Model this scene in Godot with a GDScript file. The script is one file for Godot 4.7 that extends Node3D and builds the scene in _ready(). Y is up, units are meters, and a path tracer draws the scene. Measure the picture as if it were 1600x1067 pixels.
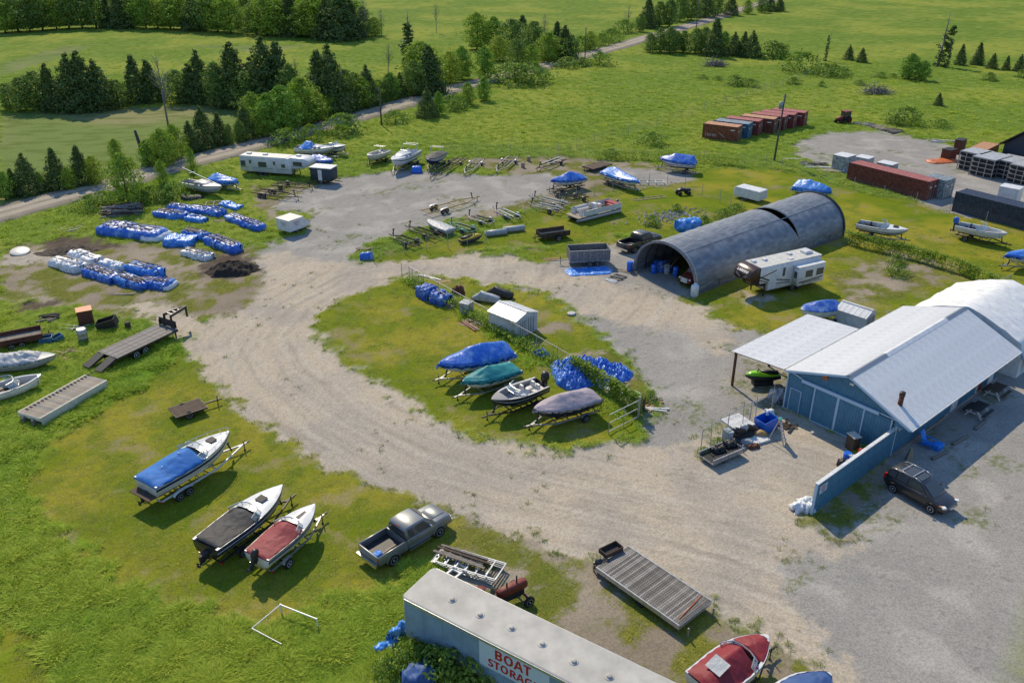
extends Node3D
# A rural boat storage yard seen from the air. Local axes of every thing: +X forward, +Y up, +Z to its right-hand side; metres.
var M := {}
var used := {}
var rng := RandomNumberGenerator.new()
var nz := FastNoiseLite.new()

func numbered(n: String) -> String:
	used[n] = used.get(n, 0) + 1
	return n if used[n] == 1 else "%s_%03d" % [n, used[n] - 1]

func thing(n: String, label: String, cat: String, at: Vector3, yaw := 0.0, group := "") -> Node3D:
	var o := Node3D.new()
	o.name = numbered(n)
	add_child(o)
	o.position = at
	o.rotation.y = yaw
	tag(o, label, cat, group)
	return o

func tag(o: Node, label: String, cat: String, group := "", kind := "") -> void:
	if label: o.set_meta("label", label)
	if cat: o.set_meta("category", cat)
	if group: o.set_meta("group", group)
	if kind: o.set_meta("kind", kind)

func copy(src: Node3D, at: Vector3, yaw: float, label := "") -> Node3D:
	var base: String = src.name
	if base.length() > 4 and base.substr(base.length() - 4, 1) == "_" and base.right(3).is_valid_int(): base = base.left(base.length() - 4)
	var r: Node3D = src.duplicate()
	r.name = numbered(base)
	add_child(r)
	r.position = at
	r.rotation.y = yaw
	if label: r.set_meta("label", label)
	return r

func nb(smooth := false) -> SurfaceTool:
	var st := SurfaceTool.new()
	st.begin(Mesh.PRIMITIVE_TRIANGLES)
	st.set_smooth_group(0 if smooth else -1)
	return st

func part(st: SurfaceTool, n: String, m: String, parent: Node) -> MeshInstance3D:
	st.generate_normals()
	return inst(st.commit(), n, m, parent)

func inst(me: Mesh, n: String, m: String, parent: Node) -> MeshInstance3D:
	var o := MeshInstance3D.new()
	o.mesh = me
	o.material_override = M[m]
	o.name = n
	parent.add_child(o, true)
	return o

func one(st: SurfaceTool, n: String, m: String, label: String, cat: String, at: Vector3, yaw := 0.0, group := "") -> MeshInstance3D:
	var o := part(st, numbered(n), m, self)
	o.position = at
	o.rotation.y = yaw
	tag(o, label, cat, group)
	return o

func tri(st: SurfaceTool, a: Vector3, b: Vector3, c: Vector3, ref: Vector3) -> void:
	if (c - a).cross(b - a).dot(a + b + c - 3.0 * ref) < 0.0:
		var t := b
		b = c
		c = t
	st.add_vertex(a)
	st.add_vertex(b)
	st.add_vertex(c)

func quad(st: SurfaceTool, a: Vector3, b: Vector3, c: Vector3, d: Vector3, ref: Vector3) -> void:
	tri(st, a, b, c, ref)
	tri(st, a, c, d, ref)

# eight corners, bottom then top, each going round
func hexa(st: SurfaceTool, p: Array) -> void:
	var c := Vector3.ZERO
	for q in p: c += q / 8.0
	quad(st, p[0], p[1], p[2], p[3], c)
	quad(st, p[4], p[5], p[6], p[7], c)
	for i in 4: quad(st, p[i], p[(i + 1) % 4], p[4 + (i + 1) % 4], p[4 + i], c)

func box(st: SurfaceTool, c: Vector3, s: Vector3, b := Basis.IDENTITY) -> void:
	var p := []
	for y in [-0.5, 0.5]:
		for q in [[-0.5, -0.5], [0.5, -0.5], [0.5, 0.5], [-0.5, 0.5]]:
			p.append(c + b * Vector3(s.x * q[0], s.y * y, s.z * q[1]))
	hexa(st, p)

# a bar of section w (sideways) by h (upwards) between two points
func bar(st: SurfaceTool, a: Vector3, b: Vector3, w: float, h: float) -> void:
	var d := (b - a).normalized()
	var side := d.cross(Vector3.UP)
	side = Vector3.RIGHT if side.length() < 0.01 else side.normalized()
	var up := side.cross(d).normalized()
	var p := []
	for y in [-0.5, 0.5]:
		for q in [[a, -0.5], [b, -0.5], [b, 0.5], [a, 0.5]]:
			p.append(q[0] + side * (w * q[1]) + up * (h * y))
	hexa(st, p)

func ring(c: Vector3, x: Vector3, y: Vector3, n: int) -> PackedVector3Array:
	var r := PackedVector3Array()
	for i in n: r.append(c + x * cos(TAU * i / n) + y * sin(TAU * i / n))
	return r

func loft(st: SurfaceTool, rings: Array, cap := true, closed := true) -> void:
	var cs := []
	for r in rings:
		var c := Vector3.ZERO
		for q in r: c += q
		cs.append(c / r.size())
	for i in rings.size() - 1:
		var ref: Vector3 = (cs[i] + cs[i + 1]) / 2.0
		var n: int = rings[i].size()
		for k in (n if closed else n - 1):
			var l := (k + 1) % n
			quad(st, rings[i][k], rings[i][l], rings[i + 1][l], rings[i + 1][k], ref)
	if cap and rings.size() > 1:
		for e in [[0, 1], [rings.size() - 1, rings.size() - 2]]:
			var r = rings[e[0]]
			for k in (r.size() if closed else r.size() - 1): tri(st, cs[e[0]], r[k], r[(k + 1) % r.size()], cs[e[1]])

# a sheet: rows of points, faces turned towards the side of "up"
func sheet(st: SurfaceTool, rows: Array, up: Vector3) -> void:
	for i in rows.size() - 1:
		for k in rows[i].size() - 1:
			var m: Vector3 = rows[i][k] - up * 1000.0
			quad(st, rows[i][k], rows[i][k + 1], rows[i + 1][k + 1], rows[i + 1][k], m)

func tube(st: SurfaceTool, a: Vector3, b: Vector3, r0: float, r1: float, n := 8, cap := true) -> void:
	var d := (b - a).normalized()
	var x := d.cross(Vector3.UP if absf(d.y) < 0.9 else Vector3.RIGHT).normalized()
	var y := d.cross(x)
	loft(st, [ring(a, x * r0, y * r0, n), ring(b, x * r1, y * r1, n)], cap)

func pipe(st: SurfaceTool, pts: Array, r: float, n := 6) -> void:
	for i in pts.size() - 1: tube(st, pts[i], pts[i + 1], r, r, n)

# a turned body round an axis: profile of [along, radius]
func turned(st: SurfaceTool, at: Vector3, axis: Vector3, prof: Array, n := 14, cap := true) -> void:
	var x := axis.cross(Vector3.UP if absf(axis.y) < 0.9 else Vector3.RIGHT).normalized()
	var y := axis.cross(x)
	var rs := []
	for q in prof: rs.append(ring(at + axis * q[0], x * q[1], y * q[1], n))
	loft(st, rs, cap)

# a rounded body through stations [x, y0, y1, half width below, half width above], edges eased by c
func body(st: SurfaceTool, stations: Array, c := 0.08) -> void:
	var rs := []
	for s in stations:
		var r := PackedVector3Array()
		var e: float = minf(c, (s[2] - s[1]) * 0.3)
		for z in [-1.0, 1.0]:
			var pts := [Vector3(s[0], s[1], z * (s[3] - e)), Vector3(s[0], s[1] + e, z * s[3]), Vector3(s[0], s[2] - e, z * s[4]), Vector3(s[0], s[2] - e * 0.3, z * (s[4] - e * 0.3)), Vector3(s[0], s[2], z * (s[4] - e))]
			if z > 0: pts.reverse()
			for q in pts: r.append(q)
		rs.append(r)
	loft(st, rs)

# a lumpy box: heaps, bundles under tarpaulin, bags
func lump(st: SurfaceTool, s: Vector3, amp: float, freq: float, sd: int, n := 14, square := 4.0, m := 7) -> void:
	var rs := []
	var off := Vector3(sd * 17.3, sd * 5.1, sd * 3.7)
	for i in n + 1:
		var t := -1.0 + 2.0 * i / n
		var r := PackedVector3Array()
		var e := pow(maxf(1.0 - pow(absf(t), square * 2.0), 0.0), 1.0 / (square * 2.0))
		for k in m * 2 + 1:
			var a := PI * k / (m * 2)
			var ca := cos(a)
			var sa := sin(a)
			var q := pow(pow(absf(ca), square) + pow(sa, square), -1.0 / square)
			var p := Vector3(t * s.x / 2, sa * q * s.y * (0.25 + 0.75 * e), ca * q * s.z / 2 * (0.3 + 0.7 * e))
			var d := nz.get_noise_3dv((p + off) * freq) + 0.5 * nz.get_noise_3dv((p - off) * freq * 2.6)
			p += Vector3(signf(t) * absf(pow(t, 5.0)), sa, ca) * d * amp
			p.y = maxf(p.y, 0.0)
			if k == 0 or k == m * 2: p.y = 0.0
			r.append(p)
		rs.append(r)
	loft(st, rs)

# a loose heap: rounded plan, height falling to the rim, roughened
func heap(st: SurfaceTool, s: Vector3, amp: float, freq: float, sd: int, n := 40, steep := 1.3) -> void:
	var rows := []
	var m := maxi(6, n / 3)
	for i in m + 1:
		var q := float(i) / m
		var row := []
		for k in n + 1:
			var a := TAU * (k % n) / n
			var rim := 1.0 + 0.22 * nz.get_noise_2d(cos(a) * 1.1 + sd * 7.0, sin(a) * 1.1)
			var p := Vector3(cos(a) * s.x / 2 * q * rim, 0, sin(a) * s.z / 2 * q * rim)
			var d := nz.get_noise_3d(p.x * freq + sd, p.z * freq, sd) + 0.6 * nz.get_noise_3d(p.x * freq * 2.7, p.z * freq * 2.7, sd * 2.0)
			p.y = s.y * pow(1.0 - q * q, steep) + amp * d * (1.0 - pow(q, 6.0)) if i < m else -0.03
			p.y = maxf(p.y, -0.03)
			row.append(p)
		rows.append(row)
	sheet(st, rows, Vector3.UP)

func wheel(o: Node3D, at: Vector3, r: float, w: float, rim_mat := "rim") -> void:
	var st := nb(true)
	turned(st, at, Vector3.BACK, [[-w / 2, r * 0.6], [-w / 2, r * 0.9], [-w * 0.36, r], [w * 0.36, r], [w / 2, r * 0.9], [w / 2, r * 0.6]], 18)
	var t := part(st, "wheel", "tyre", o)
	var s2 := nb()
	for s in [-1.0, 1.0]:
		turned(s2, at, Vector3.BACK * s, [[w * 0.5 - 0.05, r * 0.6], [w * 0.5 + 0.004, r * 0.62], [w * 0.5 + 0.006, r * 0.54], [w * 0.5 - 0.03, r * 0.48], [w * 0.5 - 0.02, r * 0.2], [w * 0.5 + 0.02, r * 0.14]], 14)
	part(s2, "rim", rim_mat, t)

func mat(n: String, c: Color, rough := 0.7, metal := 0.0, tex: Texture2D = null, sc := Vector3.ONE, bump: Texture2D = null, bump_cm := 0.0) -> StandardMaterial3D:
	var m := StandardMaterial3D.new()
	m.resource_name = n
	m.albedo_color = c.linear_to_srgb()
	m.roughness = rough
	m.metallic = metal
	if tex or bump:
		m.albedo_texture = tex
		m.uv1_triplanar = true
		m.uv1_scale = sc
	if bump:
		m.heightmap_enabled = true
		m.heightmap_texture = bump
		m.heightmap_scale = bump_cm
	M[n] = m
	return m

# a grain that repeats without seams: random cells at several scales, summed
func ntex(freq: float, lo: Color, hi: Color, sd := 1, size := 512, octaves := 4, ramp := [0.2, 0.8]) -> ImageTexture:
	var r := RandomNumberGenerator.new()
	r.seed = sd * 977
	var sum := PackedFloat32Array()
	sum.resize(size * size)
	var cells := maxi(4, int(size * freq))
	var wgt := 1.0
	var total := 0.0
	for o in octaves:
		var n := mini(cells, size)
		var small := PackedByteArray()
		small.resize(n * n)
		for i in n * n: small[i] = r.randi() & 255
		var im := Image.create_from_data(n, n, false, Image.FORMAT_L8, small)
		if n < size:
			var wide := Image.create(n + 8, n + 8, false, Image.FORMAT_L8)
			for y in [-n + 4, 4, n + 4]:
				for x in [-n + 4, 4, n + 4]: wide.blit_rect(im, Rect2i(0, 0, n, n), Vector2i(x, y))
			var k := size / n + 1
			wide.resize((n + 8) * k, (n + 8) * k, Image.INTERPOLATE_CUBIC)
			im = wide.get_region(Rect2i(4 * k, 4 * k, n * k, n * k))
			im.resize(size, size, Image.INTERPOLATE_BILINEAR)
		var d := im.get_data()
		for i in sum.size(): sum[i] += d[i] * wgt
		total += wgt * 255.0
		wgt *= 0.62
		cells *= 2
		if n == size: break
	var out := PackedByteArray()
	out.resize(size * size * 3)
	for i in sum.size():
		var t := clampf((sum[i] / total - ramp[0]) / (ramp[1] - ramp[0]), 0.0, 1.0)
		out[i * 3] = int(minf(255.0, (lo.r + (hi.r - lo.r) * t) * 255.0))
		out[i * 3 + 1] = int(minf(255.0, (lo.g + (hi.g - lo.g) * t) * 255.0))
		out[i * 3 + 2] = int(minf(255.0, (lo.b + (hi.b - lo.b) * t) * 255.0))
	return ImageTexture.create_from_image(Image.create_from_data(size, size, false, Image.FORMAT_RGB8, out))

func _ready() -> void:
	rng.seed = 11
	nz.seed = 5
	nz.frequency = 1.0
	nz.fractal_octaves = 2
	# camera
	var cam := Camera3D.new()
	cam.name = "camera"
	cam.position = Vector3(0, 34, 0)
	cam.rotation_degrees = Vector3(-26.6, 0, 0)
	cam.fov = 43.72
	cam.near = 0.5
	cam.far = 6000.0
	add_child(cam)
	cam.current = true
	# sky, exposure and air
	var sky_mat := ProceduralSkyMaterial.new()
	sky_mat.sky_top_color = Color(0.38, 0.52, 0.72)
	sky_mat.sky_horizon_color = Color(0.78, 0.84, 0.90)
	sky_mat.sky_curve = 0.12
	sky_mat.ground_bottom_color = Color(0.2, 0.22, 0.16)
	sky_mat.ground_horizon_color = Color(0.55, 0.6, 0.55)
	sky_mat.sky_energy_multiplier = 1.15
	var sky := Sky.new()
	sky.sky_material = sky_mat
	var env := Environment.new()
	env.background_mode = Environment.BG_SKY
	env.sky = sky
	env.tonemap_mode = Environment.TONE_MAPPER_LINEAR
	env.tonemap_exposure = 1.0
	env.sdfgi_enabled = true
	env.ssao_enabled = true
	env.ssil_enabled = true
	var we := WorldEnvironment.new()
	we.name = "world_environment"
	we.environment = env
	add_child(we)
	# sun: behind the yard, a little to the left, 43 degrees up
	var sun := DirectionalLight3D.new()
	sun.name = "sun"
	sun.light_energy = 1.5
	sun.light_color = Color(1.0, 0.94, 0.83)
	sun.light_angular_distance = 0.53
	sun.shadow_enabled = true
	add_child(sun)
	sun.look_at_from_position(Vector3.ZERO, Vector3(0.283, -0.682, 0.674), Vector3.UP)
	materials()
	ground()
	print("ground ", Time.get_ticks_msec())
	buildings()
	print("buildings ", Time.get_ticks_msec())
	boats()
	print("boats ", Time.get_ticks_msec())
	vehicles()
	print("vehicles ", Time.get_ticks_msec())
	yard_things()
	print("yard ", Time.get_ticks_msec())
	fences()
	trees()
	print("trees ", Time.get_ticks_msec())
	grass()
	print("grass ", Time.get_ticks_msec())

func materials() -> void:
	var fine := ntex(0.035, Color(0.72, 0.72, 0.72), Color(1, 1, 1), 3, 512, 5)
	var soft := ntex(0.025, Color(0.88, 0.88, 0.88), Color(1, 1, 1), 4, 512, 4)
	var dirt := ntex(0.03, Color(0.8, 0.78, 0.75), Color(1, 1, 1), 5, 512, 5, [0.3, 0.55])
	var wood := ntex(0.03, Color(0.55, 0.53, 0.5), Color(1, 1, 1), 6, 512, 4)
	var rust := ntex(0.03, Color(0.72, 0.66, 0.6), Color(1, 1, 1), 7, 512, 5, [0.3, 0.6])
	var crease := ntex(0.025, Color(0, 0, 0), Color(1, 1, 1), 8, 512, 4)
	# painted metal, gelcoat, plastics
	mat("white", Color(0.72, 0.72, 0.70), 0.4, 0.0, soft, Vector3.ONE * 0.3)
	mat("gelcoat", Color(0.74, 0.74, 0.71), 0.25, 0.0, soft, Vector3.ONE * 0.25)
	mat("cream", Color(0.62, 0.60, 0.53), 0.45, 0.0, soft, Vector3.ONE * 0.3)
	mat("shed_grey", Color(0.58, 0.60, 0.61), 0.55, 0.0, soft, Vector3.ONE * 0.3)
	mat("grey_hull", Color(0.36, 0.38, 0.39), 0.4, 0.0, soft, Vector3.ONE * 0.3)
	mat("dark_hull", Color(0.015, 0.018, 0.03), 0.25)
	mat("navy", Color(0.02, 0.035, 0.09), 0.3)
	mat("black_paint", Color(0.008, 0.009, 0.012), 0.18).clearcoat_enabled = true
	mat("silver_paint", Color(0.19, 0.2, 0.195), 0.35, 0.35).clearcoat_enabled = true
	mat("black", Color(0.012, 0.012, 0.012), 0.6)
	mat("plastic_black", Color(0.02, 0.02, 0.022), 0.45)
	mat("tyre", Color(0.016, 0.016, 0.016), 0.85)
	mat("rim", Color(0.5, 0.5, 0.5), 0.4, 0.6)
	mat("rim_dark", Color(0.12, 0.12, 0.12), 0.6, 0.3)
	mat("chrome", Color(0.7, 0.7, 0.7), 0.2, 1.0)
	mat("galvanised", Color(0.42, 0.43, 0.44), 0.45, 0.6, dirt, Vector3.ONE * 0.8)
	mat("aluminium", Color(0.55, 0.56, 0.57), 0.38, 0.7, soft, Vector3.ONE * 0.5)
	mat("steel_dark", Color(0.035, 0.035, 0.038), 0.55, 0.2, dirt, Vector3.ONE * 0.8)
	mat("rusty", Color(0.15, 0.06, 0.035), 0.85, 0.1, rust, Vector3.ONE * 0.9)
	mat("red_old", Color(0.23, 0.045, 0.03), 0.6, 0.0, rust, Vector3.ONE * 1.2)
	mat("teal_paint", Color(0.05, 0.32, 0.30), 0.5, 0.0, rust, Vector3.ONE)
	mat("gold_paint", Color(0.48, 0.33, 0.06), 0.5, 0.0, rust, Vector3.ONE)
	mat("yellow", Color(0.62, 0.42, 0.02), 0.3)
	mat("lime", Color(0.25, 0.62, 0.02), 0.25)
	mat("red", Color(0.42, 0.02, 0.02), 0.35)
	mat("orange", Color(0.5, 0.13, 0.03), 0.5)
	mat("blue_plastic", Color(0.01, 0.12, 0.55), 0.35)
	mat("blue_chair", Color(0.02, 0.22, 0.72), 0.4)
	mat("brown_panel", Color(0.055, 0.028, 0.022), 0.25)
	mat("tail_red", Color(0.4, 0.01, 0.01), 0.2)
	mat("lamp_clear", Color(0.7, 0.7, 0.68), 0.12)
	mat("amber", Color(0.7, 0.25, 0.02), 0.2)
	var gl := mat("glass_dark", Color(0.03, 0.038, 0.042), 0.05)
	gl.clearcoat_enabled = true
	var gp := mat("glass_clear", Color(0.55, 0.75, 0.75), 0.04)
	gp.transparency = BaseMaterial3D.TRANSPARENCY_ALPHA
	gp.albedo_color.a = 0.3
	# cloth and tarpaulin
	for c in [["tarp_blue", Color(0.012, 0.11, 0.50), 0.42], ["tarp_bright", Color(0.015, 0.19, 0.64), 0.42], ["wrap_blue", Color(0.012, 0.13, 0.60), 0.28], ["tarp_royal", Color(0.01, 0.07, 0.36), 0.5], ["canvas_blue", Color(0.012, 0.16, 0.50), 0.75], ["tarp_teal", Color(0.01, 0.24, 0.24), 0.6], ["tarp_mauve", Color(0.40, 0.335, 0.355), 0.75], ["tarp_black", Color(0.03, 0.03, 0.032), 0.7], ["tarp_red", Color(0.28, 0.035, 0.04), 0.7], ["tarp_maroon", Color(0.25, 0.012, 0.02), 0.65], ["tarp_grey", Color(0.40, 0.42, 0.43), 0.55], ["tarp_navy", Color(0.03, 0.09, 0.26), 0.65], ["wrap_white", Color(0.72, 0.73, 0.74), 0.4], ["tent_white", Color(0.80, 0.80, 0.77), 0.6]]:
		var m := mat(c[0], c[1], c[2], 0.0, soft, Vector3.ONE * 0.22, crease, 3.0)
		if c[0] in ["tarp_blue", "tarp_bright", "wrap_blue", "tarp_royal"]:
			m.albedo_color = Color.WHITE
			m.albedo_texture = ntex(0.03, c[1].linear_to_srgb(), c[1].lerp(Color(0.30, 0.46, 0.66), 0.55).linear_to_srgb(), hash(c[0]) % 90, 256, 5, [0.48, 0.68])
			m.uv1_scale = Vector3.ONE * (0.55 if c[0] == "wrap_blue" else 0.3)
			if c[0] == "wrap_blue": m.heightmap_scale = 9.0
		if c[0] == "tent_white":
			m.heightmap_scale = 1.5
			m.uv1_scale = Vector3.ONE * 0.25
			m.backlight_enabled = true
			m.backlight = Color(0.25, 0.25, 0.25)
	var qc := mat("quonset", Color(0.24, 0.26, 0.28), 0.45, 0.0, ntex(0.025, Color(0.62, 0.63, 0.65), Color(1, 1, 1), 21, 512, 5), Vector3(0.1, 0.5, 0.5))
	qc.metallic_specular = 0.6
	# wood
	mat("wood_grey", Color(0.30, 0.27, 0.24), 0.85, 0.0, wood, Vector3(0.5, 4, 4))
	mat("wood_silver", Color(0.40, 0.385, 0.36), 0.85, 0.0, wood, Vector3(0.5, 4, 4))
	mat("steel_grey", Color(0.2, 0.205, 0.21), 0.6, 0.2, dirt, Vector3.ONE * 0.6)
	for c in [["cross_silver", Color(0.42, 0.405, 0.38)], ["cross_grey", Color(0.27, 0.25, 0.225)], ["cross_dark", Color(0.19, 0.175, 0.16)], ["cross_pale", Color(0.56, 0.48, 0.37)], ["cross_white", Color(0.60, 0.55, 0.47)]]: mat(c[0], c[1], 0.85, 0.0, wood, Vector3(4, 4, 0.5))
	mat("wood_pale", Color(0.52, 0.43, 0.32), 0.8, 0.0, wood, Vector3(0.5, 4, 4))
	mat("wood_new", Color(0.55, 0.36, 0.17), 0.75, 0.0, wood, Vector3(0.5, 4, 4))
	mat("wood_brown", Color(0.13, 0.085, 0.055), 0.85, 0.0, wood, Vector3(0.5, 4, 4))
	mat("wood_dark", Color(0.06, 0.05, 0.045), 0.9, 0.0, wood, Vector3(0.5, 4, 4))
	mat("pole_wood", Color(0.17, 0.15, 0.13), 0.9, 0.0, wood, Vector3(3, 0.4, 3))
	mat("bark", Color(0.10, 0.085, 0.07), 0.95, 0.0, fine, Vector3.ONE * 2)
	mat("dead_wood", Color(0.20, 0.185, 0.165), 0.9)
	mat("print_faded", Color(0.36, 0.22, 0.24), 0.6)
	mat("print_pale", Color(0.42, 0.27, 0.24), 0.6)
	# buildings
	mat("blue_siding", Color(0.075, 0.22, 0.325), 0.5, 0.0, soft, Vector3.ONE * 0.35)
	mat("blue_trim", Color(0.42, 0.55, 0.66), 0.5)
	mat("roof_white", Color(0.72, 0.725, 0.715), 0.45, 0.0, soft, Vector3.ONE * 0.3)
	mat("roof_cap", Color(0.25, 0.28, 0.31), 0.5, 0.2)
	mat("fiber_roof", Color(0.47, 0.45, 0.40), 0.7, 0.0, soft, Vector3.ONE * 0.12)
	mat("trailer_side", Color(0.22, 0.32, 0.42), 0.5, 0.0, soft, Vector3.ONE * 0.2)
	mat("sign_white", Color(0.50, 0.57, 0.62), 0.5)
	mat("letter_red", Color(0.45, 0.012, 0.015), 0.5)
	mat("letter_white", Color(0.7, 0.68, 0.65), 0.5)
	mat("shingle", Color(0.05, 0.05, 0.055), 0.9, 0.0, fine, Vector3.ONE * 1.5)
	mat("slate_siding", Color(0.03, 0.045, 0.06), 0.6)
	mat("concrete", Color(0.36, 0.34, 0.31), 0.9, 0.0, dirt, Vector3.ONE * 0.4)
	mat("carpet_grey", Color(0.3, 0.29, 0.28), 0.95)
	mat("vinyl", Color(0.6, 0.57, 0.52), 0.5)
	mat("vinyl_red", Color(0.33, 0.05, 0.04), 0.5)
	for c in [["container_rust", Color(0.25, 0.08, 0.045)], ["container_orange", Color(0.34, 0.12, 0.05)], ["container_red", Color(0.27, 0.05, 0.045)], ["container_maroon", Color(0.20, 0.05, 0.042)], ["container_blue", Color(0.04, 0.17, 0.33)], ["container_brown", Color(0.19, 0.06, 0.045)], ["container_navy", Color(0.035, 0.055, 0.10)], ["container_grey", Color(0.33, 0.40, 0.43)]]:
		mat(c[0], c[1], 0.55, 0.1, rust, Vector3.ONE * 0.35)
	mat("roof_orange", Color(0.60, 0.32, 0.16), 0.6, 0.0, dirt, Vector3.ONE * 0.4)
	mat("roof_red", Color(0.46, 0.15, 0.12), 0.6, 0.0, dirt, Vector3.ONE * 0.4)
	mat("soil", Color(0.045, 0.032, 0.024), 1.0, 0.0, fine, Vector3.ONE)
	mat("soil_brown", Color(0.12, 0.09, 0.065), 1.0, 0.0, fine, Vector3.ONE)
	mat("stone", Color(0.42, 0.40, 0.37), 0.95, 0.0, fine, Vector3.ONE)
	# plants: vertex and copy colours carry the tint
	var lf := mat("leaf", Color(1, 1, 1), 0.75)
	lf.vertex_color_use_as_albedo = true
	lf.backlight_enabled = true
	lf.backlight = Color(0.72, 0.78, 0.55)
	var gs := mat("grass", Color(1, 1, 1), 0.8)
	gs.vertex_color_use_as_albedo = true
	gs.backlight_enabled = true
	gs.backlight = Color(0.7, 0.74, 0.5)
	# ground: colours per vertex times two scales of grain
	var gm := mat("ground", Color(1, 1, 1), 1.0, 0.0, ntex(0.09, Color(0.86, 0.86, 0.86), Color(1, 1, 1), 31, 1024, 4, [0.25, 0.65]), Vector3.ONE * 0.14)
	gm.uv1_world_triplanar = true
	gm.vertex_color_use_as_albedo = true
	gm.vertex_color_is_srgb = true
	gm.metallic_specular = 0.2
	# chain link: diamond wires on a clear sheet
	var im := Image.create(64, 64, false, Image.FORMAT_RGBA8)
	for y in 64:
		for x in 64:
			var a := absi((x + y) % 64 - 32)
			var b := absi((x - y + 64) % 64 - 32)
			im.set_pixel(x, y, Color(0.5, 0.51, 0.52, 1.0 if a < 2 or b < 2 else 0.0))
	var cl := StandardMaterial3D.new()
	cl.resource_name = "chain_link"
	cl.albedo_texture = ImageTexture.create_from_image(im)
	cl.transparency = BaseMaterial3D.TRANSPARENCY_ALPHA
	cl.roughness = 0.5
	cl.uv1_scale = Vector3(11, 11, 1)
	M["chain_link"] = cl

# ---------------------------------------------------------------- ground
const GX0 := -130.0
const GZ0 := -260.0
const GR := 0.3
const GW := 870
const GH := 800
enum {MEADOW, LAWN, GRAVEL, DIRT, SPARSE, SOIL, FIELD, LUSH}
var cover := []
var drive := PackedVector2Array()

func pts(a: Array) -> PackedVector2Array:
	var r := PackedVector2Array()
	for i in range(0, a.size(), 2): r.append(Vector2(a[i], a[i + 1]))
	return r

# fills an outline (ground metres) into the map of what covers the ground
func lay(kind: int, outline: Array) -> void:
	var p := pts(outline)
	var lo := 1e9
	var hi := -1e9
	for q in p:
		lo = minf(lo, q.y)
		hi = maxf(hi, q.y)
	for row in range(maxi(0, int((lo - GZ0) / GR)), mini(GH - 1, int((hi - GZ0) / GR)) + 1):
		var z := GZ0 + (row + 0.5) * GR
		var xs := []
		for i in p.size():
			var a := p[i]
			var b := p[(i + 1) % p.size()]
			if (a.y <= z) != (b.y <= z): xs.append(a.x + (b.x - a.x) * (z - a.y) / (b.y - a.y))
		xs.sort()
		for k in range(0, xs.size() - 1, 2):
			var x0 := clampi(int((xs[k] - GX0) / GR), 0, GW)
			var x1 := clampi(int((xs[k + 1] - GX0) / GR), 0, GW)
			if x1 > x0:
				for t in cover.size(): cover[t].fill_rect(Rect2i(x0, row, x1 - x0, 1), Color.WHITE if t == kind else Color.BLACK)

func kinds_at(x: float, z: float) -> PackedFloat32Array:
	var w := PackedFloat32Array()
	w.resize(8)
	var jx := nz.get_noise_2d(x * 0.35, z * 0.35) * 1.3 + nz.get_noise_2d(x * 1.4 + 70.0, z * 1.4) * 0.5
	var jz := nz.get_noise_2d(x * 0.35 + 200.0, z * 0.35) * 1.3 + nz.get_noise_2d(x * 1.4, z * 1.4 + 90.0) * 0.5
	var px := int((x + jx - GX0) / GR)
	var pz := int((z + jz - GZ0) / GR)
	if px < 0 or pz < 0 or px >= GW or pz >= GH:
		w[MEADOW] = 1.0
		return w
	var s := 0.0
	for t in 8:
		var v: float = cover[t].get_pixel(px, pz).r
		w[t] = v
		s += v
	if s < 0.01:
		w[MEADOW] = 1.0
		s = 1.0
	for t in 8: w[t] /= s
	return w

func n01(x: float, z: float, f: float, o := 0.0) -> float:
	return clampf(nz.get_noise_2d(x * f + o, z * f - o) * 0.75 + 0.5, 0.0, 1.0)

func drive_at(x: float, z: float) -> Vector2:
	var best := 1e9
	var side := 0.0
	var along := 0.0
	var run := 0.0
	var p := Vector2(x, z)
	for i in drive.size() - 1:
		var a := drive[i]
		var d := drive[i + 1] - a
		var l := d.length()
		var t := clampf((p - a).dot(d) / (l * l), 0.0, 1.0)
		var e := p.distance_to(a + d * t)
		if e < best:
			best = e
			side = e * signf(d.cross(p - a))
			along = run + t * l
		run += l
	return Vector2(side, along)

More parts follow.
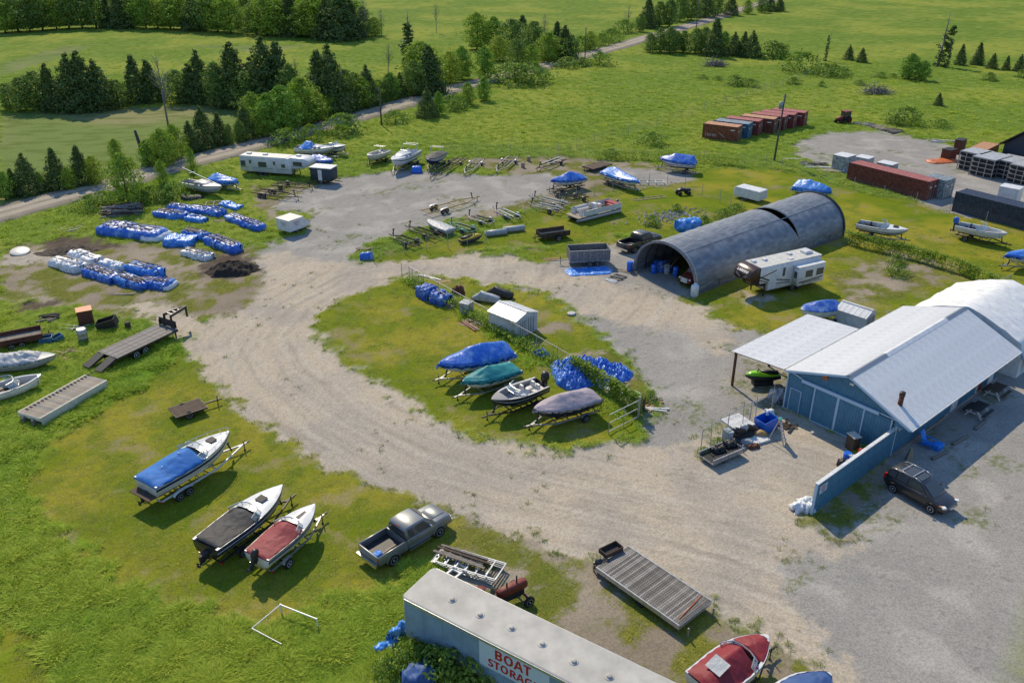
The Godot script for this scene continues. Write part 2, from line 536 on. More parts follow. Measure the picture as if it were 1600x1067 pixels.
func ground_color(x: float, z: float, w: PackedFloat32Array) -> Color:
	var big := n01(x, z, 0.025)
	var mid := n01(x, z, 0.11, 40.0)
	var small := n01(x, z, 0.55, 90.0)
	var tiny := n01(x, z, 2.3, 15.0)
	var c := Color(0, 0, 0)
	if w[MEADOW] > 0.0:
		var m := Color(0.13, 0.20, 0.025).lerp(Color(0.25, 0.28, 0.042), smoothstep(0.35, 0.8, big * 0.6 + mid * 0.4))
		m = m.lerp(Color(0.08, 0.145, 0.025), smoothstep(0.55, 0.85, small * 0.6 + mid * 0.4) * 0.7)
		m = m.lerp(Color(0.24, 0.31, 0.07), smoothstep(0.6, 0.85, tiny) * 0.5)
		c += m * w[MEADOW]
	if w[LUSH] > 0.0:
		var m := Color(0.13, 0.26, 0.02).lerp(Color(0.22, 0.31, 0.03), mid)
		m = m.lerp(Color(0.055, 0.11, 0.02), smoothstep(0.5, 0.85, small) * 0.8)
		c += m * w[LUSH]
	if w[LAWN] > 0.0:
		var m := Color(0.15, 0.195, 0.012).lerp(Color(0.27, 0.25, 0.03), smoothstep(0.25, 0.75, mid * 0.6 + big * 0.4))
		m = m.lerp(Color(0.11, 0.17, 0.016), smoothstep(0.55, 0.8, n01(x, z, 0.3, 7.0)) * 0.6)
		var bare := smoothstep(0.62, 0.86, n01(x, z, 0.14, 150.0) * 0.7 + small * 0.3) * (0.35 + 0.65 * tiny)
		m = m.lerp(Color(0.27, 0.215, 0.13), bare * 0.85)
		c += m * w[LAWN]
	if w[GRAVEL] > 0.0:
		var m := Color(0.275, 0.26, 0.235).lerp(Color(0.35, 0.33, 0.295), mid * 0.5 + small * 0.5)
		m = m.lerp(Color(0.44, 0.41, 0.36), smoothstep(0.55, 0.9, n01(x, z, 0.18, 33.0)) * 0.6)
		m = m.lerp(Color(0.17, 0.16, 0.15), smoothstep(0.68, 0.95, small * 0.5 + tiny * 0.5) * 0.6)
		var weed := smoothstep(0.66, 0.8, n01(x, z, 0.09, 310.0)) * smoothstep(0.45, 0.7, tiny * 0.5 + small * 0.5)
		m = m.lerp(Color(0.13, 0.15, 0.04), weed * 0.7)
		c += m * w[GRAVEL]
	if w[DIRT] > 0.0:
		var m := Color(0.47, 0.398, 0.30).lerp(Color(0.385, 0.34, 0.278), smoothstep(0.3, 0.75, big * 0.3 + mid * 0.7))
		var s := drive_at(x, z)
		var track := n01(s.x * 1.7, s.y * 0.05, 1.0, 60.0)
		m = m.lerp(Color(0.52, 0.47, 0.39), smoothstep(0.55, 0.85, track) * 0.4)
		m = m.lerp(Color(0.25, 0.215, 0.17), smoothstep(0.62, 0.85, n01(s.x * 1.6, s.y * 0.07, 1.0, 260.0) * 0.7 + small * 0.3) * 0.42)
		for rut in [-2.3, -0.6, 1.2, 2.9]:
			var off := absf(s.x - rut - 0.7 * nz.get_noise_2d(s.y * 0.05, rut * 9.0))
			m = m.lerp(Color(0.285, 0.255, 0.215), (1.0 - smoothstep(0.1, 0.32, off)) * 0.5 * n01(s.y, rut * 5.0, 0.16, 3.0))
		m = m.lerp(Color(0.27, 0.25, 0.22), smoothstep(0.6, 0.9, tiny) * 0.35)
		c += m * w[DIRT]
	if w[SPARSE] > 0.0:
		var dirt := Color(0.33, 0.28, 0.21).lerp(Color(0.23, 0.19, 0.14), mid)
		var gr := Color(0.115, 0.14, 0.025).lerp(Color(0.17, 0.17, 0.04), small)
		var k := smoothstep(0.38, 0.62, n01(x, z, 0.22, 410.0) * 0.55 + small * 0.3 + tiny * 0.15)
		c += dirt.lerp(gr, k) * w[SPARSE]
	if w[SOIL] > 0.0: c += Color(0.075, 0.058, 0.043).lerp(Color(0.14, 0.11, 0.085), small * 0.6 + tiny * 0.4) * w[SOIL]
	if w[FIELD] > 0.0:
		var m := Color(0.16, 0.215, 0.06).lerp(Color(0.24, 0.235, 0.105), smoothstep(0.3, 0.8, big))
		m = m.lerp(Color(0.10, 0.14, 0.03), smoothstep(0.5, 0.8, n01(x * 0.35 + z * 0.1, z, 0.35, 12.0)) * 0.6)
		c += m * w[FIELD]
	c.a = 1.0
	return c.linear_to_srgb()

func ground_height(x: float, z: float, w: PackedFloat32Array) -> float:
	var rough: float = w[MEADOW] + w[LUSH] * 0.8
	var h := 0.0
	if rough > 0.02: h += rough * (0.18 * n01(x, z, 0.5, 77.0) + 0.12 * n01(x, z, 1.7, 7.0))
	var soft: float = w[LAWN] + w[SPARSE] + w[SOIL]
	if soft > 0.02: h += soft * (0.03 * n01(x, z, 0.6, 30.0) + 0.03 * n01(x, z, 2.5, 50.0))
	var hard: float = w[GRAVEL] + w[DIRT]
	if hard > 0.02: h += hard * (0.02 * n01(x, z, 0.5, 10.0) + 0.018 * n01(x, z, 2.6, 20.0)) - hard * 0.02
	return h

func ground() -> void:
	for t in 8:
		var im := Image.create(GW, GH, false, Image.FORMAT_L8)
		if t == MEADOW: im.fill(Color.WHITE)
		cover.append(im)
	# fields beyond the road and the tree rows
	lay(FIELD, [-65.77, -105.26, -59.78, -113.74, -41.08, -148.1, -48.1, -176.33, -63.9, -173.08, -81.17, -168.71, -97.97, -165.12])
	lay(FIELD, [-144.5, -251.65, -141.07, -310.83, -97.92, -292.86, -56.33, -262.26, -70.9, -246.64, -122.46, -276.77, -120.47, -206.96])
	# mown grass
	lay(LAWN, [-32.02, -45.64, -33.11, -50.91, -32.35, -54.79, -29.13, -59.66, -29.75, -66.45, -24.74, -61.26, -17.32, -52.58, -10.4, -47.43, -4.12, -44.28, -1.6, -42.35, -3.79, -39.39, -6.63, -37.75, -9.88, -35.46, -13.73, -34.04, -17.4, -34.74, -21.68, -36.71, -26.32, -40.54])
	lay(LAWN, [-27.84, -34.74, -24.85, -32.92, -20.92, -30.13, -19.74, -28.86, -24.68, -28.86])
	lay(LAWN, [16.53, -76.85, 18.49, -71.69, 20.98, -69.65, 24.48, -69.65, 34.87, -72.39, 43.08, -80.07, 49.19, -79.24, 52.15, -75.31, 65.92, -99.71, 56.52, -106.6, 46.81, -114.35, 40.82, -124.19, 30.84, -126.34, 21.6, -116.84, 17.58, -113.74, 6.28, -99.71, -0.73, -92.26, -7.83, -88.79, -13.97, -86.85, -15.05, -89.59, -7.54, -95.08, 0, -97.81, 5.63, -102.67, 15.82, -113.74, 16.27, -103.95, 16.9, -102.67, 14.32, -95.08, 9.74, -94.42, 2.91, -91.22, 0, -90.19, 4.21, -87.23, 11.96, -81.77])
	lay(LAWN, [0, -101.42, 5.91, -108.52, 15.82, -113.74, 28.13, -113.74, 41.85, -102.67, 55.06, -85.34, 53.13, -81.77, 49.19, -79.24, 37.25, -75.31, 32.28, -75.31, 17.82, -77.63, 15.44, -97.81, 9.74, -94.42, 3.67, -92.26, -2.9, -90.81])
	lay(SPARSE, [-58, -90.81, -54.69, -92.9, -47.76, -92.26, -42.29, -93.33, -34.07, -90.81, -29.39, -92.26, -25.69, -83.52, -23.3, -79.24, -24.83, -75.31, -28.25, -72.39, -32.8, -71.69, -41.59, -75.31, -50.49, -76.85])
	lay(SPARSE, [-36.9, -116.84, -31.35, -116.21, -25.81, -120.08, -25.21, -107.96, -29.28, -103.95, -28.38, -95.53, -28.37, -100.19, -32.89, -105.26])
	lay(SPARSE, [-10.93, -130.84, 8.06, -132.79, 26.99, -126.34, 26.41, -118.44, 14.07, -113.74, 6.75, -108.52, 1.64, -105.26, -3.19, -101.42, -7.85, -99.71, -3.36, -107.96, 7.2, -116.84])
	# gravel of the upper lot and the yard
	lay(GRAVEL, [-29.01, -113.74, -25.01, -120.75, -15.27, -124.9, -3.73, -121.77, 5.67, -123.49, 10.02, -118.44, 7.1, -114.96, 2.57, -110.21, -3.29, -105.26, -8.76, -101.42, -12.3, -97.35, -15.64, -93.76, -17.78, -89.59, -16.58, -85.71, -18.28, -80.07, -22.46, -78.43, -25.24, -81.77, -27.53, -85.34, -28.47, -90.19, -26.97, -94.42, -23.93, -97.81, -26.03, -103.95, -30.75, -106.6, -30.8, -110.21])
	lay(GRAVEL, [15.42, -126.34, 26.58, -124.19, 26.6, -119.42, 18.81, -116.21, 16.59, -120.08])
	lay(GRAVEL, [46.93, -141.62, 56, -149.56, 66.27, -150.06, 72.12, -140.73, 82.96, -120.08, 70.92, -100.19, 58.93, -101.42, 55.66, -104.73, 52.75, -113.74, 48.19, -126.34, 45.21, -132.4])
	lay(GRAVEL, [7.21, -90.19, 11.87, -93.33, 14.42, -90.19, 18.87, -78.11, 16.41, -76.85, 20.4, -69.65, 24.48, -69.65, 22.64, -56.19, 19.69, -56.19, 14.04, -52.58, 12.49, -49.32, 9.71, -51.74, 11.07, -56.19, 11.42, -60.19, 10.16, -64.65, 8.61, -68.35, 6.16, -74.57, 3.85, -78.43, 0, -80.4, 2.06, -85.34])
	lay(GRAVEL, [23.61, -64.65, 38.49, -75.31, 49.42, -64.65, 26.68, -27.07, 14.23, -27.07, 14.15, -30.8, 13.09, -32.92, 11.19, -34.98, 7.47, -38.56, 18.96, -41.74, 20.39, -43.63, 27.4, -50.91])
	# the dirt drive
	lay(DIRT, [-28.21, -89.19, -25.95, -90.19, -16.76, -86.85, -11.32, -88.2, -5.02, -89.59, 0, -89.19, 3.49, -86.85, 10.63, -81.77, 18.15, -76.07, 20.98, -69.65, 18.12, -64.65, 15.15, -69.65, 9.02, -72.39, 6.16, -74.57, 3.85, -78.43, 0, -80.4, -6.74, -83.17, -11.32, -83.17, -15.53, -79.24, -18, -75.31, -18.37, -71.69, -16.4, -67.08, -12.81, -62.35, -9.16, -58.64, -5.83, -55.25, -2.79, -52.16, 1.37, -50.91, 5.45, -50.51, 8.55, -51.74, 11.88, -50.91, 13.41, -51.74, 19.69, -56.19, 22.35, -55.25, 25.12, -50.91, 23.53, -47.8, 19.16, -43.63, 19.16, -41.13, 22.99, -39.96, 31.3, -37.75, 25.2, -27.07, 14.53, -27.07, 14.15, -30.8, 13.04, -32.7, 11.19, -34.98, 9.12, -37.23, 5.63, -38.83, 1.94, -40.54, -1.59, -42.23, -4.09, -43.76, -7.57, -45.5, -10.36, -47.21, -13.41, -49.47, -17.27, -52.41, -20.62, -56, -24.67, -61.04, -27.61, -65.12, -29.05, -67.71, -27.65, -72.39, -25.24, -76.85, -25.24, -81.77])
	lay(GRAVEL, [16.15, -38.83, 23.46, -41.13, 26.82, -39.96, 32.21, -36.21, 26.68, -27.07, 18.68, -27.07, 17.51, -31.21, 15.31, -34.74])
	# half bare ground
	lay(SPARSE, [-3.87, -43.63, -1.59, -42.23, 1.94, -40.54, 5.62, -38.72, 9.07, -36.97, 11.43, -34.51, 12.98, -32.48, 13.63, -30.13, 13.64, -27.07, 4.45, -27.07, -1.35, -33.36, -4.05, -37.75, -3.1, -40.54])
	lay(SPARSE, [14.44, -32.92, 15.62, -30.4, 15.43, -28.86, 12.34, -28.86])
	# the island in the loop
	lay(LAWN, [-11.32, -83.17, -15.53, -79.24, -17.69, -75.31, -18.13, -71.69, -16.16, -67.33, -12.77, -62.8, -9.1, -59.04, -5.76, -55.62, -2.71, -52.58, 1.38, -51.41, 5.4, -51.08, 8.29, -52.24, 9.6, -54.34, 10.44, -56.19, 10.64, -60.19, 10.01, -63.48, 8.7, -66.45, 7.1, -71, 5.54, -74.57, 3.2, -78.11, 0, -79.74, -6.69, -82.46])
	lay(SPARSE, [2.75, -64.65, 7.86, -66.45, 10.01, -63.48, 10.9, -60.19, 9.84, -56.19, 8.08, -58.13, 5.34, -62.35])
	lay(LUSH, [-10.74, -82.81, -7.18, -80.07, -3.72, -75.31, 0, -68.35, 3.29, -64.65, 6.32, -61.26, 9.23, -55.25, 7.68, -54.34, 5.12, -59.15, 1.1, -64.65, -3.58, -71.69, -9.06, -79.24, -11.29, -81.77])
	# soil and worn spots
	lay(SOIL, [-33.08, -84.42, -33.56, -89.19, -31.17, -90.81, -28.16, -88.2, -27.28, -84.42, -29.48, -82.64])
	lay(SOIL, [-53.65, -90.81, -53.94, -94.42, -51.45, -95.53, -46, -93.33, -44.56, -91.63, -49.02, -90.19])
	lay(DIRT, [-57.34, -89.59, -53.65, -90.81, -49.19, -89.79, -48.71, -87.23, -55.46, -86.09])
	lay(DIRT, [-38.5, -76.85, -33.8, -76.07, -30.54, -73.83, -27.39, -69.65, -28.7, -68.35, -33.4, -71.69])
	lay(SOIL, [-48.42, -75.31, -45.12, -76.85, -44.05, -75.92, -46.57, -74.12])
	lay(SPARSE, [1.19, -71.69, 6.01, -72.39, 5.26, -69.92, 2.33, -69.65])
	lay(DIRT, [24.21, -75.31, 23.35, -76.85, 22.65, -79.24, 24.72, -79.74, 25.88, -76.85])
	lay(SPARSE, [36.48, -85.34, 43.66, -91.22, 46.96, -87.23, 45.16, -81.77, 37.87, -76.85, 33.45, -76.85, 33.21, -81.77])
	# shaded lush edge beside the blue wall and tall grass along the tree line
	lay(SPARSE, [19.12, -43.24, 26.7, -49.71, 27.08, -47.95, 20.94, -41.74, 19.71, -41.61, 18.35, -42.04])
	lay(LUSH, [-36.54, -50.91, -34.67, -51.74, -32.02, -45.64, -26.18, -40.25, -21.57, -36.46, -17.32, -34.51, -12.93, -33.59, -8.35, -34.74, -5.84, -37.23, -3.76, -38.83, -5.37, -32.92, -4.74, -27.07, -19.27, -27.07, -24.85, -32.92, -28.1, -35.22])
	lay(LUSH, [-39.38, -56.19, -34.21, -51.74, -31.99, -56.19, -29.59, -60.19, -28.62, -66.45, -32.63, -69.65, -34.93, -62.92, -41.53, -60.19])
	for t in 8:
		cover[t].resize(GW / 2, GH / 2, Image.INTERPOLATE_BILINEAR)
		cover[t].resize(GW, GH, Image.INTERPOLATE_CUBIC)
	drive = pts([-11.11, -86.28, -17.51, -83.17, -21.73, -75.31, -22.96, -68.35, -19.47, -61.26, -13.43, -54.34, -7.09, -48.93, -0.84, -45.64, 6.05, -42.98, 13.41, -39.96, 21.08, -35.22, 27.77, -28.86])
	# one sheet of rings round the viewpoint's foot: fine where the yard lies, wide towards the horizon
	var rs := [0.0, 6.0, 12.0, 18.0]
	var r := 22.0
	while r < 470.0:
		rs.append(r)
		r *= 1.0042
	while r < 5200.0:
		rs.append(r)
		r *= 1.35
	var an := []
	var a := -0.66
	while a < 0.66:
		an.append(a)
		a += 0.0036
	while a < TAU - 0.66:
		an.append(a)
		a += 0.11
	var na := an.size()
	var v := PackedVector3Array()
	var col := PackedColorArray()
	var dom := PackedByteArray()
	v.resize(rs.size() * na)
	col.resize(v.size())
	dom.resize(v.size())
	var at := 0
	for q in rs:
		for b in an:
			var x: float = sin(b) * q
			var z: float = -cos(b) * q
			var w := kinds_at(x, z)
			var y := ground_height(x, z, w) if q < 500.0 else 0.0
			v[at] = Vector3(x, y, z)
			col[at] = ground_color(x, z, w)
			dom[at] = 1 if w[GRAVEL] + w[DIRT] > 0.5 else 0
			at += 1
	var nor := PackedVector3Array()
	nor.resize(v.size())
	nor.fill(Vector3.UP)
	for i in range(1, rs.size() - 1):
		for k in na:
			var e := v[i * na + (k + 1) % na] - v[i * na + (k + na - 1) % na]
			var f := v[(i + 1) * na + k] - v[(i - 1) * na + k]
			var n := e.cross(f).normalized()
			nor[i * na + k] = n if n.y > 0.0 else -n
	for part_of in 2:
		var ix := PackedInt32Array()
		var v2 := PackedVector3Array()
		var n2 := PackedVector3Array()
		var c2 := PackedColorArray()
		var map := PackedInt32Array()
		map.resize(v.size())
		map.fill(-1)
		for i in rs.size() - 1:
			for k in na:
				var p := i * na + k
				var l := i * na + (k + 1) % na
				if (1 if dom[p] + dom[l] + dom[p + na] + dom[l + na] > 1 else 0) != part_of: continue
				for s in [p, p + na, l + na, p, l + na, l]:
					if map[s] < 0:
						map[s] = v2.size()
						v2.append(v[s])
						n2.append(nor[s])
						c2.append(col[s])
					ix.append(map[s])
		var ar := []
		ar.resize(Mesh.ARRAY_MAX)
		ar[Mesh.ARRAY_VERTEX] = v2
		ar[Mesh.ARRAY_NORMAL] = n2
		ar[Mesh.ARRAY_COLOR] = c2
		ar[Mesh.ARRAY_INDEX] = ix
		var me := ArrayMesh.new()
		me.add_surface_from_arrays(Mesh.PRIMITIVE_TRIANGLES, ar)
		var o := inst(me, ["ground", "gravel_driveway"][part_of], "ground", self)
		tag(o, ["green grassland with mown and rough patches", "grey gravel lot and pale dirt driveway"][part_of], "ground", "", "structure")
	road()

func road() -> void:
	var c := pts([-84.86, -80.07, -72.77, -91.22, -64.79, -103.44, -62.18, -107.96, -56.56, -116.52, -51.78, -125.62, -45.81, -134.4, -40.02, -143.88, -32.61, -156.2, -24.97, -168.71, -13.85, -189.01, 0, -209.65, 13.31, -230.48, 29.32, -255.53, 41.48, -276.77, 55.38, -299.81, 68.51, -322.64, 95.38, -371.66, 120.91, -416.33])
	var cu := Curve2D.new()
	for i in c.size():
		var d := (c[mini(i + 1, c.size() - 1)] - c[maxi(i - 1, 0)]) / 6.0
		cu.add_point(c[i], -d * 0.8, d * 0.8)
	var line := cu.tessellate_even_length(6, 1.2)
	var st := nb(true)
	var across := [-3.6, -3.1, -2.6, -2.1, -1.6, -1.1, -0.6, 0.0, 0.6, 1.1, 1.6, 2.1, 2.6, 3.1, 3.6]
	var rows := []
	var cols := []
	for i in line.size():
		var d := (line[mini(i + 1, line.size() - 1)] - line[maxi(i - 1, 0)]).normalized()
		var s := Vector2(-d.y, d.x)
		var row := []
		var cr := []
		for k in across.size():
			var e: float = across[k]
			if k == 0 or k == across.size() - 1: e += nz.get_noise_2d(i * 0.4, k * 9.0) * 0.7
			var p: Vector2 = line[i] + s * e
			var edge := k == 0 or k == across.size() - 1
			row.append(Vector3(p.x, 0.0 if edge else 0.36 - 0.012 * e * e * 0.5, p.y))
			var track := 1.0 if absf(absf(e) - 1.1) < 0.6 else 0.0
			var n := n01(p.x, p.y, 0.4, 5.0)
			cr.append((Color(0.23, 0.20, 0.16).lerp(Color(0.42, 0.365, 0.29), track * 0.75 + n * 0.3)).linear_to_srgb())
		rows.append(row)
		cols.append(cr)
	for i in rows.size() - 1:
		for k in across.size() - 1:
			for q in [[i, k], [i + 1, k + 1], [i, k + 1], [i, k], [i + 1, k], [i + 1, k + 1]]:
				st.set_color(cols[q[0]][q[1]])
				st.add_vertex(rows[q[0]][q[1]])
	var o := part(st, "road", "ground", self)
	tag(o, "gravel country road with two pale wheel tracks", "road", "", "structure")

# ---------------------------------------------------------------- buildings
# a ribbed metal sheet from corner o, w across the ribs, l along them, n ribs of height d towards up
func ribbed(st: SurfaceTool, o: Vector3, w: Vector3, l: Vector3, n: int, d: float, up: Vector3, share := 0.3) -> void:
	var prof := [[0.0, 0.0], [0.5 - share / 2, 0.0], [0.5 - share / 3, 1.0], [0.5 + share / 3, 1.0], [0.5 + share / 2, 0.0], [1.0, 0.0]]
	for i in n:
		for k in prof.size() - 1:
			var a: Vector3 = o + w * ((i + prof[k][0]) / n) + up * (d * prof[k][1])
			var b: Vector3 = o + w * ((i + prof[k + 1][0]) / n) + up * (d * prof[k + 1][1])
			quad(st, a, b, b + l, a + l, a - up * 100.0)

func ribbed_mesh(w: Vector3, l: Vector3, n: int, d: float, up: Vector3, share := 0.3) -> ArrayMesh:
	var st := nb()
	ribbed(st, Vector3.ZERO, w, l, n, d, up, share)
	st.generate_normals()
	return st.commit()

func slab(parent: Node, n: String, m: String, c: Vector3, s: Vector3, b := Basis.IDENTITY) -> MeshInstance3D:
	var st := nb()
	box(st, c, s, b)
	return part(st, n, m, parent)

func rod(parent: Node, n: String, m: String, a: Vector3, b: Vector3, w: float, h: float) -> MeshInstance3D:
	var st := nb()
	bar(st, a, b, w, h)
	return part(st, n, m, parent)

func letters(parent: Node, text: String, size: float, m: String, at: Vector3, x: Vector3, y: Vector3, n := "lettering", serif := false) -> void:
	var t := TextMesh.new()
	var f := SystemFont.new()
	f.font_names = PackedStringArray(["Droid Serif" if serif else "Droid Sans"])
	f.font_weight = 700
	t.font = f
	t.text = text
	t.font_size = 48
	t.pixel_size = size / 36.0
	t.depth = 0.012
	t.curve_step = 2.0
	var o := inst(t, n, m, parent)
	o.transform = Transform3D(Basis(x.normalized(), y.normalized(), x.cross(y).normalized()), at)

func pane(parent: Node, c: Vector3, w: float, h: float, face: Vector3, frame_mat := "white", split := 0) -> void:
	var x := Vector3.UP.cross(face).normalized()
	var st := nb()
	for s in [-1.0, 1.0]:
		bar(st, c + x * (w / 2 * s) - Vector3.UP * (h / 2 + 0.04) + face * 0.02, c + x * (w / 2 * s) + Vector3.UP * (h / 2 + 0.04) + face * 0.02, 0.09, 0.09)
		bar(st, c - x * w / 2 + Vector3.UP * (h / 2 * s) + face * 0.022, c + x * w / 2 + Vector3.UP * (h / 2 * s) + face * 0.022, 0.08, 0.08)
	for k in split:
		var e := -w / 2 + w * (k + 1) / (split + 1)
		bar(st, c + x * e - Vector3.UP * h / 2 + face * 0.02, c + x * e + Vector3.UP * h / 2 + face * 0.02, 0.06, 0.06)
	var f := part(st, "window", frame_mat, parent)
	var s2 := nb()
	box(s2, c + face * 0.008, Vector3(w, h, 0.012), Basis(x, Vector3.UP, face))
	part(s2, "pane", "glass_dark", f)

func workshop() -> void:
	var o := thing("workshop", "blue metal clad workshop with white ribbed roof and sliding doors", "building", Vector3(20.97, 0, -56.38), deg_to_rad(40.5))
	var ln := 17.2
	var wd := 8.6
	var rz := 4.8
	var ry := 5.05
	# walls of ribbed cladding, each sheet 0.86 m wide
	for i in 10:
		var z0 := 0.86 * i
		var y0 := lerpf(3.42, ry - 0.12, z0 / rz) if z0 < rz else lerpf(ry - 0.12, 3.06, (z0 - rz) / (wd - rz))
		var z1 := z0 + 0.86
		var y1 := lerpf(3.42, ry - 0.12, z1 / rz) if z1 < rz else lerpf(ry - 0.12, 3.06, (z1 - rz) / (wd - rz))
		for e in [[0.0, Vector3.LEFT], [ln, Vector3.RIGHT]]:
			var st := nb()
			ribbed(st, Vector3(e[0], 0.0, z0), Vector3(0, 0, 0.86), Vector3(0, minf(y0, y1), 0), 4, 0.025, e[1])
			tri(st, Vector3(e[0], minf(y0, y1), z0), Vector3(e[0], minf(y0, y1), z1), Vector3(e[0], maxf(y0, y1), z0 if y0 > y1 else z1), Vector3(e[0], 0, z0) - e[1] * 50.0)
			part(st, "wall_panel", "blue_siding", o)
	var me := ribbed_mesh(Vector3(0.86, 0, 0), Vector3(0, 3.06, 0), 4, 0.025, Vector3.BACK)
	var me2 := ribbed_mesh(Vector3(0.86, 0, 0), Vector3(0, 3.4, 0), 4, 0.025, Vector3.FORWARD)
	for i in 20:
		inst(me, "wall_panel", "blue_siding", o).position = Vector3(0.86 * i, 0, wd)
		inst(me2, "wall_panel", "blue_siding", o).position = Vector3(0.86 * i, 0, 0)
	slab(o, "foundation", "concrete", Vector3(ln / 2, 0.06, wd / 2), Vector3(ln + 0.2, 0.2, wd + 0.24))
	# roof sheets
	var up_l := Vector3(0, rz + 0.15, -(ry - 3.48)).normalized()
	var up_r := Vector3(0, 9.8 - rz, ry - 2.9).normalized()
	var sheet_l := ribbed_mesh(Vector3(0.9, 0, 0), Vector3(0, 3.48 - ry, -0.15 - rz), 4, 0.016, up_l, 0.2)
	var sheet_r := ribbed_mesh(Vector3(0.9, 0, 0), Vector3(0, 2.9 - ry, 9.8 - rz), 4, 0.022, up_r, 0.22)
	for i in 20:
		var x := -0.45 + 0.9 * i
		inst(sheet_l, "roof_panel", "roof_white", o).position = Vector3(x, ry, rz)
		inst(sheet_r, "roof_panel", "roof_white", o).position = Vector3(x, ry, rz)
	for k in 3:
		var x0 := [-0.5, 4.6, 14.2][k] as float
		var x1 := [4.6, 14.2, 17.6][k] as float
		var st := nb()
		var lift := 0.06 if k == 1 else 0.075
		hexa(st, [Vector3(x0, ry - 0.1, rz - 0.28), Vector3(x1, ry - 0.1, rz - 0.28), Vector3(x1, ry - 0.1, rz + 0.28), Vector3(x0, ry - 0.1, rz + 0.28), Vector3(x0, ry + lift, rz - 0.02), Vector3(x1, ry + lift, rz - 0.02), Vector3(x1, ry + lift, rz + 0.02), Vector3(x0, ry + lift, rz + 0.02)])
		part(st, "ridge_cap", "roof_white" if k == 1 else "roof_cap", o)
	for e in [-0.47, 17.58]:
		rod(o, "barge_board", "blue_trim", Vector3(e, ry - 0.09, rz), Vector3(e, 3.39, -0.1), 0.05, 0.16)
		rod(o, "barge_board", "blue_trim", Vector3(e, ry - 0.09, rz), Vector3(e, 2.81, 9.75), 0.05, 0.16)
	rod(o, "gutter", "white", Vector3(-0.45, 2.84, 9.83), Vector3(17.5, 2.84, 9.83), 0.1, 0.1)
	var sf := nb()
	hexa(sf, [Vector3(-0.4, 2.72, 8.62), Vector3(17.5, 2.72, 8.62), Vector3(17.5, 2.76, 9.78), Vector3(-0.4, 2.76, 9.78), Vector3(-0.4, 3.2, 8.62), Vector3(17.5, 3.2, 8.62), Vector3(17.5, 2.83, 9.78), Vector3(-0.4, 2.83, 9.78)])
	part(sf, "soffit", "blue_siding", o)
	# sliding doors on a pale track
	rod(o, "door_track", "blue_trim", Vector3(-0.14, 3.02, 1.2), Vector3(-0.14, 2.98, 7.3), 0.14, 0.24)
	rod(o, "head_trim", "blue_trim", Vector3(-0.06, 3.0, 7.32), Vector3(-0.06, 2.9, 9.7), 0.04, 0.1)
	rod(o, "head_trim", "blue_trim", Vector3(-0.06, 3.36, 0.02), Vector3(-0.06, 3.08, 1.2), 0.04, 0.1)
	var zs := [2.35, 4.25, 6.25, 8.3]
	for i in 3:
		var a: float = zs[i]
		var b: float = zs[i + 1]
		var d := nb()
		box(d, Vector3(-0.1, 1.47, (a + b) / 2), Vector3(0.05, 2.8, b - a - 0.04))
		var door := part(d, "sliding_door", "blue_siding", o)
		var rb := nb()
		ribbed(rb, Vector3(-0.128, 0.1, a + 0.03), Vector3(0, 0, b - a - 0.06), Vector3(0, 2.76, 0), 9, 0.02, Vector3.LEFT)
		part(rb, "cladding", "blue_siding", door)
	for i in 4: rod(o, "door_stile", "blue_trim", Vector3(-0.145, 0.06, zs[i] - 0.02), Vector3(-0.145, 2.94, zs[i] - 0.02), 0.03, 0.17 if i == 1 else 0.1)
	rod(o, "sill_rail", "blue_trim", Vector3(-0.15, 0.11, 2.35), Vector3(-0.15, 0.11, 6.3), 0.05, 0.07)
	for e in [[-0.04, -0.02], [-0.04, 8.62]]: rod(o, "corner_trim", "blue_trim", Vector3(e[0], 0.05, e[1]), Vector3(e[0], 3.3 if e[1] < 1 else 3.0, e[1]), 0.1, 0.1)
	var ph := nb()
	for q in [[0.35, 0.05, 0.35, 2.0], [1.25, 0.05, 1.25, 2.0], [0.35, 2.0, 1.25, 2.0]]: bar(ph, Vector3(-0.05, q[1], q[0]), Vector3(-0.05, q[3], q[2]), 0.05, 0.05)
	var pd := part(ph, "small_door", "blue_trim", o)
	var pd2 := nb()
	box(pd2, Vector3(-0.03, 1.0, 0.8), Vector3(0.03, 1.9, 0.86))
	part(pd2, "leaf", "blue_siding", pd)
	# side windows and door
	pane(o, Vector3(0.75, 2.35, wd + 0.03), 0.7, 0.6, Vector3.BACK)
	pane(o, Vector3(7.6, 1.9, wd + 0.03), 1.3, 0.9, Vector3.BACK, "white", 1)
	pane(o, Vector3(12.2, 1.9, wd + 0.03), 1.5, 0.9, Vector3.BACK, "white", 1)
	for x in [9.6, 13.9, 16.0]:
		var d := nb()
		box(d, Vector3(x, 1.1, wd + 0.045), Vector3(0.95, 2.1, 0.05))
		var dd := part(d, "side_door", "red_old" if x == 13.9 else "white", o)
		var k := nb()
		tube(k, Vector3(x + 0.36, 1.05, wd + 0.06), Vector3(x + 0.36, 1.05, wd + 0.13), 0.035, 0.035)
		part(k, "handle", "chrome", dd)
		rod(o, "door_frame", "white", Vector3(x - 0.56, 0.16, wd + 0.05), Vector3(x - 0.56, 2.3, wd + 0.05), 0.12, 0.1)
	# flue, lamp, round vent
	var ch := nb(true)
	turned(ch, Vector3(0.95, 3.5, 8.1), Vector3.UP, [[0.0, 0.17], [0.82, 0.17], [0.82, 0.2], [1.02, 0.2], [1.02, 0.12]], 14)
	var flue := part(ch, "flue", "rusty", o)
	var fc := nb()
	turned(fc, Vector3(0.95, 4.54, 8.1), Vector3.UP, [[0.0, 0.16], [0.08, 0.22], [0.14, 0.12]], 14)
	part(fc, "flue_cap", "steel_dark", flue)
	var fl := nb()
	box(fl, Vector3(0.95, 3.6, 8.1), Vector3(0.6, 0.03, 0.6), Basis(Vector3.RIGHT, 0.41))
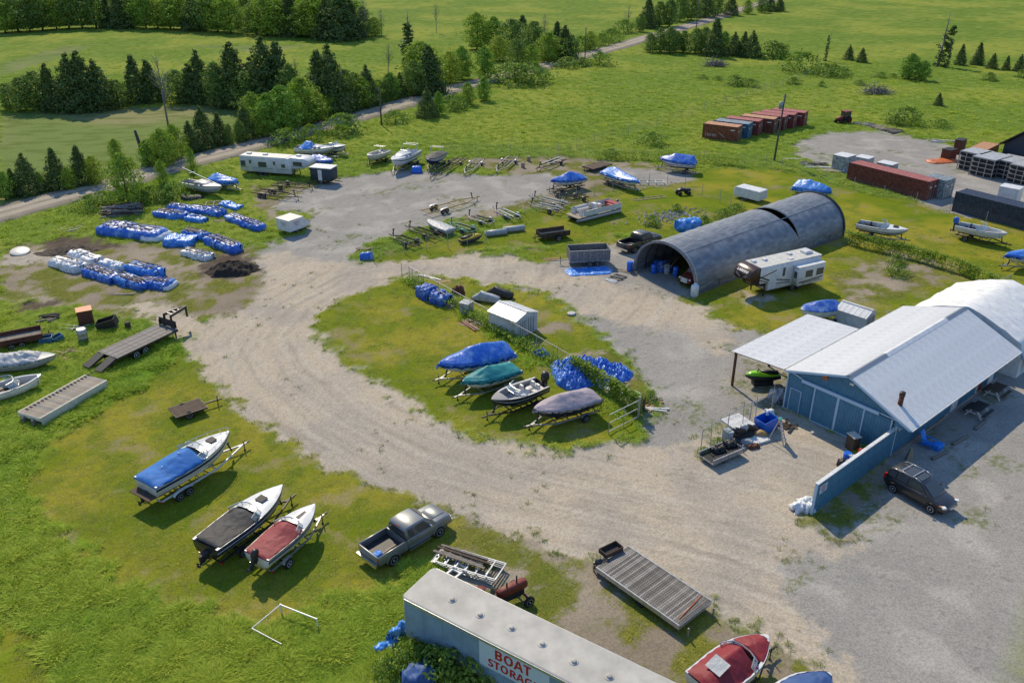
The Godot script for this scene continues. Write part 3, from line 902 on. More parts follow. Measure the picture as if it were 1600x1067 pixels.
	part(fl, "flashing", "rusty", flue)
	var vt := nb()
	turned(vt, Vector3(-0.03, 3.95, 2.9), Vector3.LEFT, [[0.0, 0.2], [0.1, 0.2], [0.1, 0.14], [0.06, 0.12]], 12)
	part(vt, "vent", "orange", o)
	var fd := nb()
	box(fd, Vector3(-0.16, 4.35, 5.0), Vector3(0.16, 0.16, 0.3))
	box(fd, Vector3(-0.06, 4.32, 5.0), Vector3(0.1, 0.06, 0.06))
	part(fd, "floodlight", "white", o)
	# lean-to carport
	var c := thing("carport", "white lean-to carport roof on brown posts beside the blue workshop", "carport", o.position, o.rotation.y)
	var cs := ribbed_mesh(Vector3(0.9, 0, 0), Vector3(0, -0.3, -4.75), 4, 0.016, Vector3(0, 1, -0.06).normalized(), 0.2)
	for i in 12: inst(cs, "roof_panel", "roof_white", c).position = Vector3(-0.35 + 0.9 * i, 3.42, -0.28)
	for x in [-0.1, 5.0, 10.0]:
		rod(c, "rafter", "wood_dark", Vector3(x, 3.33, -0.3), Vector3(x, 3.04, -4.9), 0.1, 0.16)
		rod(c, "post", "rusty", Vector3(x, 0, -4.75), Vector3(x, 3.0, -4.75), 0.16, 0.16)
	rod(c, "beam", "wood_dark", Vector3(-0.2, 3.0, -4.8), Vector3(10.3, 3.0, -4.8), 0.1, 0.18)
	# big white tent behind
	var t := thing("storage_tent", "large white fabric storage tent behind the blue workshop", "tent", o.position + Basis(Vector3.UP, deg_to_rad(40.5)) * Vector3(18.6, 0, -0.6), deg_to_rad(40.5))
	var rows := []
	for i in 15:
		var x := 9.0 * i / 14.0
		var row := []
		for k in 25:
			var s := -1.0 + k / 12.0
			var zz := 5.3 + s * 5.6
			var y := 4.75 - 2.25 * pow(absf(s), 1.35) if absf(s) < 0.86 else lerpf(2.9, 0.0, (absf(s) - 0.86) / 0.14)
			y += (0.04 * sin(x * 2.0 + s * 3.0) + nz.get_noise_2d(x * 0.9, zz * 0.9) * 0.09 - 0.06 * absf(sin(x * PI / 2.25))) * (1.0 if y > 0.3 else 0.0)
			row.append(Vector3(x, maxf(y, 0.0), clampf(zz, 5.3 - 4.95, 5.3 + 4.95)))
		rows.append(row)
	var ts := nb(true)
	sheet(ts, rows, Vector3.UP)
	part(ts, "canopy", "tent_white", t)
	for e in [0.02, 8.98]:
		var es := nb()
		for k in 24:
			var a: Vector3 = rows[0 if e < 1 else 14][k]
			var b: Vector3 = rows[0 if e < 1 else 14][k + 1]
			quad(es, Vector3(e, 0, a.z), Vector3(e, 0, b.z), Vector3(e, b.y, b.z), Vector3(e, a.y, a.z), Vector3(4.5, 1, 5.3))
		part(es, "end_wall", "tent_white", t)
	var fold := nb(true)
	var fr := []
	for i in 9:
		var rr := []
		for k in 9: rr.append(Vector3(-0.5 - 0.04 * i + 0.12 * sin(k * 1.9 + i * 0.3), 3.7 - 0.32 * i, 6.9 + (k - 4) * (0.1 + 0.05 * i)))
		fr.append(rr)
	sheet(fold, fr, Vector3.LEFT)
	part(fold, "loose_flap", "tent_white", t)

# small ridge-roofed metal or plastic shed; door on its +X end
func shed(n: String, label: String, pose: Array, w: float, h: float, rise: float, wall: String, roof: String) -> void:
	var l: float = pose[2]
	var o := thing(n, label, "shed", pose[0], pose[1])
	for s in [-1.0, 1.0]:
		var st := nb()
		ribbed(st, Vector3(-l / 2, 0, s * w / 2), Vector3(l, 0, 0), Vector3(0, h, 0), int(l * 6), 0.015, Vector3(0, 0, s))
		part(st, "wall", wall, o)
		var e := nb()
		ribbed(e, Vector3(s * l / 2, 0, -w / 2), Vector3(0, 0, w), Vector3(0, h, 0), int(w * 6), 0.015, Vector3(s, 0, 0))
		tri(e, Vector3(s * l / 2, h, -w / 2), Vector3(s * l / 2, h, w / 2), Vector3(s * l / 2, h + rise, 0), Vector3.ZERO)
		part(e, "gable_wall", wall, o)
		var r := nb()
		ribbed(r, Vector3(-l / 2 - 0.1, h + rise + 0.02, 0), Vector3(l + 0.2, 0, 0), Vector3(0, -rise - 0.06, s * (w / 2 + 0.12)), 6, 0.02, Vector3(0, w / 2, s * rise).normalized(), 0.12)
		part(r, "roof_panel", roof, o)
	rod(o, "ridge_cap", roof, Vector3(-l / 2 - 0.1, h + rise + 0.04, 0), Vector3(l / 2 + 0.1, h + rise + 0.04, 0), 0.22, 0.03)
	for s in [-1.0, 1.0]:
		var d := nb()
		box(d, Vector3(l / 2 + 0.04, h * 0.47, s * w * 0.18), Vector3(0.03, h * 0.9, w * 0.35))
		var dd := part(d, "door", wall, o)
		var rb := nb()
		for k in 4: box(rb, Vector3(l / 2 + 0.062, h * 0.47, s * w * 0.18 + (k - 1.5) * w * 0.08), Vector3(0.02, h * 0.82, 0.05))
		part(rb, "batten", "steel_dark", dd)

func quonset() -> void:
	var yaw := deg_to_rad(40.0)
	var o := thing("hoop_shed", "long dark fabric hoop shed with torn cover and open end", "shed", Vector3(15.8, 0, -81.4), yaw)
	var hw := 4.15
	var hh := 4.35
	var arch := func(x: float, k: int, n: int, grow: float) -> Vector3:
		var a := PI * k / n
		return Vector3(x, pow(sin(a), 0.8) * (hh + grow), -cos(a) * (hw + grow))
	var n := 24
	# cover, panel by panel between the hoops, with a tear near two thirds
	var hoops := []
	var x := 0.0
	while x < 27.1:
		hoops.append(x)
		x += 1.5
	for i in hoops.size() - 1:
		var x0: float = hoops[i]
		var x1: float = hoops[i + 1]
		for half in 2:
			var st := nb(true)
			var rows := []
			for j in 7:
				var t := j / 6.0
				var row := []
				for k in range(0, 17) if half == 0 else range(16, n + 1):
					var sag := -0.07 * sin(PI * t) * sin(PI * k / n)
					var p: Vector3 = arch.call(lerpf(x0, x1, t), k, n, sag + 0.03 * nz.get_noise_2d(x0 + t * 1.5, k * 0.7))
					if i == 11:
						var g: float = 0.97 * clampf(1.15 - absf(k - 12.0) / 9.0, 0.0, 1.0)
						p = arch.call(lerpf(x0, x1 - g * 1.5, t), k, n, sag - g * t * (0.28 + 0.1 * sin(k * 1.7)))
					row.append(p)
				rows.append(row)
			sheet(st, rows, Vector3.UP)
			part(st, "cover_panel", "quonset", o)
	for i in hoops.size():
		var st := nb()
		var p := []
		for k in n + 1: p.append(arch.call(hoops[i], k, n, -0.085 if i > 0 and i < hoops.size() - 1 else 0.03))
		pipe(st, p, 0.05 if i > 0 and i < hoops.size() - 1 else 0.11, 6)
		part(st, "hoop", "tarp_grey" if i == 12 else "galvanised" if i == 0 else "steel_dark", o)
	for e in [0.0, 27.0]:
		var rim := nb(true)
		var rr := []
		for g in [0.12, -0.12]:
			var row := []
			for k in n + 1: row.append(arch.call(e - 0.25 if e < 1 else e + 0.2, k, n, g))
			rr.append(row)
		sheet(rim, rr, Vector3.LEFT)
		part(rim, "end_band", "quonset", o)
	var tk := nb(true)
	var sr := []
	for j in 28:
		sr.append([arch.call(j, 16, n, 0.035), arch.call(j + 0.0, 16, n, 0.05) + Vector3(0, -0.09, 0.06)])
	sheet(tk, sr, Vector3(0, 1, 1))
	part(tk, "seam", "quonset", o)
	for j in 8: rod(o, "skirt_post", "wood_grey", Vector3(0.3 + j * 3.4, 0.0, hw + 0.02), Vector3(0.3 + j * 3.4, 0.9, hw - 0.05), 0.12, 0.12)
	rod(o, "skirt_board", "wood_grey", Vector3(0.0, 0.14, hw + 0.1), Vector3(26.5, 0.14, hw + 0.1), 0.05, 0.2)
	rod(o, "skirt_board", "wood_grey", Vector3(0.0, 0.14, -hw - 0.1), Vector3(26.5, 0.14, -hw - 0.1), 0.05, 0.2)
	# closed back
	var bk := nb()
	for k in n: tri(bk, Vector3(26.9, 0, 0), arch.call(26.9, k, n, 0.0), arch.call(26.9, k + 1, n, 0.0), Vector3(10, 1, 0))
	part(bk, "end_wall", "quonset", o)

# shipping container with corrugated sides and doors on +X
func container(label: String, pose: Array, l: float, h: float, side: String, roof: String, group := "", w := 2.44) -> Node3D:
	var o := thing("shipping_container", label, "container", pose[0], pose[1], group)
	for s in [-1.0, 1.0]:
		var st := nb()
		ribbed(st, Vector3(-l / 2 + 0.12, 0.16, s * (w / 2 - 0.05)), Vector3(l - 0.24, 0, 0), Vector3(0, h - 0.28, 0), int(l * 3.4), 0.045, Vector3(0, 0, s), 0.55)
		part(st, "side_panel", side, o)
		rod(o, "bottom_rail", side, Vector3(-l / 2, 0.09, s * (w / 2 - 0.04)), Vector3(l / 2, 0.09, s * (w / 2 - 0.04)), 0.08, 0.16)
		rod(o, "top_rail", side, Vector3(-l / 2, h - 0.07, s * (w / 2 - 0.03)), Vector3(l / 2, h - 0.07, s * (w / 2 - 0.03)), 0.06, 0.12)
		for e in [-1.0, 1.0]: rod(o, "corner_post", side, Vector3(e * (l / 2 - 0.06), 0, s * (w / 2 - 0.07)), Vector3(e * (l / 2 - 0.06), h, s * (w / 2 - 0.07)), 0.14, 0.14)
		var d := nb()
		box(d, Vector3(l / 2 - 0.02, h / 2, s * w * 0.235), Vector3(0.05, h - 0.26, w * 0.45))
		var door := part(d, "door", side, o)
		var b := nb()
		for k in [-0.12, 0.1]: tube(b, Vector3(l / 2 + 0.03, 0.12, s * w * 0.235 + k * w), Vector3(l / 2 + 0.03, h - 0.12, s * w * 0.235 + k * w), 0.022, 0.022, 6)
		part(b, "lock_rod", "galvanised", door)
		slab(door, "label_plate", "letter_white", Vector3(l / 2 + 0.01, h * 0.66, s * w * 0.22), Vector3(0.012, 0.22, 0.4))
	slab(o, "door_header", side, Vector3(l / 2 - 0.05, h - 0.07, 0), Vector3(0.1, 0.12, w - 0.3))
	var e2 := nb()
	ribbed(e2, Vector3(-l / 2 + 0.04, 0.1, -w / 2 + 0.12), Vector3(0, 0, w - 0.24), Vector3(0, h - 0.2, 0), 8, 0.04, Vector3.LEFT, 0.55)
	part(e2, "end_panel", side, o)
	var r := nb()
	ribbed(r, Vector3(-l / 2 + 0.08, h - 0.03, -w / 2 + 0.06), Vector3(l - 0.16, 0, 0), Vector3(0, 0, w - 0.12), int(l * 4.5), 0.02, Vector3.UP, 0.5)
	part(r, "roof", roof, o)
	return o

func crate(n: String, label: String, cat: String, pose: Array, w: float, h: float, m: String, lid: String, group := "") -> Node3D:
	var l: float = pose[2]
	var o := thing(n, label, cat, pose[0], pose[1], group)
	var st := nb()
	body(st, [[-l / 2, 0.0, h - 0.03, w / 2, w / 2], [l / 2, 0.0, h - 0.03, w / 2, w / 2]], 0.02)
	part(st, "case", m, o)
	var t := nb()
	body(t, [[-l / 2 - 0.04, h - 0.05, h + 0.03, w / 2 + 0.04, w / 2 + 0.03], [l / 2 + 0.04, h - 0.05, h + 0.03, w / 2 + 0.04, w / 2 + 0.03]], 0.03)
	part(t, "lid", lid, o)
	return o

# open-fronted rack of stacked pallet cages
func rack(label: String, at: Vector3, yaw: float, l: float, w: float, h: float, group: String) -> void:
	var o := thing("pallet_rack", label, "rack", at, yaw, group)
	slab(o, "back_panel", "black", Vector3(0, h / 2, 0), Vector3(l - 0.4, h - 0.1, w - 0.4))
	for i in 5: slab(o, "shelf", "galvanised", Vector3(0, 0.06 + i * (h - 0.12) / 4, 0), Vector3(l, 0.1, w))
	for i in 4:
		for s in [-1.0, 1.0]: rod(o, "upright", "galvanised", Vector3(-l / 2 + 0.06 + i * (l - 0.12) / 3, 0, s * (w / 2 - 0.04)), Vector3(-l / 2 + 0.06 + i * (l - 0.12) / 3, h, s * (w / 2 - 0.04)), 0.1, 0.1)
	slab(o, "top_sheet", "tarp_grey", Vector3(0, h + 0.03, 0), Vector3(l * 0.96, 0.05, w * 0.96))

func buildings() -> void:
	workshop()
	quonset()
	shed("garden_shed", "pale grey metal shed with ribbed doors inside the driveway loop", [Vector3(0.1, 0, -70.4), -0.752, 3.37], 2.9, 1.85, 0.45, "shed_grey", "white")
	shed("plastic_shed", "small white shed behind the blue workshop carport", [Vector3(31.6, 0, -70.95), -0.818, 2.81], 2.1, 1.7, 0.45, "shed_grey", "white")
	# dark shingled house at the gravel yard
	var h := thing("dark_house", "dark slate sided house with black shingle roof beyond the gravel yard", "house", Vector3(80.96, 0, -126.34), 0.35)
	slab(h, "wall", "slate_siding", Vector3(0, 1.6, 0), Vector3(11, 3.2, 8))
	for s in [-1.0, 1.0]:
		var st := nb()
		hexa(st, [Vector3(-6, 3.0, s * 4.5), Vector3(6, 3.0, s * 4.5), Vector3(6, 6.2, 0), Vector3(-6, 6.2, 0), Vector3(-6, 3.2, s * 4.5), Vector3(6, 3.2, s * 4.5), Vector3(6, 6.4, 0), Vector3(-6, 6.4, 0)])
		part(st, "roof", "shingle", h)
		var gb := nb()
		tri(gb, Vector3(s * 5.48, 3.15, -4), Vector3(s * 5.48, 3.15, 4), Vector3(s * 5.48, 6.1, 0), Vector3.ZERO)
		part(gb, "gable", "slate_siding", h)
	rod(h, "fascia", "white", Vector3(-6.02, 3.08, 4.5), Vector3(6.02, 3.08, 4.5), 0.06, 0.2)
	pane(h, Vector3(-3.0, 1.7, 4.02), 1.4, 1.1, Vector3.BACK)
	# containers in a row
	var yaw := 0.0
	var row := [[Vector3(35.58, 0, -144.51), -0.595, 5.09], [Vector3(37.92, 0, -146.82), -0.533, 4.87], [Vector3(40.21, 0, -148.98), -0.512, 4.98], [Vector3(43.33, 0, -150.68), -0.550, 4.87], [Vector3(45.65, 0, -152.64), -0.526, 4.86], [Vector3(47.79, 0, -154.31), -0.575, 4.89], [Vector3(50.21, 0, -156.05), -0.612, 4.92]]
	for r in row: yaw += r[1] / 7.0
	var look := [["container_rust", "roof_orange", "rust brown container with sunburnt orange roof and faded white lettering"], ["container_blue", "container_grey", "blue container with pale blue roof between two rust red ones"], ["container_red", "roof_red", "dark red container standing right beside the blue one"], ["container_brown", "roof_orange", "brown container standing behind the wooden pole in the row"], ["container_maroon", "roof_red", "maroon container third from the tractor end of the row"], ["container_red", "roof_red", "red container second from the tractor end of the row"], ["container_red", "roof_red", "bright red container at the tractor end of the row"]]
	for i in 7:
		var c := container(look[i][2], [row[i][0], yaw], 6.06, 2.6, look[i][0], look[i][1], "containers in a row on the grass")
		if i == 0:
			for k in 7: slab(c, "faded_print", "print_pale", Vector3(-2.4 + k * 0.3, 0.85, 1.27), Vector3(0.13 + 0.05 * (k % 3), 0.5, 0.012))
			rod(c, "faded_print", "print_pale", Vector3(-0.1, 1.3, 1.27), Vector3(0.9, 0.7, 1.27), 0.012, 0.14)
		slab(c, "marking", "letter_white", Vector3(2.2, 2.0, 1.27), Vector3(0.7, 0.16, 0.012))
	var big := [Vector3(52.53, 0, -115.34), -0.955, 12.15]
	container("long brown forty foot container with faded red roof beside the fence", big, 12.19, 2.6, "container_maroon", "roof_red")
	var by: float = big[1]
	container("short grey blue container behind the long brown one", [[Vector3(57.64, 0, -112.14), -1.046, 1.45][0], by], 3.0, 2.6, "container_grey", "container_grey")
	container("long navy container with grey roof at the yard fence", [[Vector3(61.08, 0, -101.12), -0.964, 6.52][0], by], 12.19, 2.6, "container_navy", "container_navy")
	container("orange roofed container between the rust boxes and the dark house", [Vector3(72.07, 0, -129.3), 0.784, 6.55], 6.06, 2.6, "container_orange", "roof_orange")
	crate("steel_bin", "tall rust red steel box with black lid beside the orange container", "bin", [Vector3(71.44, 0, -135.22), -0.771, 1.18], 1.9, 2.2, "rusty", "black")
	crate("steel_bin", "low rust red steel box with black lid on the gravel yard", "bin", [Vector3(68.06, 0, -131.42), -0.936, 1.45], 2.0, 1.6, "rusty", "black")
	var or_st := nb()
	lump(or_st, Vector3(5.0, 0.3, 2.6), 0.1, 1.0, 4, 12, 2.2)
	one(or_st, "wood_chip_heap", "orange", "low spread of orange chips at the rust red boxes", "heap", Vector3(66.45, 0, -130.07), 0.3)
	crate("utility_box", "blue grey utility box with pale lid near the long brown container", "box", [Vector3(49.34, 0, -125.08), -0.910, 2.26], 2.4, 2.3, "container_grey", "white")
	crate("utility_box", "low white topped box behind the long brown container", "box", [Vector3(53.41, 0, -127.44), -0.813, 2.03], 2.0, 1.4, "tarp_grey", "white")
	crate("utility_box", "low pale box behind the middle of the long brown container", "box", [Vector3(55.51, 0, -124.02), -0.868, 2.3], 2.0, 1.4, "container_grey", "white")
	crate("utility_box", "white box behind the long navy container", "box", [Vector3(65.26, 0, -108.25), -0.787, 2.35], 2.0, 2.4, "white", "white")
	rack("cage rack of dark pipes beside the rust red boxes", Vector3(69.14, 0, -125.62), 0.62 - PI / 2, 3.2, 3.6, 2.7, "cage racks on the gravel yard")
	rack("cage rack under a broad pale sheet beside the pipe rack", Vector3(70.03, 0, -122.79), 0.62 - PI / 2, 3.4, 5.0, 2.7, "cage racks on the gravel yard")
	rack("cage rack of dark pipes between the covered rack and the last one", Vector3(72.22, 0, -121.77), 0.62 - PI / 2, 3.2, 4.5, 2.6, "cage racks on the gravel yard")
	rack("last cage rack of the line below the dark house", Vector3(73.22, 0, -118.77), 0.62 - PI / 2, 3.2, 4.5, 2.6, "cage racks on the gravel yard")
	semi_trailer()

func semi_trailer() -> void:
	var ht := 3.55
	var o := thing("storage_trailer", "long blue sided semi trailer with weathered roof and red boat storage lettering", "trailer", Vector3(-4.84, 0, -33.43), -0.583)
	var l := 14.6
	var w := 2.6
	# local x runs away from the rounded end; the lettered side is +Z
	slab(o, "floor", "steel_dark", Vector3(l / 2, 1.1, 0), Vector3(l, 0.14, w - 0.1))
	for i in 12:
		var st := nb()
		box(st, Vector3(0.2 + (i + 0.5) * (l - 0.2) / 12, 2.3, w / 2), Vector3((l - 0.2) / 12 - 0.008, 2.3, 0.04))
		part(st, "side_panel", "trailer_side", o)
		var s2 := nb()
		box(s2, Vector3(0.2 + (i + 0.5) * (l - 0.2) / 12, 2.3, -w / 2), Vector3((l - 0.2) / 12 - 0.008, 2.3, 0.04))
		part(s2, "side_panel", "trailer_side", o)
	slab(o, "front_wall", "trailer_side", Vector3(0.06, 2.3, 0), Vector3(0.08, 2.4, w - 0.5))
	slab(o, "rear_wall", "trailer_side", Vector3(l - 0.02, 2.3, 0), Vector3(0.06, 2.4, w))
	for s in [-1.0, 1.0]:
		var cp := nb(true)
		tube(cp, Vector3(0.22, 1.05, s * (w / 2 - 0.2)), Vector3(0.22, ht - 0.03, s * (w / 2 - 0.2)), 0.21, 0.21, 16)
		part(cp, "corner_post", "aluminium", o)
		rod(o, "top_rail", "aluminium", Vector3(0.2, ht - 0.12, s * (w / 2 + 0.015)), Vector3(l, ht - 0.12, s * (w / 2 + 0.015)), 0.05, 0.16)
		rod(o, "bottom_rail", "galvanised", Vector3(0.2, 1.1, s * (w / 2 + 0.01)), Vector3(l, 1.1, s * (w / 2 + 0.01)), 0.06, 0.2)
		rod(o, "landing_leg", "steel_dark", Vector3(2.6, 0, s * 0.8), Vector3(2.6, 1.1, s * 0.8), 0.14, 0.14)
	var outline := []
	for k in 7: outline.append(Vector3(0.3 - 0.3 * cos(PI / 2 * k / 6), 0, -w / 2 + 0.3 - 0.3 * sin(PI / 2 * k / 6)))
	outline.append(Vector3(l, 0, -w / 2))
	outline.append(Vector3(l, 0, w / 2))
	for k in 7: outline.append(Vector3(0.3 - 0.3 * sin(PI / 2 * k / 6), 0, w / 2 - 0.3 + 0.3 * cos(PI / 2 * k / 6)))
	var lo := PackedVector3Array()
	var hi := PackedVector3Array()
	var ed := PackedVector3Array()
	for q in outline:
		lo.append(q + Vector3(0, ht - 0.06, 0))
		hi.append(q + Vector3(0, ht - 0.015, 0))
		ed.append(Vector3(clampf(q.x, 0.06, l - 0.04), ht + 0.012, clampf(q.z, -w / 2 + 0.06, w / 2 - 0.06)))
	var rs := nb()
	loft(rs, [lo, hi, ed])
	part(rs, "roof", "fiber_roof", o)
	for i in 8:
		var v := nb()
		turned(v, Vector3(2.3 + i * 1.75, ht, 0.1 + 0.08 * sin(i * 2.0)), Vector3.UP, [[0.0, 0.24], [0.04, 0.22], [0.05, 0.13], [0.13, 0.12], [0.15, 0.06]], 14)
		part(v, "roof_vent", "fiber_roof", o)
	var sg := nb()
	box(sg, Vector3(6.75, 2.6, w / 2 + 0.026), Vector3(3.9, 1.5, 0.012))
	var sign := part(sg, "sign_panel", "sign_white", o)
	letters(o, "BOAT", 0.6, "letter_red", Vector3(6.7, 2.95, w / 2 + 0.04), Vector3.RIGHT, Vector3.UP)
	letters(o, "STORAGE", 0.5, "letter_red", Vector3(6.75, 2.25, w / 2 + 0.04), Vector3.RIGHT, Vector3.UP)
	for x in [11.4, 12.7]:
		for s in [-1.0, 1.0]: wheel(o, Vector3(x, 0.5, s * (w / 2 - 0.2)), 0.5, 0.32)

# ---------------------------------------------------------------- boats
func prof(t: float, k: Array) -> float:
	if t <= k[0][0]: return k[0][1]
	for i in k.size() - 1:
		if t <= k[i + 1][0]: return lerpf(k[i][1], k[i + 1][1], smoothstep(0.0, 1.0, (t - k[i][0]) / (k[i + 1][0] - k[i][0])) * 0.6 + 0.4 * (t - k[i][0]) / (k[i + 1][0] - k[i][0]))
	return k[-1][1]

func half_beam(t: float, w: float) -> float:
	return w / 2 * (1.0 - pow(maxf(0.0, (t - 0.36) / 0.64), 2.9) * 0.985) * (0.9 + 0.1 * minf(1.0, t / 0.35))

func sheer(t: float, d: float) -> float:
	return d * (1.0 + 0.2 * t * t)

func keel(t: float, d: float) -> float:
	return d * 0.95 * pow(maxf(0.0, (t - 0.62) / 0.38), 2.4)

# hull between two shares of the side (0 keel, 1 chine, 2 waterline, 3 gunwale)
func hull_strip(st: SurfaceTool, l: float, w: float, d: float, from: float, to: float, grow := 0.0) -> void:
	var n := 18
	for side in [-1.0, 1.0]:
		var rows := []
		for i in n + 1:
			var t := float(i) / n
			var b := half_beam(t, w)
			var s := sheer(t, d)
			var k := keel(t, d)
			var px := [Vector2(0, k), Vector2(b * 0.8, k + (s - k) * 0.34), Vector2(b * 0.93, k + (s - k) * 0.62), Vector2(b, s)]
			var row := []
			for q in [0.0, 0.5, 1.0]:
				var f := lerpf(from, to, q)
				var j := mini(2, int(f))
				var p: Vector2 = px[j].lerp(px[j + 1], f - j)
				row.append(Vector3(-l / 2 + l * t + 0.04 * l * maxf(0.0, t - 0.8) * (f / 3.0), p.y, side * (p.x + grow)))
			rows.append(row)
		sheet(st, rows, Vector3(0, 0, side))

func deck_point(l: float, w: float, d: float, t: float, u: float, lift := 0.0, inset := 1.0) -> Vector3:
	return Vector3(-l / 2 + l * t + 0.04 * l * maxf(0.0, t - 0.8), sheer(t, d) + lift, u * half_beam(t, w) * inset)

func deck(st: SurfaceTool, l: float, w: float, d: float, t0: float, t1: float, camber: float, inset := 1.0) -> void:
	var rows := []
	for i in 11:
		var t := lerpf(t0, t1, i / 10.0)
		var row := []
		for k in 9:
			var u := -1.0 + k / 4.0
			row.append(deck_point(l, w, d, t, u, 0.015 + camber * (1.0 - u * u) * minf(1.0, 3.0 * (1.02 - t)), inset))
		rows.append(row)
	sheet(st, rows, Vector3.UP)

func cover_cloth(st: SurfaceTool, l: float, w: float, d: float, t0: float, t1: float, peak: Array, drop: float, wrinkle: float, sd: int) -> void:
	var rows := []
	var n := 26
	for i in n + 1:
		var t := lerpf(t0, t1, float(i) / n)
		var row := []
		var e := minf(1.0, minf(i, n - i) / 1.5)
		var p := prof(t, peak)
		for k in 23:
			var u := (k - 11) / 9.0
			var q: Vector3
			if absf(u) <= 1.0:
				q = deck_point(l, w, d, t, u, 0.03 + p * (1.0 - pow(absf(u), 1.25)) * (0.25 + 0.75 * e))
				q.y += wrinkle * e * (nz.get_noise_3d(q.x * 1.3 + sd * 9.0, q.z * 2.2, sd) + 0.6 * nz.get_noise_3d(q.x * 3.5 + sd, q.z * 3.0, 7.0)) * (1.0 - 0.5 * absf(u))
			else:
				q = deck_point(l, w, d, t, signf(u), 0.03)
				q.y -= drop * (absf(u) - 1.0) / 0.222 * (1.0 + 0.15 * sin(t * 40.0 + sd))
				q.z += signf(u) * (0.025 + 0.02 * sin(t * 55.0 + sd * 2.0))
			if i == 0 or i == n: q.y -= drop * 0.6 if absf(u) <= 1.0 else 0.0
			row.append(q)
		rows.append(row)
	sheet(st, rows, Vector3.UP)
	# the cloth's hanging ends
	for e in [[0, -1.0], [n, 1.0]]:
		var r: Array = rows[e[0]]
		var lower := []
		for q in r: lower.append(q + Vector3(e[1] * 0.03, -drop * 0.8, 0))
		sheet(st, [r, lower], Vector3(e[1], 0, 0))

func outboard(o: Node3D, at: Vector3, s: float, m := "plastic_black", tilt := 0.0) -> void:
	var b := Basis(Vector3.BACK, tilt)
	var st := nb(true)
	body(st, [[-0.34, 0.25, 0.62, 0.13, 0.1], [-0.22, 0.12, 0.78, 0.2, 0.16], [0.06, 0.1, 0.8, 0.21, 0.17], [0.2, 0.16, 0.66, 0.15, 0.12]], 0.08)
	var c := part(st, "outboard_motor", m, o)
	c.transform = Transform3D(b.scaled(Vector3.ONE * s), at)
	var s2 := nb()
	body(s2, [[-0.2, -0.75, 0.14, 0.05, 0.11], [0.12, -0.75, 0.14, 0.05, 0.11]], 0.04)
	box(s2, Vector3(0.2, -0.1, 0), Vector3(0.14, 0.4, 0.3))
	turned(s2, Vector3(-0.36, -0.72, 0), Vector3.RIGHT, [[0.0, 0.03], [0.1, 0.08], [0.4, 0.08], [0.55, 0.02]], 8)
	part(s2, "leg", "steel_dark", c)
	var s3 := nb()
	for k in 3:
		var a := TAU * k / 3
		box(s3, Vector3(-0.4, -0.72 + 0.1 * sin(a), 0.1 * cos(a)), Vector3(0.03, 0.16, 0.09), Basis(Vector3.RIGHT, -a + 0.5))
	part(s3, "propeller", "steel_dark", c)

func windscreen(o: Node3D, l: float, w: float, d: float, t: float, h: float, lift := 0.1) -> void:
	var us := [-0.96, -0.72, -0.3, 0.3, 0.72, 0.96]
	var ts := [t - 0.13, t - 0.01, t + 0.02, t + 0.02, t - 0.01, t - 0.13]
	var lo := []
	var hi := []
	for i in 6:
		lo.append(deck_point(l, w, d, ts[i], us[i], lift * (1.0 - us[i] * us[i])))
		hi.append(deck_point(l, w, d, ts[i], us[i] * 0.9, lift + h) - Vector3(h * 0.75, 0, 0))
	var f := nb()
	pipe(f, hi, 0.03, 5)
	pipe(f, lo, 0.025, 5)
	for i in 6: tube(f, lo[i], hi[i], 0.022, 0.022, 5)
	var fr := part(f, "windscreen", "aluminium", o)
	for i in 5:
		var g := nb()
		quad(g, lo[i], lo[i + 1], hi[i + 1], hi[i], Vector3(0, -5, 0))
		part(g, "pane", "glass_clear", fr)

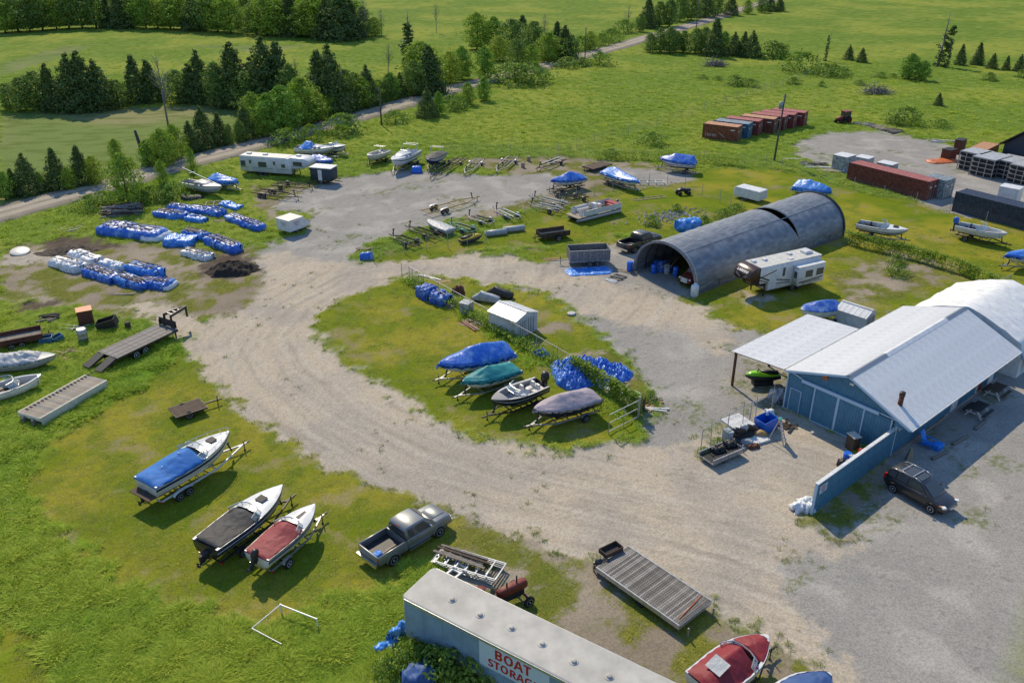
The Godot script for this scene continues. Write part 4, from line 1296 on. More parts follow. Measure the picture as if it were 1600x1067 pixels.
# opts: top, bottom, stripe materials; deck from; cover {from, to, mat, peak}; screen; seats; motor; y (height of keel above ground)
func boat(n: String, label: String, pose: Array, w: float, d: float, o_: Dictionary, group := "") -> Node3D:
	var l: float = o_.get("l", pose[2])
	var y: float = o_.get("y", 0.5)
	var o := thing(n, label, "boat", pose[0] + Vector3(0, y, 0), pose[1], group)
	var top: String = o_.get("top", "gelcoat")
	var st := nb(true)
	hull_strip(st, l, w, d, 0.0, 2.0)
	# transom
	var tp := []
	for q in [[0.0, 0.0], [0.8, 0.34], [0.93, 0.62], [1.0, 1.0]]: tp.append(Vector2(half_beam(0, w) * q[0], d * q[1]))
	for i in 3: quad(st, Vector3(-l / 2, tp[i].y, tp[i].x), Vector3(-l / 2, tp[i + 1].y, tp[i + 1].x), Vector3(-l / 2, tp[i + 1].y, -tp[i + 1].x), Vector3(-l / 2, tp[i].y, -tp[i].x), Vector3(l, d / 2, 0))
	var hull := part(st, "hull", o_.get("bottom", top), o)
	var s2 := nb(true)
	hull_strip(s2, l, w, d, 2.0, 3.0)
	part(s2, "topside", top, o)
	if o_.has("stripe"):
		var s3 := nb(true)
		hull_strip(s3, l, w, d, 2.15, o_.get("stripe_to", 2.6), 0.006)
		part(s3, "stripe", o_.stripe, hull)
	var rub := nb(true)
	hull_strip(rub, l, w, d, 2.93, 3.0, 0.02)
	part(rub, "rub_rail", o_.get("rail", "rim_dark"), o)
	var td: float = o_.get("deck", 0.6)
	if td < 1.0:
		var dk := nb(true)
		deck(dk, l, w, d, td, 0.995, o_.get("camber", 0.12), 0.99)
		part(dk, "foredeck", o_.get("deck_mat", top), o)
	# cockpit: side decks, inner walls, floor
	var fl := d * 0.42
	for side in [-1.0, 1.0]:
		var ck := nb()
		var cap := []
		var wall := []
		for i in 15:
			var t := lerpf(0.0, minf(td + 0.02, 0.97), i / 14.0)
			var a := deck_point(l, w, d, t, side * 0.995, 0.012)
			var b := deck_point(l, w, d, t, side, 0.012)
			b.z -= side * minf(0.17, absf(b.z) * 0.6)
			cap.append([a, b])
			wall.append([b, Vector3(b.x, fl, b.z)])
		sheet(ck, cap, Vector3.UP)
		sheet(ck, wall, Vector3(0, 0, -side))
		part(ck, "gunwale", o_.get("rim_mat", top), o)
	var cf := []
	for i in 15:
		var t := lerpf(0.0, minf(td + 0.02, 0.97), i / 14.0)
		var p := deck_point(l, w, d, t, 1.0)
		var z := p.z - minf(0.17, p.z * 0.6)
		cf.append([Vector3(p.x, fl, -z), Vector3(p.x, fl, z)])
	var fs := nb()
	sheet(fs, cf, Vector3.UP)
	var zb := half_beam(td, w) * 0.9
	quad(fs, Vector3(-l / 2 + l * td, fl, -zb), Vector3(-l / 2 + l * td, fl, zb), Vector3(-l / 2 + l * td, sheer(td, d), zb), Vector3(-l / 2 + l * td, sheer(td, d), -zb), Vector3(l, d / 2, 0))
	part(fs, "cockpit_floor", o_.get("floor", "carpet_grey"), o)
	if o_.has("cover"):
		var c: Dictionary = o_.cover
		var cs := nb(true)
		cover_cloth(cs, l, w * c.get("inset", 1.0), d, c.get("from", 0.0), c.get("to", 1.0), c.get("peak", [[0, 0.1], [0.4, 0.5], [1, 0.05]]), c.get("drop", 0.25), c.get("wrinkle", 0.05), hash(label) % 50)
		var cc := part(cs, "cover", c.mat, o)
		if c.has("panel"):
			var q := deck_point(l, w, d, c.panel - 0.08, 0.0, prof(c.panel - 0.08, c.peak) + 0.06)
			slab(cc, "clear_panel", "tarp_grey", q, Vector3(0.8, 0.02, 0.9), Basis(Vector3.BACK, 0.32))
		for p in c.get("poles", []):
			var q := deck_point(l, w, d, p[0], p[1], prof(p[0], c.peak) * (1.0 - pow(absf(p[1]), 1.5)) + 0.02)
			var ps := nb()
			turned(ps, q, Vector3.UP, [[0.0, 0.05], [0.06, 0.05], [0.08, 0.02]], 8)
			part(ps, "pole_tip", "white", cc)
	if o_.has("cover2"):
		var c: Dictionary = o_.cover2
		var cs := nb(true)
		cover_cloth(cs, l, w * 0.93, d, c.from, c.to, c.peak, c.get("drop", 0.08), 0.03, 3)
		part(cs, "bow_cover", c.mat, o)
	if o_.has("screen"): windscreen(o, l, w, d, o_.screen, o_.get("screen_h", 0.4))
	if o_.has("hatch"):
		var q := deck_point(l, w, d, o_.hatch, 0.0, 0.19)
		slab(o, "hatch", o_.get("hatch_mat", "tarp_black"), q, Vector3(0.55, 0.05, 0.6), Basis(Vector3.BACK, 0.03))
	if o_.has("walkway"):
		var s := nb()
		var rows := []
		for i in 6:
			var t := lerpf(td + 0.08, 0.9, i / 5.0)
			rows.append([deck_point(l, w, d, t, -0.16, 0.145 * minf(1.0, 3.0 * (1.02 - t))), deck_point(l, w, d, t, 0.16, 0.145 * minf(1.0, 3.0 * (1.02 - t)))])
		sheet(s, rows, Vector3.UP)
		part(s, "walkway", "wood_grey", o)
	for q in o_.get("seats", []):
		var s := nb()
		var c := deck_point(l, w, d, q[0], q[1] * 0.7)
		body(s, [[c.x - 0.22, fl, fl + 0.3, 0.24, 0.24], [c.x + 0.25, fl, fl + 0.3, 0.24, 0.24]], 0.06)
		body(s, [[c.x - 0.34, fl + 0.1, fl + 0.75, 0.24, 0.2], [c.x - 0.2, fl + 0.1, fl + 0.72, 0.24, 0.2]], 0.05)
		part(s, "seat", o_.get("seat_mat", "vinyl"), o).position.z = c.z
	for q in o_.get("benches", []):
		var hb := half_beam(q, w) * 0.84
		slab(o, "bench", o_.get("seat_mat", "vinyl"), Vector3(-l / 2 + l * q, fl + 0.16, 0), Vector3(0.36, 0.3, hb * 2))
	if o_.has("bow_rail"):
		var s := nb()
		for side in [-1.0, 1.0]:
			var p := []
			for i in 8:
				var t := lerpf(o_.bow_rail, 0.985, i / 7.0)
				p.append(deck_point(l, w, d, t, side * 0.93, 0.32))
				if i % 2 == 0: tube(s, deck_point(l, w, d, t, side * 0.96, 0.0), p[-1], 0.012, 0.012, 5)
			pipe(s, p, 0.02, 5)
		tube(s, deck_point(l, w, d, 0.985, -0.93, 0.32), deck_point(l, w, d, 0.985, 0.93, 0.32), 0.02, 0.02, 5)
		part(s, "bow_rail", "chrome", o)
	if o_.has("platform"): slab(o, "swim_platform", o_.platform, Vector3(-l / 2 - 0.3, d * 0.4, 0), Vector3(0.6, 0.06, w * 0.8))
	match o_.get("motor", ""):
		"outboard": outboard(o, Vector3(-l / 2 - 0.22, d * 0.86, 0), o_.get("motor_s", 1.0), o_.get("motor_mat", "plastic_black"), o_.get("tilt", 0.0))
		"drive":
			var s := nb()
			body(s, [[-l / 2 - 0.5, 0.06, 0.5, 0.07, 0.09], [-l / 2 - 0.2, 0.0, 0.56, 0.1, 0.14], [-l / 2, 0.12, 0.6, 0.16, 0.2]], 0.05)
			turned(s, Vector3(-l / 2 - 0.7, 0.0, 0), Vector3.RIGHT, [[0.0, 0.02], [0.05, 0.07], [0.5, 0.06]], 8)
			for k in 3: box(s, Vector3(-l / 2 - 0.66, 0.12 * sin(TAU * k / 3), 0.12 * cos(TAU * k / 3)), Vector3(0.04, 0.2, 0.1), Basis(Vector3.RIGHT, -TAU * k / 3))
			part(s, "stern_drive", "steel_dark", o)
	if o_.has("arch"):
		var s := nb()
		var q: Array = o_.arch
		for z in [-1.0, 1.0]:
			pipe(s, [deck_point(l, w, d, q[0], z * 0.95), deck_point(l, w, d, q[0] - 0.03, z * 0.85, q[1]), deck_point(l, w, d, q[0] - 0.14, z * 0.85, q[1])], 0.035, 5)
		for t in [q[0] - 0.03, q[0] - 0.14]: tube(s, deck_point(l, w, d, t, -0.85, q[1]), deck_point(l, w, d, t, 0.85, q[1]), 0.035, 0.035, 5)
		part(s, "tower", "white", o)
	if o_.has("cabin"):
		var q: Array = o_.cabin
		var s := nb(true)
		var x0: float = -l / 2 + l * q[0]
		var x1: float = -l / 2 + l * q[1]
		var b0 := half_beam(q[0], w)
		var b1 := half_beam(q[1], w)
		var sy := sheer(q[0], d)
		body(s, [[x0, sy - 0.1, sy + q[2], b0 * 0.9, b0 * 0.78], [lerpf(x0, x1, 0.5), sy - 0.1, sy + q[2] * 0.95, (b0 + b1) * 0.45, (b0 + b1) * 0.38], [x1, sy - 0.05, sy + 0.12, b1 * 0.7, b1 * 0.5]], 0.12)
		var cb := part(s, "cabin", top, o)
		for z in [-1.0, 1.0]:
			for e in [0.2, 0.55]:
				slab(cb, "porthole", "glass_dark", Vector3(lerpf(x0, x1, e), sy + q[2] * 0.5, z * lerpf(b0, b1, e * 0.55) * 0.86), Vector3(0.5, q[2] * 0.34, 0.05), Basis(Vector3.UP, z * 0.09))
	return o

# trailer under a boat, or empty; front is +X
func boat_trailer(label: String, pose: Array, w: float, o_: Dictionary, group := "") -> Node3D:
	var l: float = o_.get("l", pose[2])
	var o := thing("boat_trailer", label, "trailer", pose[0], pose[1], group)
	var m: String = o_.get("mat", "galvanised")
	var ax: int = o_.get("axles", 1)
	var fy := 0.5
	var ton: float = o_.get("tongue", l * 0.3)
	var xb := l / 2 - ton
	for s in [-1.0, 1.0]:
		rod(o, "side_rail", m, Vector3(-l / 2, fy, s * w * 0.36), Vector3(xb, fy, s * w * 0.36), 0.07, 0.12)
		rod(o, "tongue_arm", m, Vector3(xb - 0.03, fy, s * w * 0.36), Vector3(l / 2 - 0.5, fy - 0.02, s * 0.05), 0.07, 0.11)
		if o_.get("bunks", true):
			rod(o, "bunk", o_.get("bunk_mat", "wood_dark"), Vector3(-l / 2 + 0.1, fy + 0.24, s * w * 0.22), Vector3(xb - 0.1, fy + 0.24, s * w * 0.2), 0.12, 0.06)
			for e in [0.2, 0.8]: rod(o, "bunk_post", m, Vector3(lerpf(-l / 2, xb, e), fy, s * w * 0.215), Vector3(lerpf(-l / 2, xb, e), fy + 0.22, s * w * 0.215), 0.05, 0.05)
	rod(o, "tongue", m, Vector3(l / 2 - 0.8, fy + 0.01, 0), Vector3(l / 2, fy - 0.03, 0), 0.09, 0.1)
	for e in [0.02, 0.35, 0.7, 0.98]: rod(o, "crossmember", m, Vector3(lerpf(-l / 2, xb, e), fy - 0.05, -w * 0.355), Vector3(lerpf(-l / 2, xb, e), fy - 0.05, w * 0.355), 0.07, 0.07)
	var ct := nb()
	box(ct, Vector3(l / 2 + 0.06, fy, 0), Vector3(0.22, 0.09, 0.09))
	part(ct, "coupler", "steel_dark", o)
	var wp := nb()
	bar(wp, Vector3(l / 2 - ton * 0.42, fy, 0), Vector3(l / 2 - ton * 0.5, fy + 0.75, 0), 0.09, 0.09)
	tube(wp, Vector3(l / 2 - ton * 0.5, fy + 0.78, -0.1), Vector3(l / 2 - ton * 0.5, fy + 0.78, 0.1), 0.09, 0.09, 8)
	part(wp, "winch_post", o_.get("post", "steel_dark"), o)
	var jk := nb()
	tube(jk, Vector3(l / 2 - 0.4, 0.02, 0.12), Vector3(l / 2 - 0.4, fy + 0.3, 0.12), 0.035, 0.035, 6)
	tube(jk, Vector3(l / 2 - 0.4, 0.08, 0.09), Vector3(l / 2 - 0.4, 0.08, 0.15), 0.08, 0.08, 8)
	part(jk, "jack", "steel_dark", o)
	var xa: float = -l / 2 + (xb + l / 2) * o_.get("axle_at", 0.34)
	for k in ax:
		var x := xa + (k - (ax - 1) / 2.0) * 0.74
		rod(o, "axle", "steel_dark", Vector3(x, 0.33, -w * 0.45), Vector3(x, 0.33, w * 0.45), 0.07, 0.07)
		for s in [-1.0, 1.0]: wheel(o, Vector3(x, 0.32, s * w * 0.47), 0.32, 0.2, o_.get("rim", "rim"))
	for s in [-1.0, 1.0]:
		var f := nb(true)
		var rows := []
		var fl := 0.42 + (ax - 1) * 0.37
		for i in 9:
			var a := PI * (0.06 + 0.88 * i / 8.0)
			rows.append([Vector3(xa - cos(a) * fl, 0.36 + 0.4 * pow(sin(a), 0.5), s * (w * 0.47 - 0.13)), Vector3(xa - cos(a) * fl, 0.36 + 0.4 * pow(sin(a), 0.5), s * (w * 0.47 + 0.13))])
		sheet(f, rows, Vector3.UP)
		part(f, "fender", o_.get("fender", m), o)
		var tl := nb()
		box(tl, Vector3(-l / 2 - 0.02, fy + 0.02, s * w * 0.4), Vector3(0.05, 0.1, 0.18))
		part(tl, "tail_light", "tail_red", o)
	return o

# boat standing on its own trailer
func rig(n: String, label: String, pose: Array, w: float, d: float, o_: Dictionary, t_: Dictionary, tlabel: String, group := "", tgroup := "") -> void:
	o_["y"] = o_.get("y", 0.62)
	boat(n, label, pose, w, d, o_, group)
	var l: float = o_.get("l", pose[2])
	var ton: float = t_.get("extra", 1.1)
	var dir := Vector3(cos(pose[1]), 0, -sin(pose[1]))
	t_["tongue"] = t_.get("tongue", l * 0.28 + ton)
	boat_trailer(tlabel, [pose[0] + dir * (ton / 2 + 0.1), pose[1], l + ton - 0.3], w * 0.98, t_, tgroup)

func pontoon() -> void:
	var p := [Vector3(10.34, 0, -103.11), -2.500, 7.36]
	var l: float = p[2]
	var w := 2.5
	var o := thing("pontoon_boat", "white fenced pontoon boat with two aluminium floats on the grass", "boat", p[0], p[1])
	for s in [-1.0, 1.0]:
		var f := nb(true)
		turned(f, Vector3(-l / 2, 0.33, s * 0.85), Vector3.RIGHT, [[0.0, 0.3], [0.1, 0.33], [l - 1.1, 0.33], [l - 0.5, 0.26], [l - 0.05, 0.08], [l, 0.02]], 14)
		part(f, "float", "aluminium", o)
	slab(o, "deck", "wood_pale", Vector3(0, 0.72, 0), Vector3(l, 0.1, w))
	rod(o, "deck_rim", "teal_paint", Vector3(-l / 2, 0.7, w / 2 + 0.02), Vector3(l / 2, 0.7, w / 2 + 0.02), 0.03, 0.1)
	for s in [-1.0, 1.0]:
		for i in 4:
			var x := -l / 2 + 0.05 + (i + 0.5) * (l - 0.9) / 4
			slab(o, "fence_panel", "white", Vector3(x, 1.12, s * (w / 2 - 0.05)), Vector3((l - 0.9) / 4 - 0.04, 0.6, 0.03))
		rod(o, "fence_rail", "aluminium", Vector3(-l / 2, 1.45, s * (w / 2 - 0.05)), Vector3(l / 2 - 0.85, 1.45, s * (w / 2 - 0.05)), 0.05, 0.05)
		slab(o, "bench", "vinyl", Vector3(l * 0.18, 0.98, s * (w / 2 - 0.38)), Vector3(1.9, 0.42, 0.55))
		slab(o, "bench_back", "vinyl", Vector3(l * 0.18, 1.25, s * (w / 2 - 0.15)), Vector3(1.9, 0.4, 0.14))
	for x in [-l / 2 + 0.05, l / 2 - 0.85]:
		for s in [-1.0, 1.0]: slab(o, "fence_panel", "white", Vector3(x, 1.12, s * 0.75), Vector3(0.03, 0.6, 0.8))
	slab(o, "console", "white", Vector3(-0.5, 1.15, 0.55), Vector3(0.5, 0.8, 0.7))
	slab(o, "seat", "vinyl", Vector3(-1.2, 1.05, 0.5), Vector3(0.5, 0.6, 0.55))
	slab(o, "seat", "vinyl_red", Vector3(-2.2, 1.05, -0.5), Vector3(0.5, 0.6, 0.9))
	slab(o, "sunpad", "vinyl_red", Vector3(-l / 2 + 0.55, 1.1, 0), Vector3(0.8, 0.5, 1.9))
	outboard(o, Vector3(-l / 2 - 0.2, 0.75, 0), 0.9)

func boats() -> void:
	var empty := "empty boat trailers parked in the yard"
	rig("cabin_boat", "white and navy cruiser with bright blue cockpit cover", [Vector3(-21.45, 0, -47.02), 0.986, 6.7], 2.5, 1.25, {"top": "gelcoat", "bottom": "cream", "stripe": "navy", "deck": 0.6, "camber": 0.16, "cover": {"from": 0.0, "to": 0.56, "mat": "canvas_blue", "peak": [[0, 0.12], [0.15, 0.25], [0.34, 0.62], [0.5, 0.6], [0.56, 0.4]], "drop": 0.12, "wrinkle": 0.04, "poles": [[0.2, 0.0], [0.4, 0.0]]}, "screen": 0.66, "screen_h": 0.34, "hatch": 0.78, "bow_rail": 0.6, "platform": "wood_brown", "motor": "drive"}, {"axles": 2, "mat": "white", "extra": 1.4, "bunk_mat": "wood_pale"}, "white tandem trailer under the blue covered cruiser")
	rig("speed_boat", "white deck navy hull speedboat with black cockpit cover", [Vector3(-16.1, 0, -41.21), 1.045, 6.31], 2.3, 1.05, {"top": "navy", "bottom": "dark_hull", "stripe": "gelcoat", "stripe_to": 2.3, "rail": "grey_hull", "deck": 0.55, "deck_mat": "gelcoat", "rim_mat": "grey_hull", "camber": 0.12, "cover": {"from": 0.03, "to": 0.53, "mat": "tarp_black", "inset": 0.95, "peak": [[0, 0.06], [0.3, 0.14], [0.47, 0.42], [0.53, 0.3]], "drop": 0.05, "wrinkle": 0.05}, "screen": 0.6, "screen_h": 0.28, "hatch": 0.72, "motor": "drive"}, {"extra": 0.9, "mat": "steel_dark"}, "dark trailer under the black covered speedboat")
	rig("speed_boat", "small white and grey boat with faded red cockpit cover", [Vector3(-13.3, 0, -39.91), 1.077, 5.07], 2.05, 0.95, {"top": "grey_hull", "bottom": "gelcoat", "stripe": "navy", "stripe_to": 2.5, "deck": 0.6, "deck_mat": "gelcoat", "camber": 0.12, "cover": {"from": 0.0, "to": 0.58, "mat": "tarp_red", "inset": 0.96, "peak": [[0, 0.06], [0.3, 0.2], [0.5, 0.42], [0.58, 0.3]], "drop": 0.08, "wrinkle": 0.04}, "walkway": true, "screen": 0.64, "screen_h": 0.25, "motor": "outboard", "motor_s": 0.8, "tilt": -0.5}, {"extra": 0.8, "rim": "white"}, "galvanised trailer under the red covered boat")
	rig("covered_boat", "large boat shrink wrapped in glossy blue beside the shed", [Vector3(-3.03, 0, -61.73), -2.637, 6.45], 2.6, 1.1, {"top": "gelcoat", "bottom": "gelcoat", "cover": {"from": -0.01, "to": 1.02, "mat": "tarp_blue", "peak": [[0, 0.55], [0.12, 0.8], [0.42, 1.0], [0.58, 0.95], [0.68, 0.5], [1, 0.12]], "drop": 0.42, "wrinkle": 0.05}}, {"extra": 0.5}, "trailer under the glossy blue wrapped boat")
	rig("covered_boat", "boat under a wrinkled teal cover between blue wrapped and aluminium boats", [Vector3(-1.76, 0, -59.07), -2.551, 4.99], 2.1, 0.9, {"top": "gelcoat", "bottom": "gelcoat", "cover": {"from": -0.01, "to": 1.02, "mat": "tarp_teal", "peak": [[0, 0.2], [0.3, 0.55], [0.55, 0.75], [0.75, 0.3], [1, 0.06]], "drop": 0.3, "wrinkle": 0.08}}, {"extra": 0.9}, "trailer with long tongue under the teal covered boat")
	rig("fishing_boat", "open aluminium fishing boat with black outboard and grey seats", [Vector3(0.41, 0, -56.27), -2.481, 4.9], 2.15, 0.95, {"top": "dark_hull", "bottom": "dark_hull", "stripe": "grey_hull", "stripe_to": 2.35, "rail": "aluminium", "deck": 0.78, "deck_mat": "carpet_grey", "floor": "carpet_grey", "rim_mat": "aluminium", "screen": 0.6, "screen_h": 0.3, "seats": [[0.42, -0.5], [0.42, 0.45], [0.2, -0.5], [0.2, 0.4]], "benches": [0.08], "motor": "outboard", "motor_s": 1.15}, {"extra": 0.8, "mat": "steel_dark"}, "dark trailer under the open aluminium fishing boat")
	rig("covered_boat", "black hulled boat under a sagging mauve grey cover", [Vector3(3.94, 0, -54.64), -2.628, 5.49], 2.3, 0.95, {"top": "dark_hull", "bottom": "dark_hull", "rail": "aluminium", "cover": {"from": -0.01, "to": 0.99, "mat": "tarp_mauve", "peak": [[0, 0.3], [0.14, 0.5], [0.45, 0.72], [0.6, 0.72], [0.8, 0.25], [1, 0.08]], "drop": 0.22, "wrinkle": 0.07}}, {"extra": 0.7, "mat": "galvanised"}, "galvanised trailer under the mauve covered boat")
	rig("speed_boat", "white bowrider with maroon covers and clear window panel", [Vector3(10.86, 0, -30.01), 0.640, 4.86], 2.3, 1.0, {"top": "gelcoat", "bottom": "gelcoat", "deck": 0.95, "cover": {"from": 0.02, "to": 0.6, "mat": "tarp_maroon", "inset": 0.9, "panel": 0.3, "peak": [[0, 0.15], [0.25, 0.55], [0.35, 0.75], [0.55, 0.7], [0.6, 0.45]], "drop": 0.02, "wrinkle": 0.04}, "cover2": {"from": 0.68, "to": 0.94, "mat": "tarp_maroon", "peak": [[0, 0.2], [0.8, 0.22], [1, 0.05]]}, "screen": 0.66, "screen_h": 0.28}, {"extra": 0.8, "mat": "steel_dark"}, "dark trailer under the maroon covered bowrider")
	rig("speed_boat", "white bowrider with navy blue cover near the maroon covered one", [Vector3(13.39, 0, -27.96), 0.581, 4.24], 2.3, 0.95, {"top": "gelcoat", "bottom": "gelcoat", "deck": 0.95, "cover": {"from": 0.0, "to": 0.96, "mat": "tarp_navy", "inset": 0.86, "peak": [[0, 0.2], [0.3, 0.45], [0.55, 0.4], [0.7, 0.2], [1, 0.05]], "drop": -0.02, "wrinkle": 0.05}}, {"extra": 0.6}, "trailer under the navy covered bowrider")
	# left edge, resting on the ground
	boat("old_boat", "weathered white boat hull under a torn grey tarp in the grass", [Vector3(-41.26, 0, -62.73), 0.158, 6.05], 2.3, 0.95, {"y": 0.0, "deck": 0.7, "top": "grey_hull", "cover": {"from": 0.0, "to": 0.82, "mat": "tarp_grey", "peak": [[0, 0.3], [0.3, 0.5], [0.6, 0.55], [0.82, 0.25]], "drop": 0.2, "wrinkle": 0.2}})
	boat("speed_boat", "old open bowrider with tan and grey seats in the tall grass", [Vector3(-39.57, 0, -58.29), 0.703, 4.63], 2.2, 0.9, {"y": 0.05, "deck": 0.93, "top": "gelcoat", "seats": [[0.35, -0.5], [0.35, 0.5], [0.7, 0.3]], "benches": [0.15], "seat_mat": "wood_pale", "screen": 0.62, "floor": "steel_dark"})
	# far left group
	boat("sail_boat", "small white sailboat hull with mast laid on deck beside the trees", [Vector3(-41.93, 0, -112.52), -0.500, 7.1], 2.1, 1.2, {"y": 0.3, "deck": 0.45, "cabin": [0.4, 0.75, 0.4], "top": "cream", "bottom": "grey_hull"})
	var mast := nb()
	tube(mast, Vector3(-4.2, 2.5, 0), Vector3(3.6, 1.55, 0), 0.07, 0.06, 8)
	bar(mast, Vector3(-2.0, 2.2, -0.5), Vector3(-2.0, 2.2, 0.5), 0.05, 0.05)
	var mp := [Vector3(-42.73, 0, -114.54), -0.657, 8.89]
	one(mast, "mast", "aluminium", "long pale mast lying along the small sailboat", "mast", mp[0], mp[1])
	rig("covered_boat", "bright blue tarped boat beside the small sailboat", [Vector3(-39.65, 0, -114.58), -0.416, 4.67], 2.2, 0.9, {"cover": {"from": -0.01, "to": 1.02, "mat": "tarp_bright", "peak": [[0, 0.4], [0.3, 0.8], [0.6, 0.4], [1, 0.1]], "drop": 0.5, "wrinkle": 0.1}}, {"extra": 0.6}, "trailer under the tarped boat beside the sailboat")
	rig("covered_boat", "blue wrapped boat parked behind the old fifth wheel", [Vector3(-28.37, 0, -125.46), -0.555, 4.22], 2.2, 0.9, {"cover": {"from": -0.01, "to": 1.02, "mat": "tarp_blue", "peak": [[0, 0.4], [0.4, 0.6], [0.7, 0.3], [1, 0.1]], "drop": 0.5, "wrinkle": 0.12}}, {"extra": 0.6}, "trailer under the boat behind the old fifth wheel")
	rig("cabin_boat", "white cruiser with blue folding top near the road", [Vector3(-30.68, 0, -131.64), -0.134, 6.09], 2.4, 1.15, {"top": "gelcoat", "bottom": "grey_hull", "deck": 0.5, "cover": {"from": 0.12, "to": 0.48, "mat": "tarp_bright", "peak": [[0.12, 0.2], [0.3, 0.95], [0.42, 0.9], [0.48, 0.4]], "drop": 0.1}, "cabin": [0.5, 0.8, 0.3]}, {"extra": 0.8}, "trailer under the cruiser with blue folding top")
	rig("speed_boat", "white runabout with navy stripe behind the blue topped cruiser", [Vector3(-27.8, 0, -133.48), -0.345, 3.67], 2.1, 1.0, {"stripe": "navy", "deck": 0.5, "screen": 0.55}, {"extra": 0.6}, "trailer under the runabout near the road")
	rig("fishing_boat", "cream centre console boat with white leaning frame", [Vector3(-20.6, 0, -128.7), -2.049, 4.81], 2.1, 1.0, {"top": "cream", "deck": 0.85, "benches": [0.15, 0.6], "seats": [[0.4, 0.0]], "arch": [0.42, 0.9]}, {"extra": 0.5, "mat": "steel_dark"}, "trailer under the cream centre console boat")
	rig("cabin_boat", "large white cuddy cruiser with tall white radar arch", [Vector3(-16.19, 0, -126.02), -1.918, 7.66], 2.6, 1.35, {"deck": 0.45, "cabin": [0.42, 0.8, 0.42], "screen": 0.46, "screen_h": 0.45, "arch": [0.25, 1.15], "stripe": "navy", "stripe_to": 2.4}, {"extra": 0.4, "axles": 2}, "tandem trailer under the white cuddy cruiser")
	rig("speed_boat", "navy striped boat with black cover and white bimini frame", [Vector3(-11.64, 0, -126.59), -1.859, 5.54], 2.3, 1.1, {"bottom": "navy", "stripe": "grey_hull", "cover": {"from": 0.0, "to": 0.98, "mat": "tarp_black", "peak": [[0, 0.1], [0.4, 0.3], [1, 0.06]], "drop": 0.1}, "arch": [0.35, 1.1]}, {"extra": 0.4}, "trailer under the black covered boat with bimini frame")
	# back row of wrapped boats
	rig("covered_boat", "royal blue wrapped boat on a trailer beside the silver trailers", [Vector3(7.65, 0, -114.87), -2.626, 5.14], 2.3, 0.95, {"cover": {"from": -0.01, "to": 1.02, "mat": "tarp_blue", "peak": [[0, 0.3], [0.45, 0.9], [0.75, 0.4], [1, 0.1]], "drop": 0.3}}, {"extra": 0.7, "mat": "steel_dark"}, "dark trailer under the royal blue wrapped boat")
	rig("covered_boat", "light blue wrapped boat with its bow towards the pontoon boat", [Vector3(15.27, 0, -116.08), -1.000, 7.26], 2.3, 0.95, {"cover": {"from": -0.01, "to": 1.02, "mat": "tarp_bright", "peak": [[0, 0.4], [0.3, 0.95], [0.5, 0.6], [0.8, 0.3], [1, 0.1]], "drop": 0.35}}, {"extra": 0.5}, "trailer under the light blue wrapped boat")
	rig("covered_boat", "long blue wrapped cruiser parked along the back fence", [Vector3(24.52, 0, -124.14), 2.789, 5.29], 2.5, 1.1, {"bottom": "grey_hull", "cover": {"from": -0.01, "to": 1.0, "mat": "tarp_blue", "peak": [[0, 0.7], [0.1, 0.9], [0.6, 0.9], [0.75, 0.5], [1, 0.1]], "drop": 0.3}}, {"extra": 0.7}, "trailer under the long blue wrapped cruiser")
	rig("covered_boat", "boat under loose light blue tarp behind the hoop shed", [Vector3(39.95, 0, -110.15), -0.713, 4.95], 2.3, 1.0, {"cover": {"from": -0.01, "to": 1.02, "mat": "tarp_bright", "peak": [[0, 0.6], [0.35, 1.0], [0.6, 0.8], [1, 0.3]], "drop": 0.5, "wrinkle": 0.15}}, {"extra": 0.6}, "trailer under the tarped boat behind the hoop shed")
	boat("row_boat", "small grey aluminium boat lying beside the teal trailer", [Vector3(-8.75, 0, -97.32), 2.306, 4.48], 1.7, 0.75, {"y": 0.12, "deck": 0.97, "top": "tarp_grey", "cover": {"from": 0.0, "to": 0.99, "mat": "tarp_grey", "peak": [[0, 0.05], [0.5, 0.16], [1, 0.05]], "drop": 0.1}})
	# right-hand lawn
	rig("speed_boat", "white bowrider with black seats behind the vine covered fence", [Vector3(43.28, 0, -94.75), -0.611, 5.52], 2.3, 0.95, {"top": "gelcoat", "bottom": "grey_hull", "deck": 0.62, "seats": [[0.3, -0.5], [0.3, 0.5], [0.5, 0.5]], "seat_mat": "steel_dark", "screen": 0.6, "benches": [0.12], "hatch": 0.76}, {"extra": 0.4}, "trailer under the bowrider behind the vine covered fence")
	rig("speed_boat", "white open bowrider on a black trailer on the lawn", [Vector3(54.43, 0, -93.83), -0.789, 5.34], 2.3, 0.95, {"top": "gelcoat", "bottom": "gelcoat", "stripe": "dark_hull", "stripe_to": 2.2, "deck": 0.9, "seats": [[0.3, -0.5], [0.42, 0.5]], "seat_mat": "navy", "screen": 0.58, "benches": [0.12], "motor": "outboard", "motor_mat": "tarp_blue", "motor_s": 1.1}, {"extra": 0.7, "mat": "steel_dark"}, "black trailer under the white open bowrider on the lawn")
	rig("covered_boat", "blue covered boat parked at the edge of the lawn", [Vector3(55.63, 0, -85.76), -2.923, 6.17], 2.3, 0.95, {"bottom": "gelcoat", "cover": {"from": -0.01, "to": 1.02, "mat": "tarp_blue", "peak": [[0, 0.4], [0.4, 0.7], [0.7, 0.3], [1, 0.08]], "drop": 0.35}}, {"extra": 0.4}, "trailer under the blue covered boat at the lawn edge")
